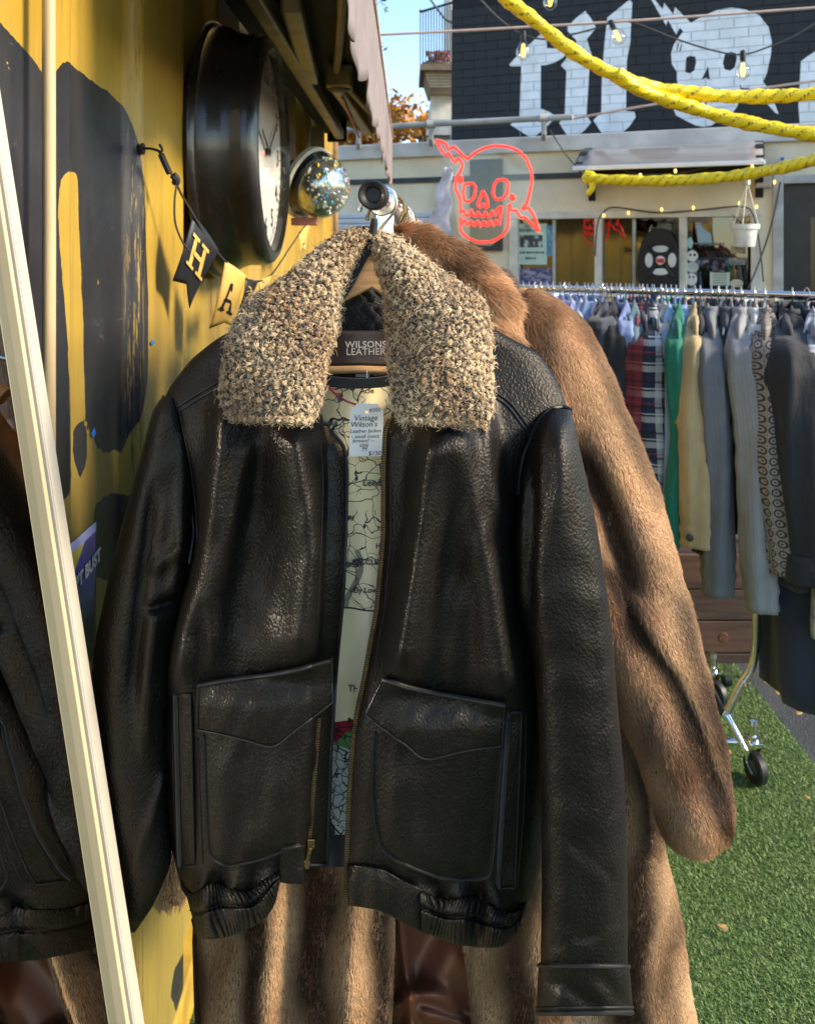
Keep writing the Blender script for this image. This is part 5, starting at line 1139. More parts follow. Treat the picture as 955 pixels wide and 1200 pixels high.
def hair(name, G, N_, L, colf, par, lift=.45, rad=.00032, clump=0.0, seed=1, keep=None, curl=.25, drift=(0, 0, -1)):
    r_ = np.random.default_rng(seed); nr_ = normals(G); a, b = G.shape[:2]
    A = np.linalg.norm(np.cross(G[1:, :-1] - G[:-1, :-1], G[:-1, 1:] - G[:-1, :-1]), axis=-1).ravel(); A = A / A.sum()
    ci = r_.choice(len(A), N_, p=A); i, j = ci // (b - 1), ci % (b - 1); u, v = r_.uniform(0, 1, (2, N_))
    def bl(X): return (X[i, j] * ((1 - u) * (1 - v))[:, None] + X[i, j + 1] * (u * (1 - v))[:, None] + X[i + 1, j] * ((1 - u) * v)[:, None] + X[i + 1, j + 1] * (u * v)[:, None])
    p = bl(G); n = bl(nr_); n /= np.linalg.norm(n, axis=1)[:, None] + 1e-9
    if keep is not None:
        k = keep(p, n); p, n = p[k], n[k]
    M = len(p); d = np.array(drift, float)[None] + np.zeros((M, 3)); d -= n * (d * n).sum(1)[:, None]; d /= np.linalg.norm(d, axis=1)[:, None] + 1e-9
    # low-frequency swirl so that the nap parts into tufts
    sw = np.stack([np.sin(p[:, 0] * 95 + 2 * np.sin(p[:, 2] * 60)), np.sin(p[:, 1] * 90 + p[:, 2] * 70), np.sin(p[:, 2] * 110 + p[:, 0] * 60)], 1)
    sw2 = np.stack([np.sin(p[:, 0] * 260 + 3 * np.sin(p[:, 2] * 130)), np.sin(p[:, 1] * 240 + p[:, 2] * 180), np.sin(p[:, 2] * 230 + p[:, 0] * 170)], 1)
    d = d + curl * sw + curl * .7 * sw2 + r_.normal(0, .13, (M, 3)); ln = L * r_.uniform(.55, 1.15, M) * (1 + .25 * sw[:, 0])
    pts = np.zeros((M, 4, 3))
    for k, f in enumerate((0, .34, .68, 1)):
        pts[:, k] = p + ln[:, None] * (n * (lift * (f - .42 * f * f))[..., None] if False else n * (lift * (f - .42 * f * f)) + d * (f ** 1.25) * .85)
    cu = bpy.data.hair_curves.new(name); cu.add_curves([4] * M)
    cu.position_data.foreach_set('vector', pts.astype(np.float32).ravel())
    rr = np.tile(np.array([1, .85, .6, .15]) * rad, (M, 1)) * r_.uniform(.7, 1.3, (M, 1)); at = cu.attributes.get('radius') or cu.attributes.new('radius', 'FLOAT', 'POINT'); at.data.foreach_set('value', rr.astype(np.float32).ravel())
    col = np.concatenate([colf(p, r_), np.ones((M, 1))], 1); ca = cu.attributes.new('fur_colour', 'FLOAT_COLOR', 'CURVE'); ca.data.foreach_set('color', col.astype(np.float32).ravel())
    o = bpy.data.objects.new(name, cu); COL.objects.link(o); cu.materials.append(FUR); o['kind'] = 'stuff'; parent_to(o, par); return o
FUR, t, p = nodes('fur_hair'); a_ = N(t, 'ShaderNodeAttribute', attribute_name='fur_colour'); t.links.new(a_.outputs['Color'], p.inputs['Base Color'])
p.inputs['Roughness'].default_value = .5; p.inputs['Specular IOR Level'].default_value = .16
SKIN = mat('fur_underside', (.20, .11, .055), .9, var=.3, vs=30)
def pix(p): return CX + F * p[:, 0] / p[:, 1], HY - F * (p[:, 2] - H) / p[:, 1]
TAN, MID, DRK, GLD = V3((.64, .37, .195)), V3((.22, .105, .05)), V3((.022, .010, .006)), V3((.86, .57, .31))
def blend(w, cols):
    out = cols[0][None] * np.ones((len(w), 1))
    return out
coat = empty('fur_coat', (P(560, 1200, 1.05)[0], 1.05, .45), 'long brown mink fur coat with satin lining hanging behind the leather jacket', 'coat')

sl_rows = [(338, 612, 628, 1.02, .02), (345, 596, 643, 1.02, .045), (355, 584, 656, 1.015, .055), (367, 576, 666, 1.01, .062), (380, 574, 678, 1.005, .066), (402, 578, 690, 1.0, .068), (427, 584, 706, 1.0, .068), (460, 592, 720, 1.0, .066), (500, 602, 736, 1.0, .064), (545, 612, 754, 1.0, .062), (590, 622, 772, 1.0, .06), (650, 640, 789, 1.0, .058), (700, 660, 801, 1.0, .056), (765, 692, 819, 1.0, .054), (815, 720, 832, .995, .052), (870, 744, 846, .99, .05), (910, 757, 854, .985, .048), (950, 768, 860, .98, .045), (975, 776, 861, .98, .042), (990, 786, 856, .98, .036), (1000, 800, 845, .98, .026), (1006, 815, 832, .98, .012)]
px, py, Y = rowtube(sl_rows, 60, 1.0, 150)
fold = lambda pts, wl, wr, amp: (lambda x, y: (lambda c: amp * np.where(x < c, np.exp(-((x - c) / wl) ** 2), np.exp(-((x - c) / wr) ** 2)))(np.interp(y, [q[0] for q in pts], [q[1] for q in pts])) * smoothstep(pts[0][0] - 30, pts[0][0] + 30, y) * (1 - smoothstep(pts[-1][0] - 30, pts[-1][0] + 30, y)))
front = (Y < np.interp(py, [r[0] for r in sl_rows], [r[3] for r in sl_rows]))
v1 = fold([(520, 672), (560, 690), (600, 708), (650, 722), (700, 738)], 18, 24, .024)(px, py)       # deep fold, upper sleeve
v2 = fold([(650, 698), (700, 728), (740, 750), (790, 785), (850, 812), (900, 828), (960, 848)], 26, 9, .009)(px, py)
v3 = fold([(480, 640), (560, 672), (640, 690), (720, 718)], 18, 14, -.012)(px, py)
Y = Y + front * (v1 + v2 + v3) + .004 * np.sin(py * .05 + px * .03)
G = P(px, py, Y); G = np.concatenate([G, G[:, :1]], 1)
slv = grid('sleeve', G, SKIN, coat)
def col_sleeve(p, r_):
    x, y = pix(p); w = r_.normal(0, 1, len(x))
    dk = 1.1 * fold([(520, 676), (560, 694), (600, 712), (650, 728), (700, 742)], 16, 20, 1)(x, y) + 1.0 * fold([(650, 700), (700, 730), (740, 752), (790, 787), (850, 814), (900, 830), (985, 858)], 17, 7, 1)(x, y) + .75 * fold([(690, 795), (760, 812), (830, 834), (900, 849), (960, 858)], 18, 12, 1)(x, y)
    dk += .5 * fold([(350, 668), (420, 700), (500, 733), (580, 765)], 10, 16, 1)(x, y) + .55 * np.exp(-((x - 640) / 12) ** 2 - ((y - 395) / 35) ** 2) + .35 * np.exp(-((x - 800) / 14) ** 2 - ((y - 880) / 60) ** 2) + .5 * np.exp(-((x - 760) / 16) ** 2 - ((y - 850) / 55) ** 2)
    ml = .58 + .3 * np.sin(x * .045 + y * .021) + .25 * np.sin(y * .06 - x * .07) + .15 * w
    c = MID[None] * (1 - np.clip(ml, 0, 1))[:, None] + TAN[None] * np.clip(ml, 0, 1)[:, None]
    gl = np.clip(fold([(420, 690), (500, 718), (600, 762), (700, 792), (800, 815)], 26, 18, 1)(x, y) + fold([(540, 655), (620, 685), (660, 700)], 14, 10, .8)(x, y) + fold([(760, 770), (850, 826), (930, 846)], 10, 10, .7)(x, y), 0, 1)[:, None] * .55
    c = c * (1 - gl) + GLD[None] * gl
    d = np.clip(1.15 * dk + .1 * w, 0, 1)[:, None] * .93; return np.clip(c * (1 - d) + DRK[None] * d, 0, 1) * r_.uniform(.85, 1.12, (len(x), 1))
vis = lambda p, n: (n[:, 1] < .35)
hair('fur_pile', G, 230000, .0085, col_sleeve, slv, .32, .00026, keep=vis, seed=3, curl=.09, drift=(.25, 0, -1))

# collar roll
cr = resample([P(452, 276, .99), P(472, 287, .985), P(500, 297, .98), P(530, 316, .975), P(556, 342, .965), P(574, 372, .955), P(580, 410, .945), P(570, 450, .94)], 60)
G = tubeG(cr, np.interp(np.linspace(0, 1, 60), [0, .08, .3, .75, 1], [.008, .020, .026, .030, .016]), 28); G = np.concatenate([G, G[:, :1]], 1)
nn = normals(G); ctr = G[:, :-1].mean(1); flip_ = ((nn[:, :-1] * (G[:, :-1] - ctr[:, None])).sum(-1).mean() < 0)
if flip_: G = G[:, ::-1]
clr = grid('collar', G, SKIN, coat)
def col_collar(p, r_):
    x, y = pix(p); w = r_.normal(0, 1, len(x)); ml = np.clip(.55 + .35 * np.sin(x * .055 + .6) + .18 * np.sin(y * .11 + x * .05) + .18 * w, 0, 1)[:, None]
    c = V3((.20, .10, .05))[None] * (1 - ml) + V3((.74, .44, .23))[None] * ml; return np.clip(c, 0, 1) * r_.uniform(.7, 1.25, (len(x), 1))
hair('fur_pile', G, 70000, .016, col_collar, clr, .60, .00030, keep=vis, seed=4, curl=.22, drift=(.45, 0, -.7))
# shoulder between collar roll and sleeve
# body fronts
def sheet(nm, yl, yr, y0, y1, dep, nx=70, ny=130):
    yy = np.linspace(y0, y1, ny); u = np.linspace(0, 1, nx); L, R = yl(yy), yr(yy)
    px = L[:, None] + (R - L)[:, None] * u[None]; py = np.broadcast_to(yy[:, None], px.shape); return px, py, dep(px, py)
bL = curve([(420, 330), (560, 262), (800, 225), (1000, 226), (1100, 231), (1200, 237), (1420, 250)]); bR1 = curve([(420, 450), (700, 458), (1000, 462), (1100, 463), (1200, 459), (1420, 452)])
bL2 = curve([(420, 500), (700, 520), (1000, 538), (1090, 541), (1200, 553), (1420, 566)]); bR = curve([(420, 640), (600, 690), (800, 735), (900, 757), (970, 773), (1065, 796), (1130, 805), (1200, 816), (1420, 832)])
def depL(px, py): return 1.045 + .020 * np.sin((px - 225) * .062 + .25 * np.sin(py * .01)) + .006 * np.sin(px * .13 + py * .012) + .05 * np.exp(-np.maximum(px - bL(py), 0) / 9.0) + .012 * np.exp(-np.maximum(bR1(py) - px, 0) / 6.0)
def depR(px, py): return 1.035 + .020 * np.sin((px - 560) * .05 + 1.2 + .3 * np.sin(py * .008)) + .05 * np.exp(-np.maximum(bR(py) - px, 0) / 14.0) + .02 * np.exp(-np.maximum(px - bL2(py), 0) / 8.0)
px, py, Y = sheet('', bL, bR1, 420, 1420, depL); GL = P(px, py, Y); fl_ = grid('front_panel', GL, SKIN, coat, solid=.004, offset=-1)
px, py, Y = sheet('', bL2, bR, 420, 1420, depR); GR = P(px, py, Y); fr_ = grid('front_panel', GR, SKIN, coat, solid=.004, offset=-1)
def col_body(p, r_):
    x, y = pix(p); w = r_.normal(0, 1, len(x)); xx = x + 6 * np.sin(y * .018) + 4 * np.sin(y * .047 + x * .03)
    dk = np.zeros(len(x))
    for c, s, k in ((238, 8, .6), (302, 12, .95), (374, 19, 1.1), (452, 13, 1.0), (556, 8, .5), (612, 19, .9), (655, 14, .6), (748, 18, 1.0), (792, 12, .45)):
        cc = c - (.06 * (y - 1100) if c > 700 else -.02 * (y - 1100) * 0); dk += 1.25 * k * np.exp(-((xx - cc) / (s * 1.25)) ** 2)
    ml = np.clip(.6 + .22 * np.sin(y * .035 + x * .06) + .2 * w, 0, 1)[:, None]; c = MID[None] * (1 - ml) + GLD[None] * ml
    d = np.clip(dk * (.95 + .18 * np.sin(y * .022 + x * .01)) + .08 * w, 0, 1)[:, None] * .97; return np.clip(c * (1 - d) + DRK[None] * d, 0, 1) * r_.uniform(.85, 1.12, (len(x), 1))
low = lambda p, n: (HY - F * (p[:, 2] - H) / p[:, 1] > 930)
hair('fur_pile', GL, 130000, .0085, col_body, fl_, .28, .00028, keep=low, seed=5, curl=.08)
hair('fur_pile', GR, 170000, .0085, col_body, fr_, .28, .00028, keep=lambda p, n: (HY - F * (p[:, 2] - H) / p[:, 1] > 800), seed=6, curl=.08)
# left sleeve end, only its lower tip shows
px, py, Y = rowtube([(560, 190, 245, 1.03, .05), (800, 178, 240, 1.03, .05), (960, 172, 234, 1.02, .045), (1030, 172, 226, 1.02, .04), (1052, 176, 222, 1.02, .03), (1062, 186, 212, 1.02, .012)], 30, 1, 60)
G = P(px, py, Y); G = np.concatenate([G, G[:, :1]], 1); sl2 = grid('sleeve', G, SKIN, coat)
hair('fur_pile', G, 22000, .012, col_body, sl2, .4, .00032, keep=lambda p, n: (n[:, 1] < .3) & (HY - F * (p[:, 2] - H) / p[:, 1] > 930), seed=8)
# satin lining seen in the front gap
m, t, p = nodes('satin_lining'); t.links.new(mix(t, noise(t, coords(t), 5, 3), (.12, .042, .022), (.18, .07, .038)), p.inputs['Base Color']); p.inputs['Roughness'].default_value = .36; p.inputs['Specular IOR Level'].default_value = .6; p.inputs['Specular Tint'].default_value = (1, .72, .55, 1); p.inputs['Anisotropic'].default_value = .4
t.links.new(bump(t, noise(t, coords(t), 900, 2), .12, .0006), p.inputs['Normal'])
yy = np.linspace(1000, 1440, 110); xx = np.linspace(430, 585, 90); px, py = np.meshgrid(xx, yy)
cx_ = 497 + 3 * np.sin(py * .02)
Y = 1.115 - .020 * np.exp(-((px - (470 + .10 * (py - 1080))) / 7) ** 2) - .030 * np.exp(-(((px - cx_) / 34) ** 2 + ((py - (1165 + .012 * (px - 497) ** 2)) / 11) ** 2)) - .022 * np.exp(-((py - (1188 + .35 * (px - 500))) / 9) ** 2) * smoothstep(470, 500, px) + .012 * np.sin((px - 470) * .06 + (py - 1100) * .03) - .015 * np.exp(-((px - 552 + (py - 1150) * -.06) / 10) ** 2)
Y = Y - .03 * smoothstep(1000, 1300, py)
grid('satin_lining', P(px, py, Y), m, coat)
px, py, Y = sheet('', curve([(430, 300), (900, 240), (1100, 226), (1420, 236)]), curve([(430, 640), (900, 745), (1200, 800), (1420, 818)]), 440, 1400, lambda x, y: 1.15 + .02 * np.sin(x * .05), 40, 40); grid('back_panel', P(px, py, Y), mat('coat_back_lining', (.06, .02, .014), .5), coat, flip=True, solid=.003)
# coat hanger of the fur coat
fh = empty('coat_hanger', P(470, 290, 1.03), 'wooden hanger inside the fur coat on the near rail', 'hanger')
q = MB(); q.tube(resample([P(300, 420, 1.07), P(390, 330, 1.07), P(468, 302, 1.07), P(560, 345, 1.07), P(640, 410, 1.07)], 30), .012, 10); q.build('shoulder_arm', WOOD, fh, True)
kk = (1.07 - ra[1]) / rd_[1]; hc = ra + rd_ * kk
q = MB(); q.tube(resample([P(468, 302, 1.07), hc + V3((.004, 0, -.03)), hc + V3((.018, 0, -.008)), hc + V3((.014, 0, .010)), hc + V3((0, 0, .0145)), hc + V3((-.0145, 0, .008)), hc + V3((-.018, 0, -.006))], 24), .0019, 8); q.build('hook', BRASS, fh, True)
# ------------------------------------------------------------------ leather jacket
jacket = empty('leather_jacket', (P(410, 900, .85)[0], .86, .92), 'black leather flight jacket with shearling collar and flap pockets hung in front', 'jacket')
LO = curve([(383, 282), (392, 262), (400, 250), (420, 225), (450, 201), (470, 191), (482, 198), (500, 207), (520, 213), (560, 221), (600, 225), (640, 225), (680, 219), (720, 208), (760, 199), (800, 193), (860, 190), (950, 191), (1000, 201), (1040, 218), (1080, 232)], 8)
LI = curve([(383, 320), (420, 350), (470, 374), (497, 380), (521, 385), (556, 386.5), (600, 386), (644, 384.5), (699, 382), (743, 380), (800, 377), (857, 372), (907, 368), (991, 361.5), (1016, 359), (1080, 356)], 8)
RI = curve([(383, 540), (420, 500), (470, 462), (495, 457), (505, 452), (557, 450), (627, 450), (662, 447), (716, 442), (761, 433.5), (803, 426), (830, 420), (871, 414), (940, 409.6), (995, 407.5), (1048, 406.5), (1100, 406)], 8)
RO = curve([(383, 575), (399, 603), (411, 628), (427, 641), (458, 658), (476, 664), (490, 650), (512, 630), (534, 618), (569, 611), (620, 612), (700, 616), (780, 630), (834, 641), (940, 641), (1015, 634), (1050, 624), (1076, 609), (1110, 604)], 8)
fL = [fold([(470, 262), (530, 259), (606, 248), (677, 232), (745, 212), (800, 205)], 15, 20, .014), fold([(505, 290), (540, 285), (633, 267), (700, 250), (776, 248)], 12, 16, .0075), fold([(495, 338), (518, 344), (606, 360), (655, 364), (720, 358), (775, 346)], 32, 24, .015), fold([(690, 300), (740, 314), (775, 322)], 16, 16, .0012), fold([(880, 262), (960, 256), (1010, 262)], 14, 22, .003), fold([(900, 330), (960, 322), (1000, 300)], 26, 18, .003)]
vL = [fold([(520, 305), (620, 300), (740, 286)], 18, 26, .004), fold([(640, 238), (690, 222), (730, 205)], 7, 7, .002)]
fR = [fold([(505, 506), (560, 500), (620, 495), (700, 482), (790, 468)], 17, 30, .017), fold([(480, 530), (515, 543), (570, 553), (647, 567), (700, 577), (767, 586), (815, 594)], 34, 24, .016), fold([(480, 570), (556, 577), (610, 586)], 12, 10, .007), fold([(690, 535), (770, 530), (800, 528)], 16, 16, .004), fold([(900, 470), (960, 466), (1010, 480)], 16, 30, .003)]
def qround(d, R, r): k = np.clip(1 - d / R, 0, 1); return r * (1 - np.sqrt(np.clip(1 - k * k, 0, 1)))
def base(px, py):
    b = .835 + .018 * ((px - 420) / 210) ** 2 - .016 * np.exp(-((py - 830) / 200) ** 2) + .035 * (1 - smoothstep(395, 540, py))
    wr = .0005 * np.sin(px * .11 + 3 * np.sin(py * .021)) * np.sin(py * .05 + px * .03) + .0004 * np.sin(px * .23 + py * .06 + 2 * np.sin(py * .03))
    return b + wr * smoothstep(430, 600, py)
def dL(px, py):
    px, py = np.broadcast_arrays(np.asarray(px, float), np.asarray(py, float)); d = base(px, py)
    for f in fL: d = d - 2.5 * f(px, py)
    for f in vL: d = d + f(px, py)
    pl_ = smoothstep(792, 830, py) * (1 - smoothstep(985, 1020, py)) * np.exp(-((px - 305) / 70.0) ** 4); d = d - .010 * pl_
    puck = smoothstep(985, 1045, py); d = d + puck * (.005 * np.sin(px * .17 + py * .05) + .012 * np.exp(-((px - 250) / 12) ** 2) * np.exp(-((py - 1040) / 26) ** 2) - .008)
    d = d + qround(np.maximum(px - LO(py), 0), 34, 1.0) * (.014 + .041 * smoothstep(500, 650, py)) + .016 * np.exp(-np.maximum(LI(py) - px, 0) / 9.0)
    return d
def dR(px, py):
    px, py = np.broadcast_arrays(np.asarray(px, float), np.asarray(py, float)); d = base(px, py)
    for f in fR: d = d - 2.5 * f(px, py)
    pl_ = smoothstep(820, 860, py) * (1 - smoothstep(1005, 1040, py)) * np.exp(-((px - 512) / 75.0) ** 4); d = d - .010 * pl_
    puck = smoothstep(1005, 1060, py); d = d + puck * (.005 * np.sin(px * .15 - py * .06) + .014 * np.exp(-((px - 560) / 10) ** 2) * np.exp(-((py - 1048) / 22) ** 2) - .008)
    d = d + qround(np.maximum(RO(py) - px, 0), 36, 1.0) * (.012 + .048 * smoothstep(600, 740, py)) + .014 * np.exp(-np.maximum(px - RI(py), 0) / 9.0)
    return d
def panel(name, xl, xr, y0, y1, dep, bot, outer, nx=110, ny=300):
    yn = np.linspace(y0, y1, ny); u = np.linspace(0, 1, nx); u = u ** 1.35 if outer == 'L' else 1 - (1 - u) ** 1.35
    L, R = xl(yn), xr(yn); px = L[:, None] + (R - L)[:, None] * u[None]; v = (yn - y0) / (y1 - y0)
    py = yn[:, None] + (v[:, None] ** 7) * np.interp(px, [b[0] for b in bot], [b[1] for b in bot]); Y = dep(px, py)
    G = P(px, py, Y); e = []
    edge = px[:, :1] if outer == 'L' else px[:, -1:]; ey = py[:, :1] if outer == 'L' else py[:, -1:]; eY = Y[:, :1] if outer == 'L' else Y[:, -1:]
    for k in (1, 2, 3, 4): e.append(P(edge + (2 * k if outer == 'L' else -2 * k), ey, eY + (.915 - eY) * k / 4.0))
    G = np.concatenate(e[::-1] + [G], 1) if outer == 'L' else np.concatenate([G] + e, 1)
    return grid(name, G, LEATHER, jacket, solid=.0018, offset=-1)
panel('front_panel', LO, LI, 383, 1030, dL, [(200, -8), (218, 20), (236, 16), (251, 8), (270, 15), (289, 20), (311, 6), (330, 4), (360, 4)], 'L')
panel('front_panel', RI, RO, 383, 1050, dR, [(406, -34), (445, -29), (470, -16), (493, -2), (520, 9), (551, 6), (563, 9), (588, 21), (606, 24), (626, 0)], 'R')
def drape(top, bot, dep, off, nx, ny, gather=None, bulge=0.0):
    t_ = resample(top, nx); b_ = resample(bot, nx); v = np.linspace(0, 1, ny)
    px = t_[None, :, 0] * (1 - v)[:, None] + b_[None, :, 0] * v[:, None]; py = t_[None, :, 1] * (1 - v)[:, None] + b_[None, :, 1] * v[:, None]
    Y = dep(px, py) - off - bulge * np.sin(np.pi * v)[:, None] ** .7
    if gather is not None: Y = Y + gather(np.linspace(0, 1, nx)[None, :], v[:, None])
    return px, py, Y
def gat(n, amp, seed):
    r_ = np.random.default_rng(seed); ph = r_.uniform(0, 6.28, 6)
    def g(u, v):
        uu = u + .010 * np.sin(v * 5 + ph[0] + u * 9) + .02 * np.sin(u * 17 + ph[1])
        s = np.abs(np.sin(np.pi * n * uu + .7 * np.sin(v * 4 + u * 20))) ** .8
        return -amp * s * (.6 + .4 * np.sin(u * 23 + ph[2])) * (.35 + .65 * np.abs(np.cos(np.pi * (v - .02) * 1.0))) + amp * 1.2 * np.exp(-((v - .42) / .05) ** 2)
    return g
# ribbed waist, left and right
px, py, Y = drape([(216, 1040), (226, 1046), (251, 1034), (270, 1041), (289, 1045), (311, 1029), (327, 1024)], [(229, 1088), (235, 1100), (262, 1099), (283, 1092), (305, 1081), (321, 1062), (328, 1036)], lambda x, y: dL(np.maximum(x, LO(np.minimum(y, 1040)) + 6), np.minimum(y, 1030)), .001, 170, 40, gat(25, .0048, 1), .009)
Y = Y + qround(np.maximum(px - np.interp(py, [1040, 1100], [216, 232]), 0), 22, .05); G = P(px, py, Y); e = P(px[:, :1] + 3, py[:, :1], Y[:, :1] + .05); grid('ribbed_hem', np.concatenate([e, G], 1), LEATHER, jacket, solid=.002, offset=-1)
px, py, Y = drape([(494, 1043), (520, 1053), (551, 1050), (563, 1054), (588, 1066), (606, 1068), (622, 1040)], [(494, 1093), (508, 1097), (525, 1104), (541, 1108), (576, 1111), (596, 1105), (606, 1086)], lambda x, y: dR(np.minimum(x, 618), np.minimum(y, 1046)), .001, 170, 40, gat(26, .0048, 2), .009)
Y = Y + qround(np.maximum(np.interp(py, [1040, 1110], [622, 604]) - px, 0), 20, .05); G = P(px, py, Y); e = P(px[:, -1:] - 3, py[:, -1:], Y[:, -1:] + .05); grid('ribbed_hem', np.concatenate([G, e], 1), LEATHER, jacket, solid=.002, offset=-1)
# plain waist tabs by the zip
px, py, Y = drape([(406.5, 1013), (445, 1018), (470, 1031), (496, 1042)], [(407.5, 1061), (428, 1064), (447, 1068), (468, 1079), (495, 1093)], lambda x, y: dR(x, np.minimum(y, 1030)), .0035, 50, 24, None, .003); grid('hem_tab', P(px, py, Y), LEATHER, jacket, solid=.004, offset=-1); tabR = (px, py, Y)
px, py, Y = drape([(330, 994), (341, 993), (358, 990)], [(328, 1034), (341, 1036), (356, 1036)], lambda x, y: dL(x, np.minimum(y, 1020)), .003, 20, 20, None, .002); grid('hem_tab', P(px, py, Y), LEATHER, jacket, solid=.004, offset=-1)

def on(pts, dep, off): p = resample(pts, max(8, int(len(pts) * 14))); return P(p[:, 0], p[:, 1], dep(p[:, 0], p[:, 1]) - off)
def seam(pts, dep, r=.0011, off=.0005, name='seam', m=PIPING):
    q = MB(); q.tube(on(pts, dep, off), r, 6); return q.build(name, m, jacket, True)
yl_ = [(258, 446), (244, 455), (230, 463), (216, 472), (204, 479.5)]; yr_ = [(578, 458), (597, 471), (610, 487), (620, 501), (624, 509)]
for k in (0, 5): seam([(x + (0 if k == 0 else 2), y + k) for x, y in yl_], dL, .0012); seam([(x - (0 if k == 0 else 3), y + k * .8) for x, y in yr_], dR, .0012)
# pocket flaps
def pflap(top, bot, dep, dfold):
    px, py, Y = drape(top, bot, dep, .0068, 60, 26, dfold, .0028); G = P(px, py, Y); o = grid('pocket_flap', G, LEATHER, jacket, solid=.0045, offset=-1)
    rim = np.concatenate([G[:, 0], G[-1, 1:], G[::-1, -1][1:]]); q = MB(); q.tube(rim - V3((0, .0002, 0)), .0010, 6); q.build('piping', PIPING, o, True)
    q = MB(); q.tube(G[0] - V3((0, .001, 0)), .0024, 8); q.build('welt', PIPING, o, True); return o
def flapdent(seed):
    r_ = np.random.default_rng(seed); c = r_.uniform(.15, .85, (7, 2)); a = r_.uniform(-.0020, .0020, 7); s = r_.uniform(.07, .16, 7)
    return lambda u, v: sum(a[k] * np.exp(-(((u - c[k, 0]) / s[k]) ** 2 + ((v - c[k, 1]) / (s[k] * 2.2)) ** 2)) for k in range(7))
pflap([(232, 803), (260, 798), (288, 794), (320, 790), (351, 784), (370, 778), (389, 773)], [(232, 855), (262, 861), (290, 868), (320, 874.5), (345, 857), (368, 840), (390, 823)], lambda x, y: dL(np.minimum(x, 366), y) - .0001 * np.maximum(x - 366, 0), flapdent(3))
pflap([(449, 796), (462, 800), (478, 805), (506, 811), (550, 819), (591, 826)], [(428, 838), (450, 855), (475, 873), (499, 889.5), (540, 881), (565, 877), (588, 874)], lambda x, y: dR(np.maximum(x, 438), y), flapdent(5))
# patch pocket outlines
def patch(outline, dep):
    seam(outline, dep, .0013, .0008, 'pocket_seam'); cx, cy = np.mean(outline, 0); seam([(cx + (x - cx) * .965, cy + (y - cy) * .975) for x, y in outline], dep, .0006, .0003, 'pocket_stitch')
patch([(239, 862), (241, 920), (244, 985), (249, 1005), (263, 1014), (285, 1012), (309, 1006), (330, 998), (351, 989)], dL)
patch([(439, 857), (436.5, 900), (437, 941), (445, 987), (455, 1002), (472, 1012), (495, 1022), (518, 1029), (545, 1031), (564, 1030), (575, 1021), (580, 980), (585, 916), (589, 876)], dR)
# slit hand pockets
def slit(c4, dep):
    (a, b, c, d) = c4; px, py, Y = drape([a, ((a[0] + b[0]) / 2, (a[1] + b[1]) / 2), b], [d, ((c[0] + d[0]) / 2, (c[1] + d[1]) / 2), c], dep, .0015, 9, 50, None, .0018); G = P(px, py, Y); o = grid('pocket_welt', G, LEATHER, jacket, solid=.005, offset=-1)
    q = MB(); rim = np.concatenate([G[0], G[1:, -1], G[-1, ::-1][1:], G[::-1, 0][1:]]); q.tube(rim, .0011, 6); q.build('piping', PIPING, o, True)
    q = MB(); q.tube(G[:, 0] + V3((-.0025, .002, 0)), .0022, 6); q.build('slit_shadow_tube', BLACKFAB, o, True)  # dark tube drawn as the shadow gap along the welt
slit([(208, 815), (223.6, 814.5), (228, 1014), (213, 1015.5)], dL)
slit([(598, 835), (611, 834), (603, 1040), (585, 1041)], dR)
for pts, dep in (([(204, 806), (203, 900), (208, 1010)], dL), ([(232, 866), (235, 940), (238, 1012)], dL), ([(594, 830), (591, 920), (581, 1036)], dR), ([(616, 836), (614, 940), (606, 1036)], dR)): seam(pts, dep, .0007, .0002, 'stitch_line')
# zip and storm flap
def zline(fn, y0, y1, dep, dx, off, name='zip_teeth'):
    ys = np.linspace(y0, y1, int((y1 - y0) / 2.75)); q = MB()
    x = fn(ys) + dx; c = P(x, ys, dep(x, ys) - off)
    for a in c: q.box(a, (.0042, .0026, .00135))
    z = q.build(name, BRASS, jacket); z['kind'] = 'stuff'
    q = MB(); q.tube(P(x, ys, dep(x, ys) - off + .0018), .0028, 6); q.build('zip_tape', BLACKFAB, jacket, True)
zline(LI, 500, 772, dL, 1.0, .001); zline(LI, 842, 1016, dL, 1.0, .001)
zline(RI, 492, 1062, dR, -.6, .001)
SR = curve([(505, 388), (512, 394), (521, 402.5), (540, 406), (557, 407), (627, 405.5), (697, 402.5), (760, 396.5), (803, 393), (885, 388), (950, 386), (1013, 383.5)], 6)
yy = np.linspace(503, 1013, 160); u = np.linspace(0, 1, 14); a_l = LI(yy) - 6; a_r = np.maximum(SR(yy), a_l + 8)
px = a_l[:, None] + (a_r - a_l)[:, None] * u[None]; py = np.broadcast_to(yy[:, None], px.shape); Y = dL(LI(yy) - 4, yy)[:, None] + .004 + .010 * u[None] ** 2 + .0006 * np.sin(py * .09); G = P(px, py, Y); sf = grid('storm_flap', G, LEATHER, jacket, solid=.003, offset=-1)
q = MB(); q.tube(np.concatenate([G[:, -1], G[-1, ::-1][1:]]) - V3((0, .0006, 0)), .0018, 8); q.build('piping', PIPING, sf, True)
seam([(RI(y) + 7 + .006 * (y - 500), y) for y in range(512, 1012, 40)], dR, .0006, -.0002, 'stitch_line'); seam([(LI(y) - 8, y) for y in range(508, 770, 40)], dL, .0005, -.0003, 'stitch_line')
pull = MB(); c = P(360, 1018, .80); c[1] = float(dL(359, 1012)) - .004
pull.box(c, (.0075, .004, .009)); pull.box(c + V3((-.002, -.003, -.010)), (.0035, .0022, .016), Matrix.Rotation(.25, 3, 'Y')); pull.box(c + V3((-.0045, -.003, -.019)), (.007, .002, .0075), Matrix.Rotation(.25, 3, 'Y')); pull.build('zip_pull', BRASS, jacket, bevel=.0007)
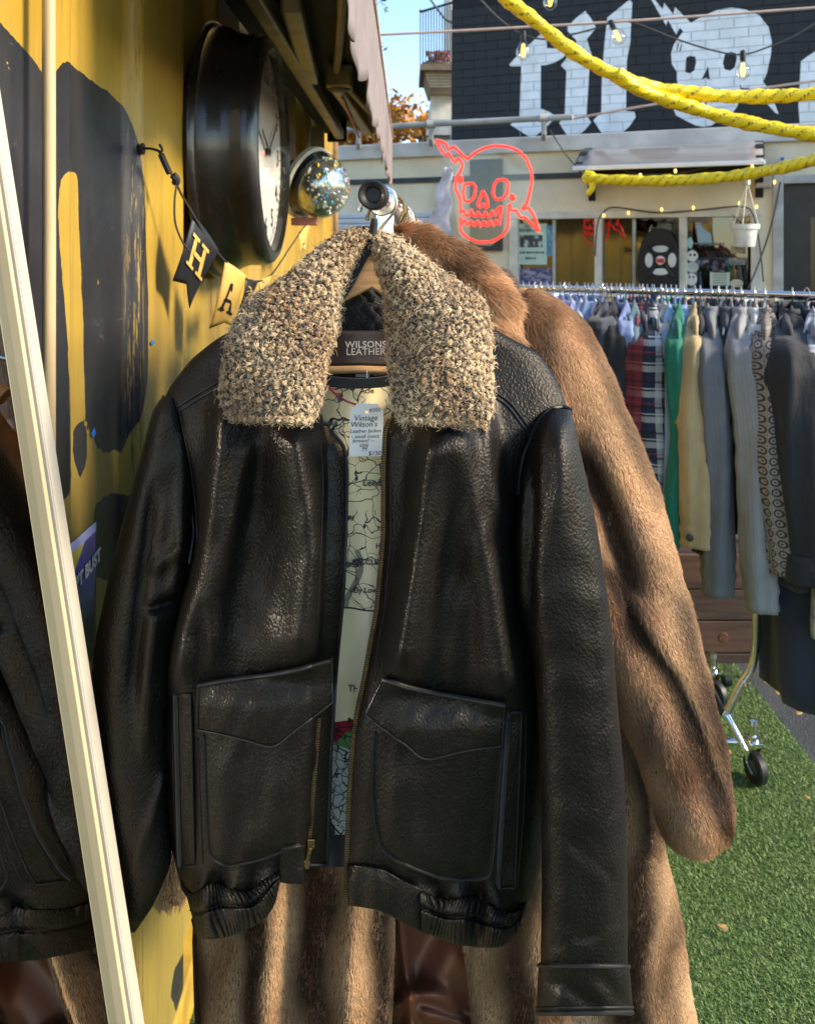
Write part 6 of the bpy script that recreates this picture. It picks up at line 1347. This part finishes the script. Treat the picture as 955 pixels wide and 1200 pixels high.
# sleeves
def sleeve(rows, seed, exp, creases, nrow=200):
    px, py, Y = rowtube(rows, 72, exp, nrow); Yc = np.interp(py, [r[0] for r in rows], [r[3] for r in rows]); fr = Y < Yc
    w = .0008 * np.sin(px * .08 + py * .031 + seed) * np.sin(py * .045 - px * .05) + .0004 * np.sin(py * .12 + px * .05 + 2 * np.sin(px * .06))
    for f in creases: w = w + f(px, py) * fr
    Y = Y + w; return np.concatenate([P(px, py, Y)] * 1, 1), px, py, Y
def diag(x0, y0, x1, y1, wd, amp):
    L = math.hypot(x1 - x0, y1 - y0); tx, ty = (x1 - x0) / L, (y1 - y0) / L
    def f(x, y):
        a = (x - x0) * tx + (y - y0) * ty; b = -(x - x0) * ty + (y - y0) * tx
        return amp * np.exp(-(b / wd) ** 2) * smoothstep(-.15 * L, .15 * L, a) * (1 - smoothstep(.85 * L, 1.15 * L, a))
    return f
rR = [(479, 648, 668, .87, .012), (486, 640, 672, .865, .025), (500, 630, 675, .86, .034), (520, 620, 678, .855, .04), (560, 610, 687, .85, .044), (617, 604, 699, .845, .046), (697, 604, 711, .84, .047), (740, 618, 716, .838, .047), (770, 626, 719, .836, .046), (834, 630, 724, .834, .045), (907, 633, 731, .832, .044), (974, 634, 734, .830, .043), (1041, 634.5, 735, .830, .042), (1100, 633.5, 735, .830, .041), (1140, 633, 735, .830, .040)]
cR = [fold([(560, 622), (617, 632), (700, 634), (780, 636)], 9, 4, -.0), fold([(520, 622), (600, 624), (680, 620), (730, 622)], 12, 8, .012), fold([(500, 655), (560, 658), (620, 650)], 9, 16, -.006), fold([(640, 700), (720, 704), (800, 712), (900, 720)], 10, 8, -.004),
      diag(640, 960, 730, 1040, 8, .0014), diag(732, 930, 690, 985, 7, .0014), diag(700, 980, 728, 1080, 7, .0012), diag(636, 1075, 672, 1108, 8, -.0014), diag(730, 1085, 685, 1115, 8, -.0014), diag(640, 1110, 700, 1095, 7, .0014), diag(725, 760, 690, 800, 7, .0009), diag(720, 840, 690, 870, 6, .0009), diag(636, 880, 660, 905, 6, .0009)]
G, px, py, Y = sleeve(rR, 1, .78, cR); sR_ = grid('sleeve', G, LEATHER, jacket, closeu=True)
cuf = [(1128, 632, 736, .830, .0415), (1138, 630, 737.5, .830, .043), (1160, 629.5, 739.5, .830, .043), (1184, 628.5, 741.5, .830, .043), (1188, 630, 740, .830, .041)]
G, px, py, Y = sleeve(cuf, 4, .78, [diag(640, 1140, 700, 1180, 10, .004), diag(700, 1140, 740, 1185, 9, .003), diag(650, 1150, 640, 1185, 8, .003)], 44); cu_ = grid('cuff', G, LEATHER, jacket, closeu=True)
q = MB(); ring = lambda k, o_: np.concatenate([G[k] + (G[k] - G[k].mean(0)) * o_, (G[k] + (G[k] - G[k].mean(0)) * o_)[:1]])
q.tube(ring(3, .008), .0018, 8); q.build('piping', PIPING, cu_, True); q = MB(); q.tube(ring(-6, .006), .0012, 6); q.build('stitch_line', PIPING, cu_, True); q = MB(); q.tube(ring(-2, .0), .0022, 8); q.build('hem_edge', PIPING, cu_, True)
ins = mat('sleeve_inside', (.01, .01, .01), .9, var=0); q = MB(); q.add(np.concatenate([G[-4] * .97 + G[-4].mean(0) * .03, [G[-4].mean(0)]]), [(i, (i + 1) % 72, 72) for i in range(72)]); q.build('cuff_lining', ins, cu_)
rL = [(466, 190, 205, .885, .012), (478, 180, 212, .885, .024), (500, 174, 218, .885, .034), (540, 164, 226, .885, .04), (590, 151, 230, .885, .044), (640, 138, 228, .885, .045), (700, 124, 216, .885, .045), (760, 111, 205, .885, .045), (830, 104, 200, .885, .045), (900, 103, 198, .885, .045), (960, 110, 199, .885, .044), (1010, 122, 202, .885, .042), (1045, 132, 187, .885, .038), (1064, 136, 176, .885, .034)]
cL = [fold([(500, 205), (580, 200), (640, 196), (690, 190)], 20, 10, .006), fold([(580, 180), (700, 165), (820, 156)], 8, 8, .012), diag(215, 640, 180, 668, 8, -.008), diag(212, 700, 175, 715, 7, .012), fold([(720, 182), (800, 172), (880, 168)], 8, 9, -.008), diag(205, 880, 160, 1010, 6, -.006), fold([(600, 212), (640, 214), (690, 204)], 8, 8, -.006)]
G, px, py, Y = sleeve(rL, 3, .85, cL); grid('sleeve', G, LEATHER, jacket, closeu=True)
cuf = [(1056, 135, 181, .885, .036), (1066, 136, 175, .885, .034), (1080, 139, 166, .885, .030), (1092, 142, 158, .885, .020)]
G, px, py, Y = sleeve(cuf, 4, .85, [], 16); grid('cuff', G, LEATHER, jacket, closeu=True)
# armhole seams
seam([(191, 464), (198, 472), (204, 481), (209, 500), (213, 519), (220, 556), (225, 600), (227, 625), (222, 660)], lambda x, y: dL(np.maximum(x, LO(y) + 4), y), .0013, .0010, 'armhole_seam')
seam([(198, 465), (208, 476), (213, 496), (218, 519), (225, 556), (230, 600), (231, 630)], lambda x, y: dL(np.maximum(x, LO(y) + 5), y), .0006, .0003, 'armhole_seam')
seam([(670, 481), (662, 477), (652, 477.5), (643, 481), (634, 489), (627, 500), (621, 514), (613, 534), (608, 560), (606.5, 580)], lambda x, y: dR(np.minimum(x, RO(y) - 4), y), .0020, .0045, 'armhole_seam')
seam([(671, 485), (660, 481.5), (650, 483), (640, 488), (632, 498), (626, 511), (619, 530)], lambda x, y: dR(np.minimum(x, RO(y) - 4), y), .0009, .0050, 'armhole_seam')
# back and printed lining
yy = np.linspace(384, 1013, 90); uu = np.linspace(0, 1, 60); Lb = curve([(384, 290), (440, 215), (480, 205), (560, 226), (700, 222), (860, 196), (1013, 206)]); Rb = curve([(384, 560), (440, 640), (480, 650), (560, 612), (700, 612), (860, 636), (1013, 628)])
px = Lb(yy)[:, None] + (Rb(yy) - Lb(yy))[:, None] * uu[None]; py = np.broadcast_to(yy[:, None], px.shape); Y = .912 + .006 * np.sin(px * .05 + py * .01) + .004 * np.sin(px * .11)
grid('back_panel', P(px, py, Y), LEATHER, jacket, solid=.002, offset=-1)
def map_mat():
    m, t, p = nodes('map_print'); tc = coords(t, (1, .001, 1)); s = N(t, 'ShaderNodeSeparateXYZ'); t.links.new(tc, s.inputs[0]); z = s.outputs[2]; x = s.outputs[0]
    def w_(sc_, am):
        nz = N(t, 'ShaderNodeTexNoise'); nz.inputs['Scale'].default_value = sc_; t.links.new(tc, nz.inputs['Vector']); k = N(t, 'ShaderNodeVectorMath', operation='MULTIPLY_ADD'); t.links.new(nz.outputs['Color'], k.inputs[0]); k.inputs[1].default_value = (am, 0, am); t.links.new(tc, k.inputs[2]); return k.outputs[0]
    e1 = math_(t, 'LESS_THAN', voro(t, w_(38, .034), 30, 'DISTANCE_TO_EDGE')[0], .015); e2 = math_(t, 'LESS_THAN', voro(t, w_(60, .022), 52, 'DISTANCE_TO_EDGE')[0], .018)
    e3 = math_(t, 'LESS_THAN', voro(t, w_(40, .02), 95, 'DISTANCE_TO_EDGE')[0], .04)
    zpx = lambda py: H + (HY - py) * .862 / F
    roads = math_(t, 'MULTIPLY', math_(t, 'MAXIMUM', e1, math_(t, 'MULTIPLY', e2, ramp(t, noise(t, tc, 14, 2), .38, .42))), math_(t, 'GREATER_THAN', z, zpx(712)))
    c = mix(t, ramp(t, noise(t, tc, 9, 3), .3, .7), (.86, .70, .37), (.93, .78, .47))
    c = mix(t, roads, c, (.025, .03, .04))
    riv = math_(t, 'MULTIPLY', math_(t, 'LESS_THAN', math_(t, 'ABSOLUTE', math_(t, 'SUBTRACT', x, math_(t, 'MULTIPLY_ADD', math_(t, 'SINE', math_(t, 'MULTIPLY', z, 70.0)), .008, -.055))), .003), math_(t, 'MULTIPLY', math_(t, 'LESS_THAN', z, zpx(645)), math_(t, 'GREATER_THAN', z, zpx(712))))
    c = mix(t, math_(t, 'MULTIPLY', riv, .7), c, (.05, .06, .06))
    line = math_(t, 'LESS_THAN', math_(t, 'ABSOLUTE', math_(t, 'SUBTRACT', z, zpx(713))), .0009); c = mix(t, line, c, (.03, .03, .03))
    wv = math_(t, 'ADD', z, math_(t, 'MULTIPLY', math_(t, 'SUBTRACT', noise(t, tc, 70, 2), .5), .02))
    lowz = math_(t, 'LESS_THAN', math_(t, 'SUBTRACT', wv, math_(t, 'MULTIPLY', x, .55)), zpx(852) + .041)
    red = mix(t, math_(t, 'MAXIMUM', e3, e2), (.30, .025, .045), (.02, .01, .012)); c = mix(t, lowz, c, red)
    wl = math_(t, 'LESS_THAN', math_(t, 'ADD', wv, math_(t, 'MULTIPLY', x, -.9)), zpx(872) + .066)
    wh = mix(t, math_(t, 'MAXIMUM', e3, e2), mix(t, math_(t, 'GREATER_THAN', z, zpx(876)), (.50, .52, .44), (.12, .28, .08)), (.02, .025, .025)); c = mix(t, wl, c, wh)
    t.links.new(c, p.inputs['Base Color']); p.inputs['Roughness'].default_value = .36; p.inputs['Specular IOR Level'].default_value = .5
    t.links.new(bump(t, noise(t, coords(t, (1, 1, .25)), 28, 3), .35, .006), p.inputs['Normal']); return m
yy = np.linspace(450, 978, 110); xx = np.linspace(366, 478, 40); px, py = np.meshgrid(xx, yy); Y = .860 + .004 * np.sin(px * .09 + py * .012) - .003 * np.exp(-((px - 425) / 14) ** 2) * smoothstep(480, 560, py) + .010 * ((px - 422) / 60) ** 2
lin = grid('map_lining', P(px, py, Y), map_mat(), jacket)
inkm = mat('map_ink', (.03, .03, .035), .6, var=0)
q = MB()
for s_, x, y, sz in (('Leeds', 438, 566, .0095), ('Hull', 447, 640, .007), ('BECCLES', 430, 659, .0075), ('ALDEBY', 411, 662, .007), ('Ely Low', 428, 692, .0075), ('THE', 417, 807, .0085), ('Bungay', 404, 606, .007), ('MARCH', 394, 497, .007), ('Acle', 430, 458, .008), ('Tibton', 404, 464, .007)):
    addtext(q, s_, sz, P(x, y, .8560 + .001 * abs(x - 425) / 10), (1, 0, 0), (0, 0, 1), off=.0002)
q.build('map_lettering', inkm, lin)['kind'] = 'stuff'
q = MB(); q.tube(resample([P(374, 450, .862), P(384, 453, .860), P(393, 461, .858), (P(404, 469, .857)), P(418, 474, .857)], 24), .0011, 6); q.build('red_route', mat('map_red', (.35, .02, .03), .5, var=0), lin)
px, py = np.meshgrid(np.linspace(366, 470, 30), np.linspace(972, 1016, 12)); grid('inner_hem_band', P(px, py, .864 + .002 * np.sin(px * .35)), BLACKFAB, jacket)
px, py = np.meshgrid(np.linspace(370, 475, 30), np.linspace(0, 1, 8)); py = 438 + 12 * py + 5 * np.cos((px - 420) / 50 * 1.5); grid('neck_trim', P(px, py, .852 - .0 * px), BLACKFAB, jacket, solid=.003)
# fleece inside the neck, brand label
fle = mat('black_fleece', (.010, .009, .009), .95, bs=420, bd=.006, bstr=.9, sheen=.35)
px, py = np.meshgrid(np.linspace(372, 480, 30), np.linspace(330, 440, 30)); grid('neck_fleece', P(px, py, .887 + .012 * ((px - 425) / 50) ** 2 + .002 * np.sin(px * .4 + 2 * np.sin(py * .3))), fle, jacket)
labm = mat('label_satin', (.060, .043, .038), .4, var=.15, vs=40, bs=1200, bd=.0004)
px, py = np.meshgrid(np.linspace(386, 460, 20), np.linspace(387.5, 429, 10)); lb = grid('brand_label', P(px, py, .878 + .006 * ((px - 425) / 40) ** 2), labm, jacket, solid=.001)
lm = mat('label_thread', (.50, .47, .43), .5, var=.1, vs=400)
q = MB(); addtext(q, 'WILSONS', .0094, P(428.8, 404, .8755), (1, 0, .012), (0, 0, 1), off=.00018, spacing=1.06); addtext(q, 'LEATHER', .0098, P(428.8, 412.4, .8755), (1, 0, .012), (0, 0, 1), off=.00005, spacing=1.02); q.build('lettering', lm, lb)
q = MB(); q.box(P(425, 440, .870), (.014, .001, .003)); q.build('size_tab', mat('size_tab_grey', (.3, .29, .27), .6), jacket)

# shearling collar
NUB = None
def nub_mat():
    m, t, p = nodes('shearling_curl'); a = N(t, 'ShaderNodeAttribute', attribute_name='tone'); v = coords(t)
    c = mix(t, a.outputs['Fac'], (.085, .050, .028), (.27, .18, .10)); c = mix(t, ramp(t, noise(t, v, 650, 2), .52, .68), c, (.06, .035, .02)); t.links.new(c, p.inputs['Base Color'])
    p.inputs['Roughness'].default_value = .7; p.inputs['Sheen Weight'].default_value = .3; p.inputs['Specular IOR Level'].default_value = .3
    t.links.new(bump(t, noise(t, coords(t, (1, 1, 1)), 1100, 3, .6, 1.5), .8, .0016), p.inputs['Normal']); return m
NUB = nub_mat(); ROOTM = mat('shearling_root', (.035, .020, .012), .95, var=.4, vs=120, bs=700, bd=.003)
_b = bmesh.new(); bmesh.ops.create_icosphere(_b, subdivisions=1, radius=1); _b1 = bmesh.new(); bmesh.ops.create_icosphere(_b1, subdivisions=2, radius=1)
ICO = np.array([v.co[:] for v in _b1.verts]); ICOF = np.array([[v.index for v in f.verts] for f in _b1.faces])
ICOs = np.array([v.co[:] for v in _b.verts]); ICOFs = np.array([[v.index for v in f.verts] for f in _b.faces])
WOOL, t, p = nodes('wool_fibre'); a_ = N(t, 'ShaderNodeAttribute', attribute_name='fur_colour'); t.links.new(a_.outputs['Color'], p.inputs['Base Color']); p.inputs['Roughness'].default_value = .5; p.inputs['Specular IOR Level'].default_value = .35
def shearling(outer, inner, seed):
    n, k = 90, 44; O, I = resample(outer, n), resample(inner, n); dd = (I - O) / np.linalg.norm(I - O, axis=1)[:, None] * np.minimum(3.0, np.linalg.norm(I - O, axis=1) * .25)[:, None]; I = I - dd; u = np.linspace(0, 1, k); t_ = np.linspace(0, 1, n)
    px = O[:, None, 0] * (1 - u) + I[:, None, 0] * u; py = O[:, None, 1] * (1 - u) + I[:, None, 1] * u
    Y = .800 + .058 * (1 - t_[:, None]) ** 1.6 - .028 * np.sin(np.pi * np.clip(u, 0, 1))[None] ** .55 * np.sin(np.pi * np.clip(t_, .06, .97))[:, None] ** .35 + .004 * np.sin(px * .05 + py * .04) 
    G = P(px, py, Y); base_ = grid('collar_leaf', G, ROOTM, jacket, solid=.012, offset=-1)
    r_ = np.random.default_rng(seed); nr_ = normals(G); V = []; T = []; Fc = []; pts = []
    cand_n = 52000; ii = r_.uniform(0, n - 1.001, cand_n); jj = r_.uniform(0, k - 1.001, cand_n); i0, j0 = ii.astype(int), jj.astype(int); fi, fj = (ii - i0)[:, None], (jj - j0)[:, None]
    bl = lambda X: X[i0, j0] * (1 - fi) * (1 - fj) + X[i0 + 1, j0] * fi * (1 - fj) + X[i0, j0 + 1] * (1 - fi) * fj + X[i0 + 1, j0 + 1] * fi * fj
    C, Nn = bl(G), bl(nr_); tu = jj / (k - 1); tv = ii / (n - 1); cell = .0042; grid_ = {}; acc = []
    rad_all = .0013 + .0014 * r_.uniform(0, 1, cand_n) ** 1.5
    for q_ in range(cand_n):
        c = C[q_]; key = (int(c[0] / cell), int(c[1] / cell), int(c[2] / cell)); bad = False
        for dx in (-1, 0, 1):
            for dy in (-1, 0, 1):
                for dz in (-1, 0, 1):
                    for o_ in grid_.get((key[0] + dx, key[1] + dy, key[2] + dz), ()):
                        if (C[o_] - c) @ (C[o_] - c) < (.78 * (rad_all[o_] + rad_all[q_])) ** 2: bad = True; break
                    if bad: break
                if bad: break
            if bad: break
        if not bad: grid_.setdefault(key, []).append(q_); acc.append(q_)
    acc = np.array(acc)
    # edge tufts
    et = np.concatenate([[(i, 0) for i in np.linspace(0, n - 1, 190)], [(i, k - 1) for i in np.linspace(0, n - 1, 190)], [(n - 1, j) for j in np.linspace(0, k - 1, 110)], [(n - 2, j) for j in np.linspace(0, k - 1, 110)]])
    vs_, fs_, ts_ = [], [], []; off = 0
    def add(c, nv, R, el, tone):
        nonlocal off
        z = nv / np.linalg.norm(nv); a = np.cross(z, r_.normal(0, 1, 3)); a /= np.linalg.norm(a); b = np.cross(z, a)
        s = R * np.array([r_.uniform(.75, 1.25), r_.uniform(.75, 1.15), el]); X = ICOs * (1 + .16 * np.sin(ICOs @ r_.normal(0, 2.6, 3) + r_.uniform(0, 6))[:, None] + .10 * np.sin(ICOs @ r_.normal(0, 5, 3))[:, None])
        X = X * s; bend = (X[:, 2] / (R * el)); X[:, 0] += R * r_.normal(0, .3) * bend ** 2; X[:, 1] += R * r_.normal(0, .3) * bend ** 2
        vs_.append(c + X @ np.stack([a, b, z])); fs_.append(ICOFs + off); ts_.append(np.full(len(X), tone)); off += len(X)
    for q_ in acc:
        nv = Nn[q_] + r_.normal(0, .28, 3); tn = np.clip(.55 + .22 * math.sin(C[q_][0] * 60 + C[q_][2] * 45 + seed) + r_.normal(0, .2), 0, 1)
        add(C[q_] + Nn[q_] * (.0012 + r_.uniform(0, .0018)), nv, rad_all[q_] * 1.06, r_.uniform(.65, 1.0), tn * .6)
    ctr_ = G.reshape(-1, 3).mean(0)
    lock = [(C[q_] + Nn[q_] * .0006, Nn[q_], rad_all[q_]) for q_ in acc]
    for (i, j) in et:
        i, j = int(round(i)), int(round(j)); c = G[i, j]; out = c - G[min(i, n - 12), k // 2 if i < n - 3 else j]; out = out - nr_[i, j] * (out @ nr_[i, j]) if np.linalg.norm(out) > 1e-6 else V3((0, 0, -1)); out /= np.linalg.norm(out) + 1e-9
        if i >= n - 3: out = out * .3 + V3((0, 0, -1))
        for rep in range(2): add(c + out * r_.uniform(-.002, .001) + V3((0, r_.uniform(-.002, .010), 0)), out + r_.normal(0, .35, 3) - V3((0, .3, 0)), r_.uniform(.0014, .0022), r_.uniform(1.2, 1.7), np.clip(.5 + r_.normal(0, .25), 0, 1)); lock.append((c + V3((0, r_.uniform(-.001, .006), 0)), out + r_.normal(0, .4, 3) - V3((0, .3, 0)), r_.uniform(.0017, .0025)))
    V = np.concatenate(vs_); Fc = np.concatenate(fs_); me = bpy.data.meshes.new('wool_curls'); me.vertices.add(len(V)); me.vertices.foreach_set('co', V.ravel()); me.loops.add(Fc.size); me.loops.foreach_set('vertex_index', Fc.ravel()); me.polygons.add(len(Fc)); me.polygons.foreach_set('loop_start', np.arange(len(Fc)) * 3); me.polygons.foreach_set('loop_total', np.full(len(Fc), 3)); me.polygons.foreach_set('use_smooth', np.ones(len(Fc), bool))
    at = me.attributes.new('tone', 'FLOAT', 'POINT'); at.data.foreach_set('value', np.concatenate(ts_)); me.update(); me.materials.append(NUB)
    o = bpy.data.objects.new('wool_curls', me); COL.objects.link(o); o.parent = base_; o['kind'] = 'stuff'
    K = 34; Lc = np.array([l[0] for l in lock]); Ln = np.array([l[1] for l in lock]); Ln /= np.linalg.norm(Ln, axis=1)[:, None]; Lr = np.array([l[2] for l in lock]); M = len(lock)
    Ln += r_.normal(0, .18, (M, 3)); Ln /= np.linalg.norm(Ln, axis=1)[:, None]
    A = np.cross(Ln, r_.normal(0, 1, (M, 3))); A /= np.linalg.norm(A, axis=1)[:, None]; B = np.cross(Ln, A); tilt = r_.normal(0, .35, (M, 2)); sw = r_.choice([-1, 1], M) * r_.uniform(1.2, 2.6, M); hh = Lr * r_.uniform(1.25, 1.9, M)
    PT = np.zeros((M, K, 5, 3)); th0 = r_.uniform(0, 6.283, (M, K)); rr0 = Lr[:, None] * np.sqrt(r_.uniform(.1, 1, (M, K))) * 1.0; hk = hh[:, None] * (1.12 - .45 * (rr0 / Lr[:, None]) ** 2) * r_.uniform(.85, 1.1, (M, K))
    ph = r_.uniform(0, 6.283, M); dirL = A * np.cos(ph)[:, None] + B * np.sin(ph)[:, None]; dirL[:, 2] -= .45; dirL -= Ln * (dirL * Ln).sum(1)[:, None]; dirL /= np.linalg.norm(dirL, axis=1)[:, None] + 1e-9; over = hh * r_.uniform(.25, 1.0, M)
    for k_, f in enumerate((0, .3, .58, .82, 1)):
        th = th0 + sw[:, None] * .35 * f; rad = rr0 * (1 + .30 * math.sin(f * 2.6) - .45 * f ** 2); z = hk * math.sin(f * 2.0) / math.sin(1.57)
        PT[:, :, k_] = Lc[:, None] + A[:, None] * (rad * np.cos(th) + tilt[:, :1] * z)[..., None] + B[:, None] * (rad * np.sin(th) + tilt[:, 1:] * z)[..., None] + Ln[:, None] * z[..., None] + dirL[:, None] * (over[:, None] * f ** 2)[..., None]
    PT += r_.normal(0, .00012, PT.shape)
    wi = r_.choice(M, 1500); PT[wi, 0] = PT[wi, 0, :1] + (PT[wi, 0] - PT[wi, 0, :1]) * 1.5 + (Ln[wi] * .0022)[:, None] * np.array([0, .3, .7, 1, 1.3])[None, :, None] + (dirL[wi] * .002)[:, None] * np.array([0, 0, .3, .8, 1.5])[None, :, None]
    cu = bpy.data.hair_curves.new('wool_fibres'); cu.add_curves([5] * (M * K)); cu.position_data.foreach_set('vector', PT.astype(np.float32).ravel())
    at = cu.attributes.get('radius') or cu.attributes.new('radius', 'FLOAT', 'POINT'); at.data.foreach_set('value', np.tile(np.array([1, 1, .9, .8, .5]) * .00024, M * K).astype(np.float32))
    tone = np.clip(.5 + .25 * np.sin(Lc[:, 0] * 60 + Lc[:, 2] * 45 + seed) + r_.normal(0, .2, M), 0, 1)[:, None]; w_ = np.clip(tone + r_.normal(0, .12, (M, K)), 0, 1)[..., None]
    col = V3((.40, .245, .12)) * (1 - w_) + V3((.84, .665, .42)) * w_; col = np.concatenate([col.reshape(-1, 3), np.ones((M * K, 1))], 1)
    ca = cu.attributes.new('fur_colour', 'FLOAT_COLOR', 'CURVE'); ca.data.foreach_set('color', col.astype(np.float32).ravel()); cu.materials.append(WOOL)
    oc_ = bpy.data.objects.new('wool_fibres', cu); COL.objects.link(oc_); oc_.parent = base_; oc_['kind'] = 'stuff'; return len(acc), M * K
print('curls', shearling([(430, 272), (418, 271), (406, 273), (391, 281), (368, 298), (342, 321), (318, 338), (297, 350), (281, 371), (271, 397), (265, 420), (261, 454), (263, 474), (271, 488)], [(436, 277), (433, 284), (428, 290), (418, 306), (407, 329), (399, 352), (397, 375), (394, 393), (387, 412), (382, 428), (380, 450), (375, 472), (368, 491)], 11),
      shearling([(437, 282), (438, 290), (442, 308), (447, 322), (452, 337), (455, 360), (457, 382), (458, 408), (459, 431), (461, 452), (463, 472), (470, 489)], [(440, 274), (446, 272), (462, 277), (481, 290), (511, 313), (541, 334), (563, 349), (573, 371), (575, 395), (576, 420), (577, 450), (577, 476), (572, 497)], 12))

# hanger, strap and price tag of the jacket
jh = empty('coat_hanger', P(435, 300, .86), 'wooden suit hanger inside the shearling collar with a trouser bar', 'hanger')
q = MB(); q.prism([(435, 294), (441, 297), (462, 345), (500, 372), (560, 398), (560, 410), (500, 390), (452, 349), (436, 338), (400, 355), (360, 382), (310, 410), (310, 398), (360, 366), (400, 344), (428, 297)], lambda a, b, d: P(a, b, .872 + d + .0004 * abs(a - 436) * .2), -.006, .006); q.build('shoulder_arm', WOOD, jh, True, bevel=.002)
q = MB(); q.tube([P(365, 434, .874), P(422, 433, .866), P(490, 435, .874)], .0040, 14); q.build('trouser_bar', WOOD, jh, True)
kk = (.868 - ra[1]) / rd_[1]; hc = ra + rd_ * kk
q = MB(); q.tube(resample([P(435, 298, .871), P(437, 284, .870), hc + V3((.002, 0, -.030)), hc + V3((.017, 0, -.010)), hc + V3((.015, 0, .008)), hc + V3((0, 0, .0142)), hc + V3((-.0142, 0, .009)), hc + V3((-.017, 0, -.003)), hc + V3((-.019, -.002, -.010))], 36), .0016, 8); q.lathe([(-.003, .002), (0, .003), (.003, .002)], hc + V3((-.019, -.002, -.010)), (0, 0, 1), 8); q.build('hook', STEEL, jh, True)
stp = tag(bpy.data.objects.new('hanger_strap', None), 'black fabric strap tied over the hook between the collar halves', 'strap'); bpy.data.objects.remove(stp)
G = np.array([[P(a * (1 - k / 6) + b * k / 6, y, .848 + .003 * math.sin(k / 6 * math.pi) * -1 + .00008 * (y - 260)) for k in range(7)] for y, a, b in ((256, 437.5, 440), (262, 436, 441), (272, 433.5, 440), (281, 429, 438), (291, 425, 436), (306, 420.5, 427), (320, 411, 420), (332, 405, 414), (345, 399, 406), (352, 396, 401))])
o = grid('hanger_strap', G, BLACKFAB, None, solid=.002); tag(o, 'black fabric strap tied over the hook between the collar halves', 'strap')
pt_ = empty('price_tag', P(429, 505, .80), 'white handwritten price tag hanging in the open jacket front', 'price tag')
TY = .842
tp = [(418, 473), (442, 473), (449.5, 482), (448.8, 505), (447, 534.5), (409, 535), (409.5, 505), (410, 483)]
tri_fn = lambda a, b, d: P(a, b, TY + d + .0015 * math.sin(b * .06))
q = MB(); hole = [(429.8 + 2.0 * math.cos(k), 482.5 + 2.0 * math.sin(k)) for k in np.linspace(0, 6.28, 10, endpoint=False)]; q.prism([tp, hole], tri_fn, 0, .0008); q.build('card', mat('tag_card', (.90, .86, .78), .7, var=.04), pt_)
q = MB(); pen = mat('tag_ink', (.02, .02, .03), .6, var=0)
for s_, x, y, sz, sh_ in (('#300', 439.5, 480.5, .0055, 0), ('Vintage', 428.5, 490, .0078, .2), ("Wilson's", 426.5, 497.5, .0076, .1), ('Leather Jacket', 428.5, 505, .0053, .1), ('- small mens', 428, 511.5, .0054, .15), ('brown! --', 426, 516.5, .0056, .15), ('size', 426.5, 521.5, .0062, .1), ('M', 427, 526.5, .0062, .2), ('$150', 439, 531.2, .0062, .1)):
    addtext(q, s_, sz, tri_fn(x, y, -.0006), (1, 0, .03), (0, 0, 1), shear=sh_, off=.0)
q.build('handwriting', pen, pt_)
q = MB(); q.tube(resample([P(429.8, 482, TY - .001), P(429.5, 470, .86), P(430, 455, .866), P(430, 441, .862), P(430, 435, .858)], 16), .0004, 5); q.build('thread', WHITE, pt_)
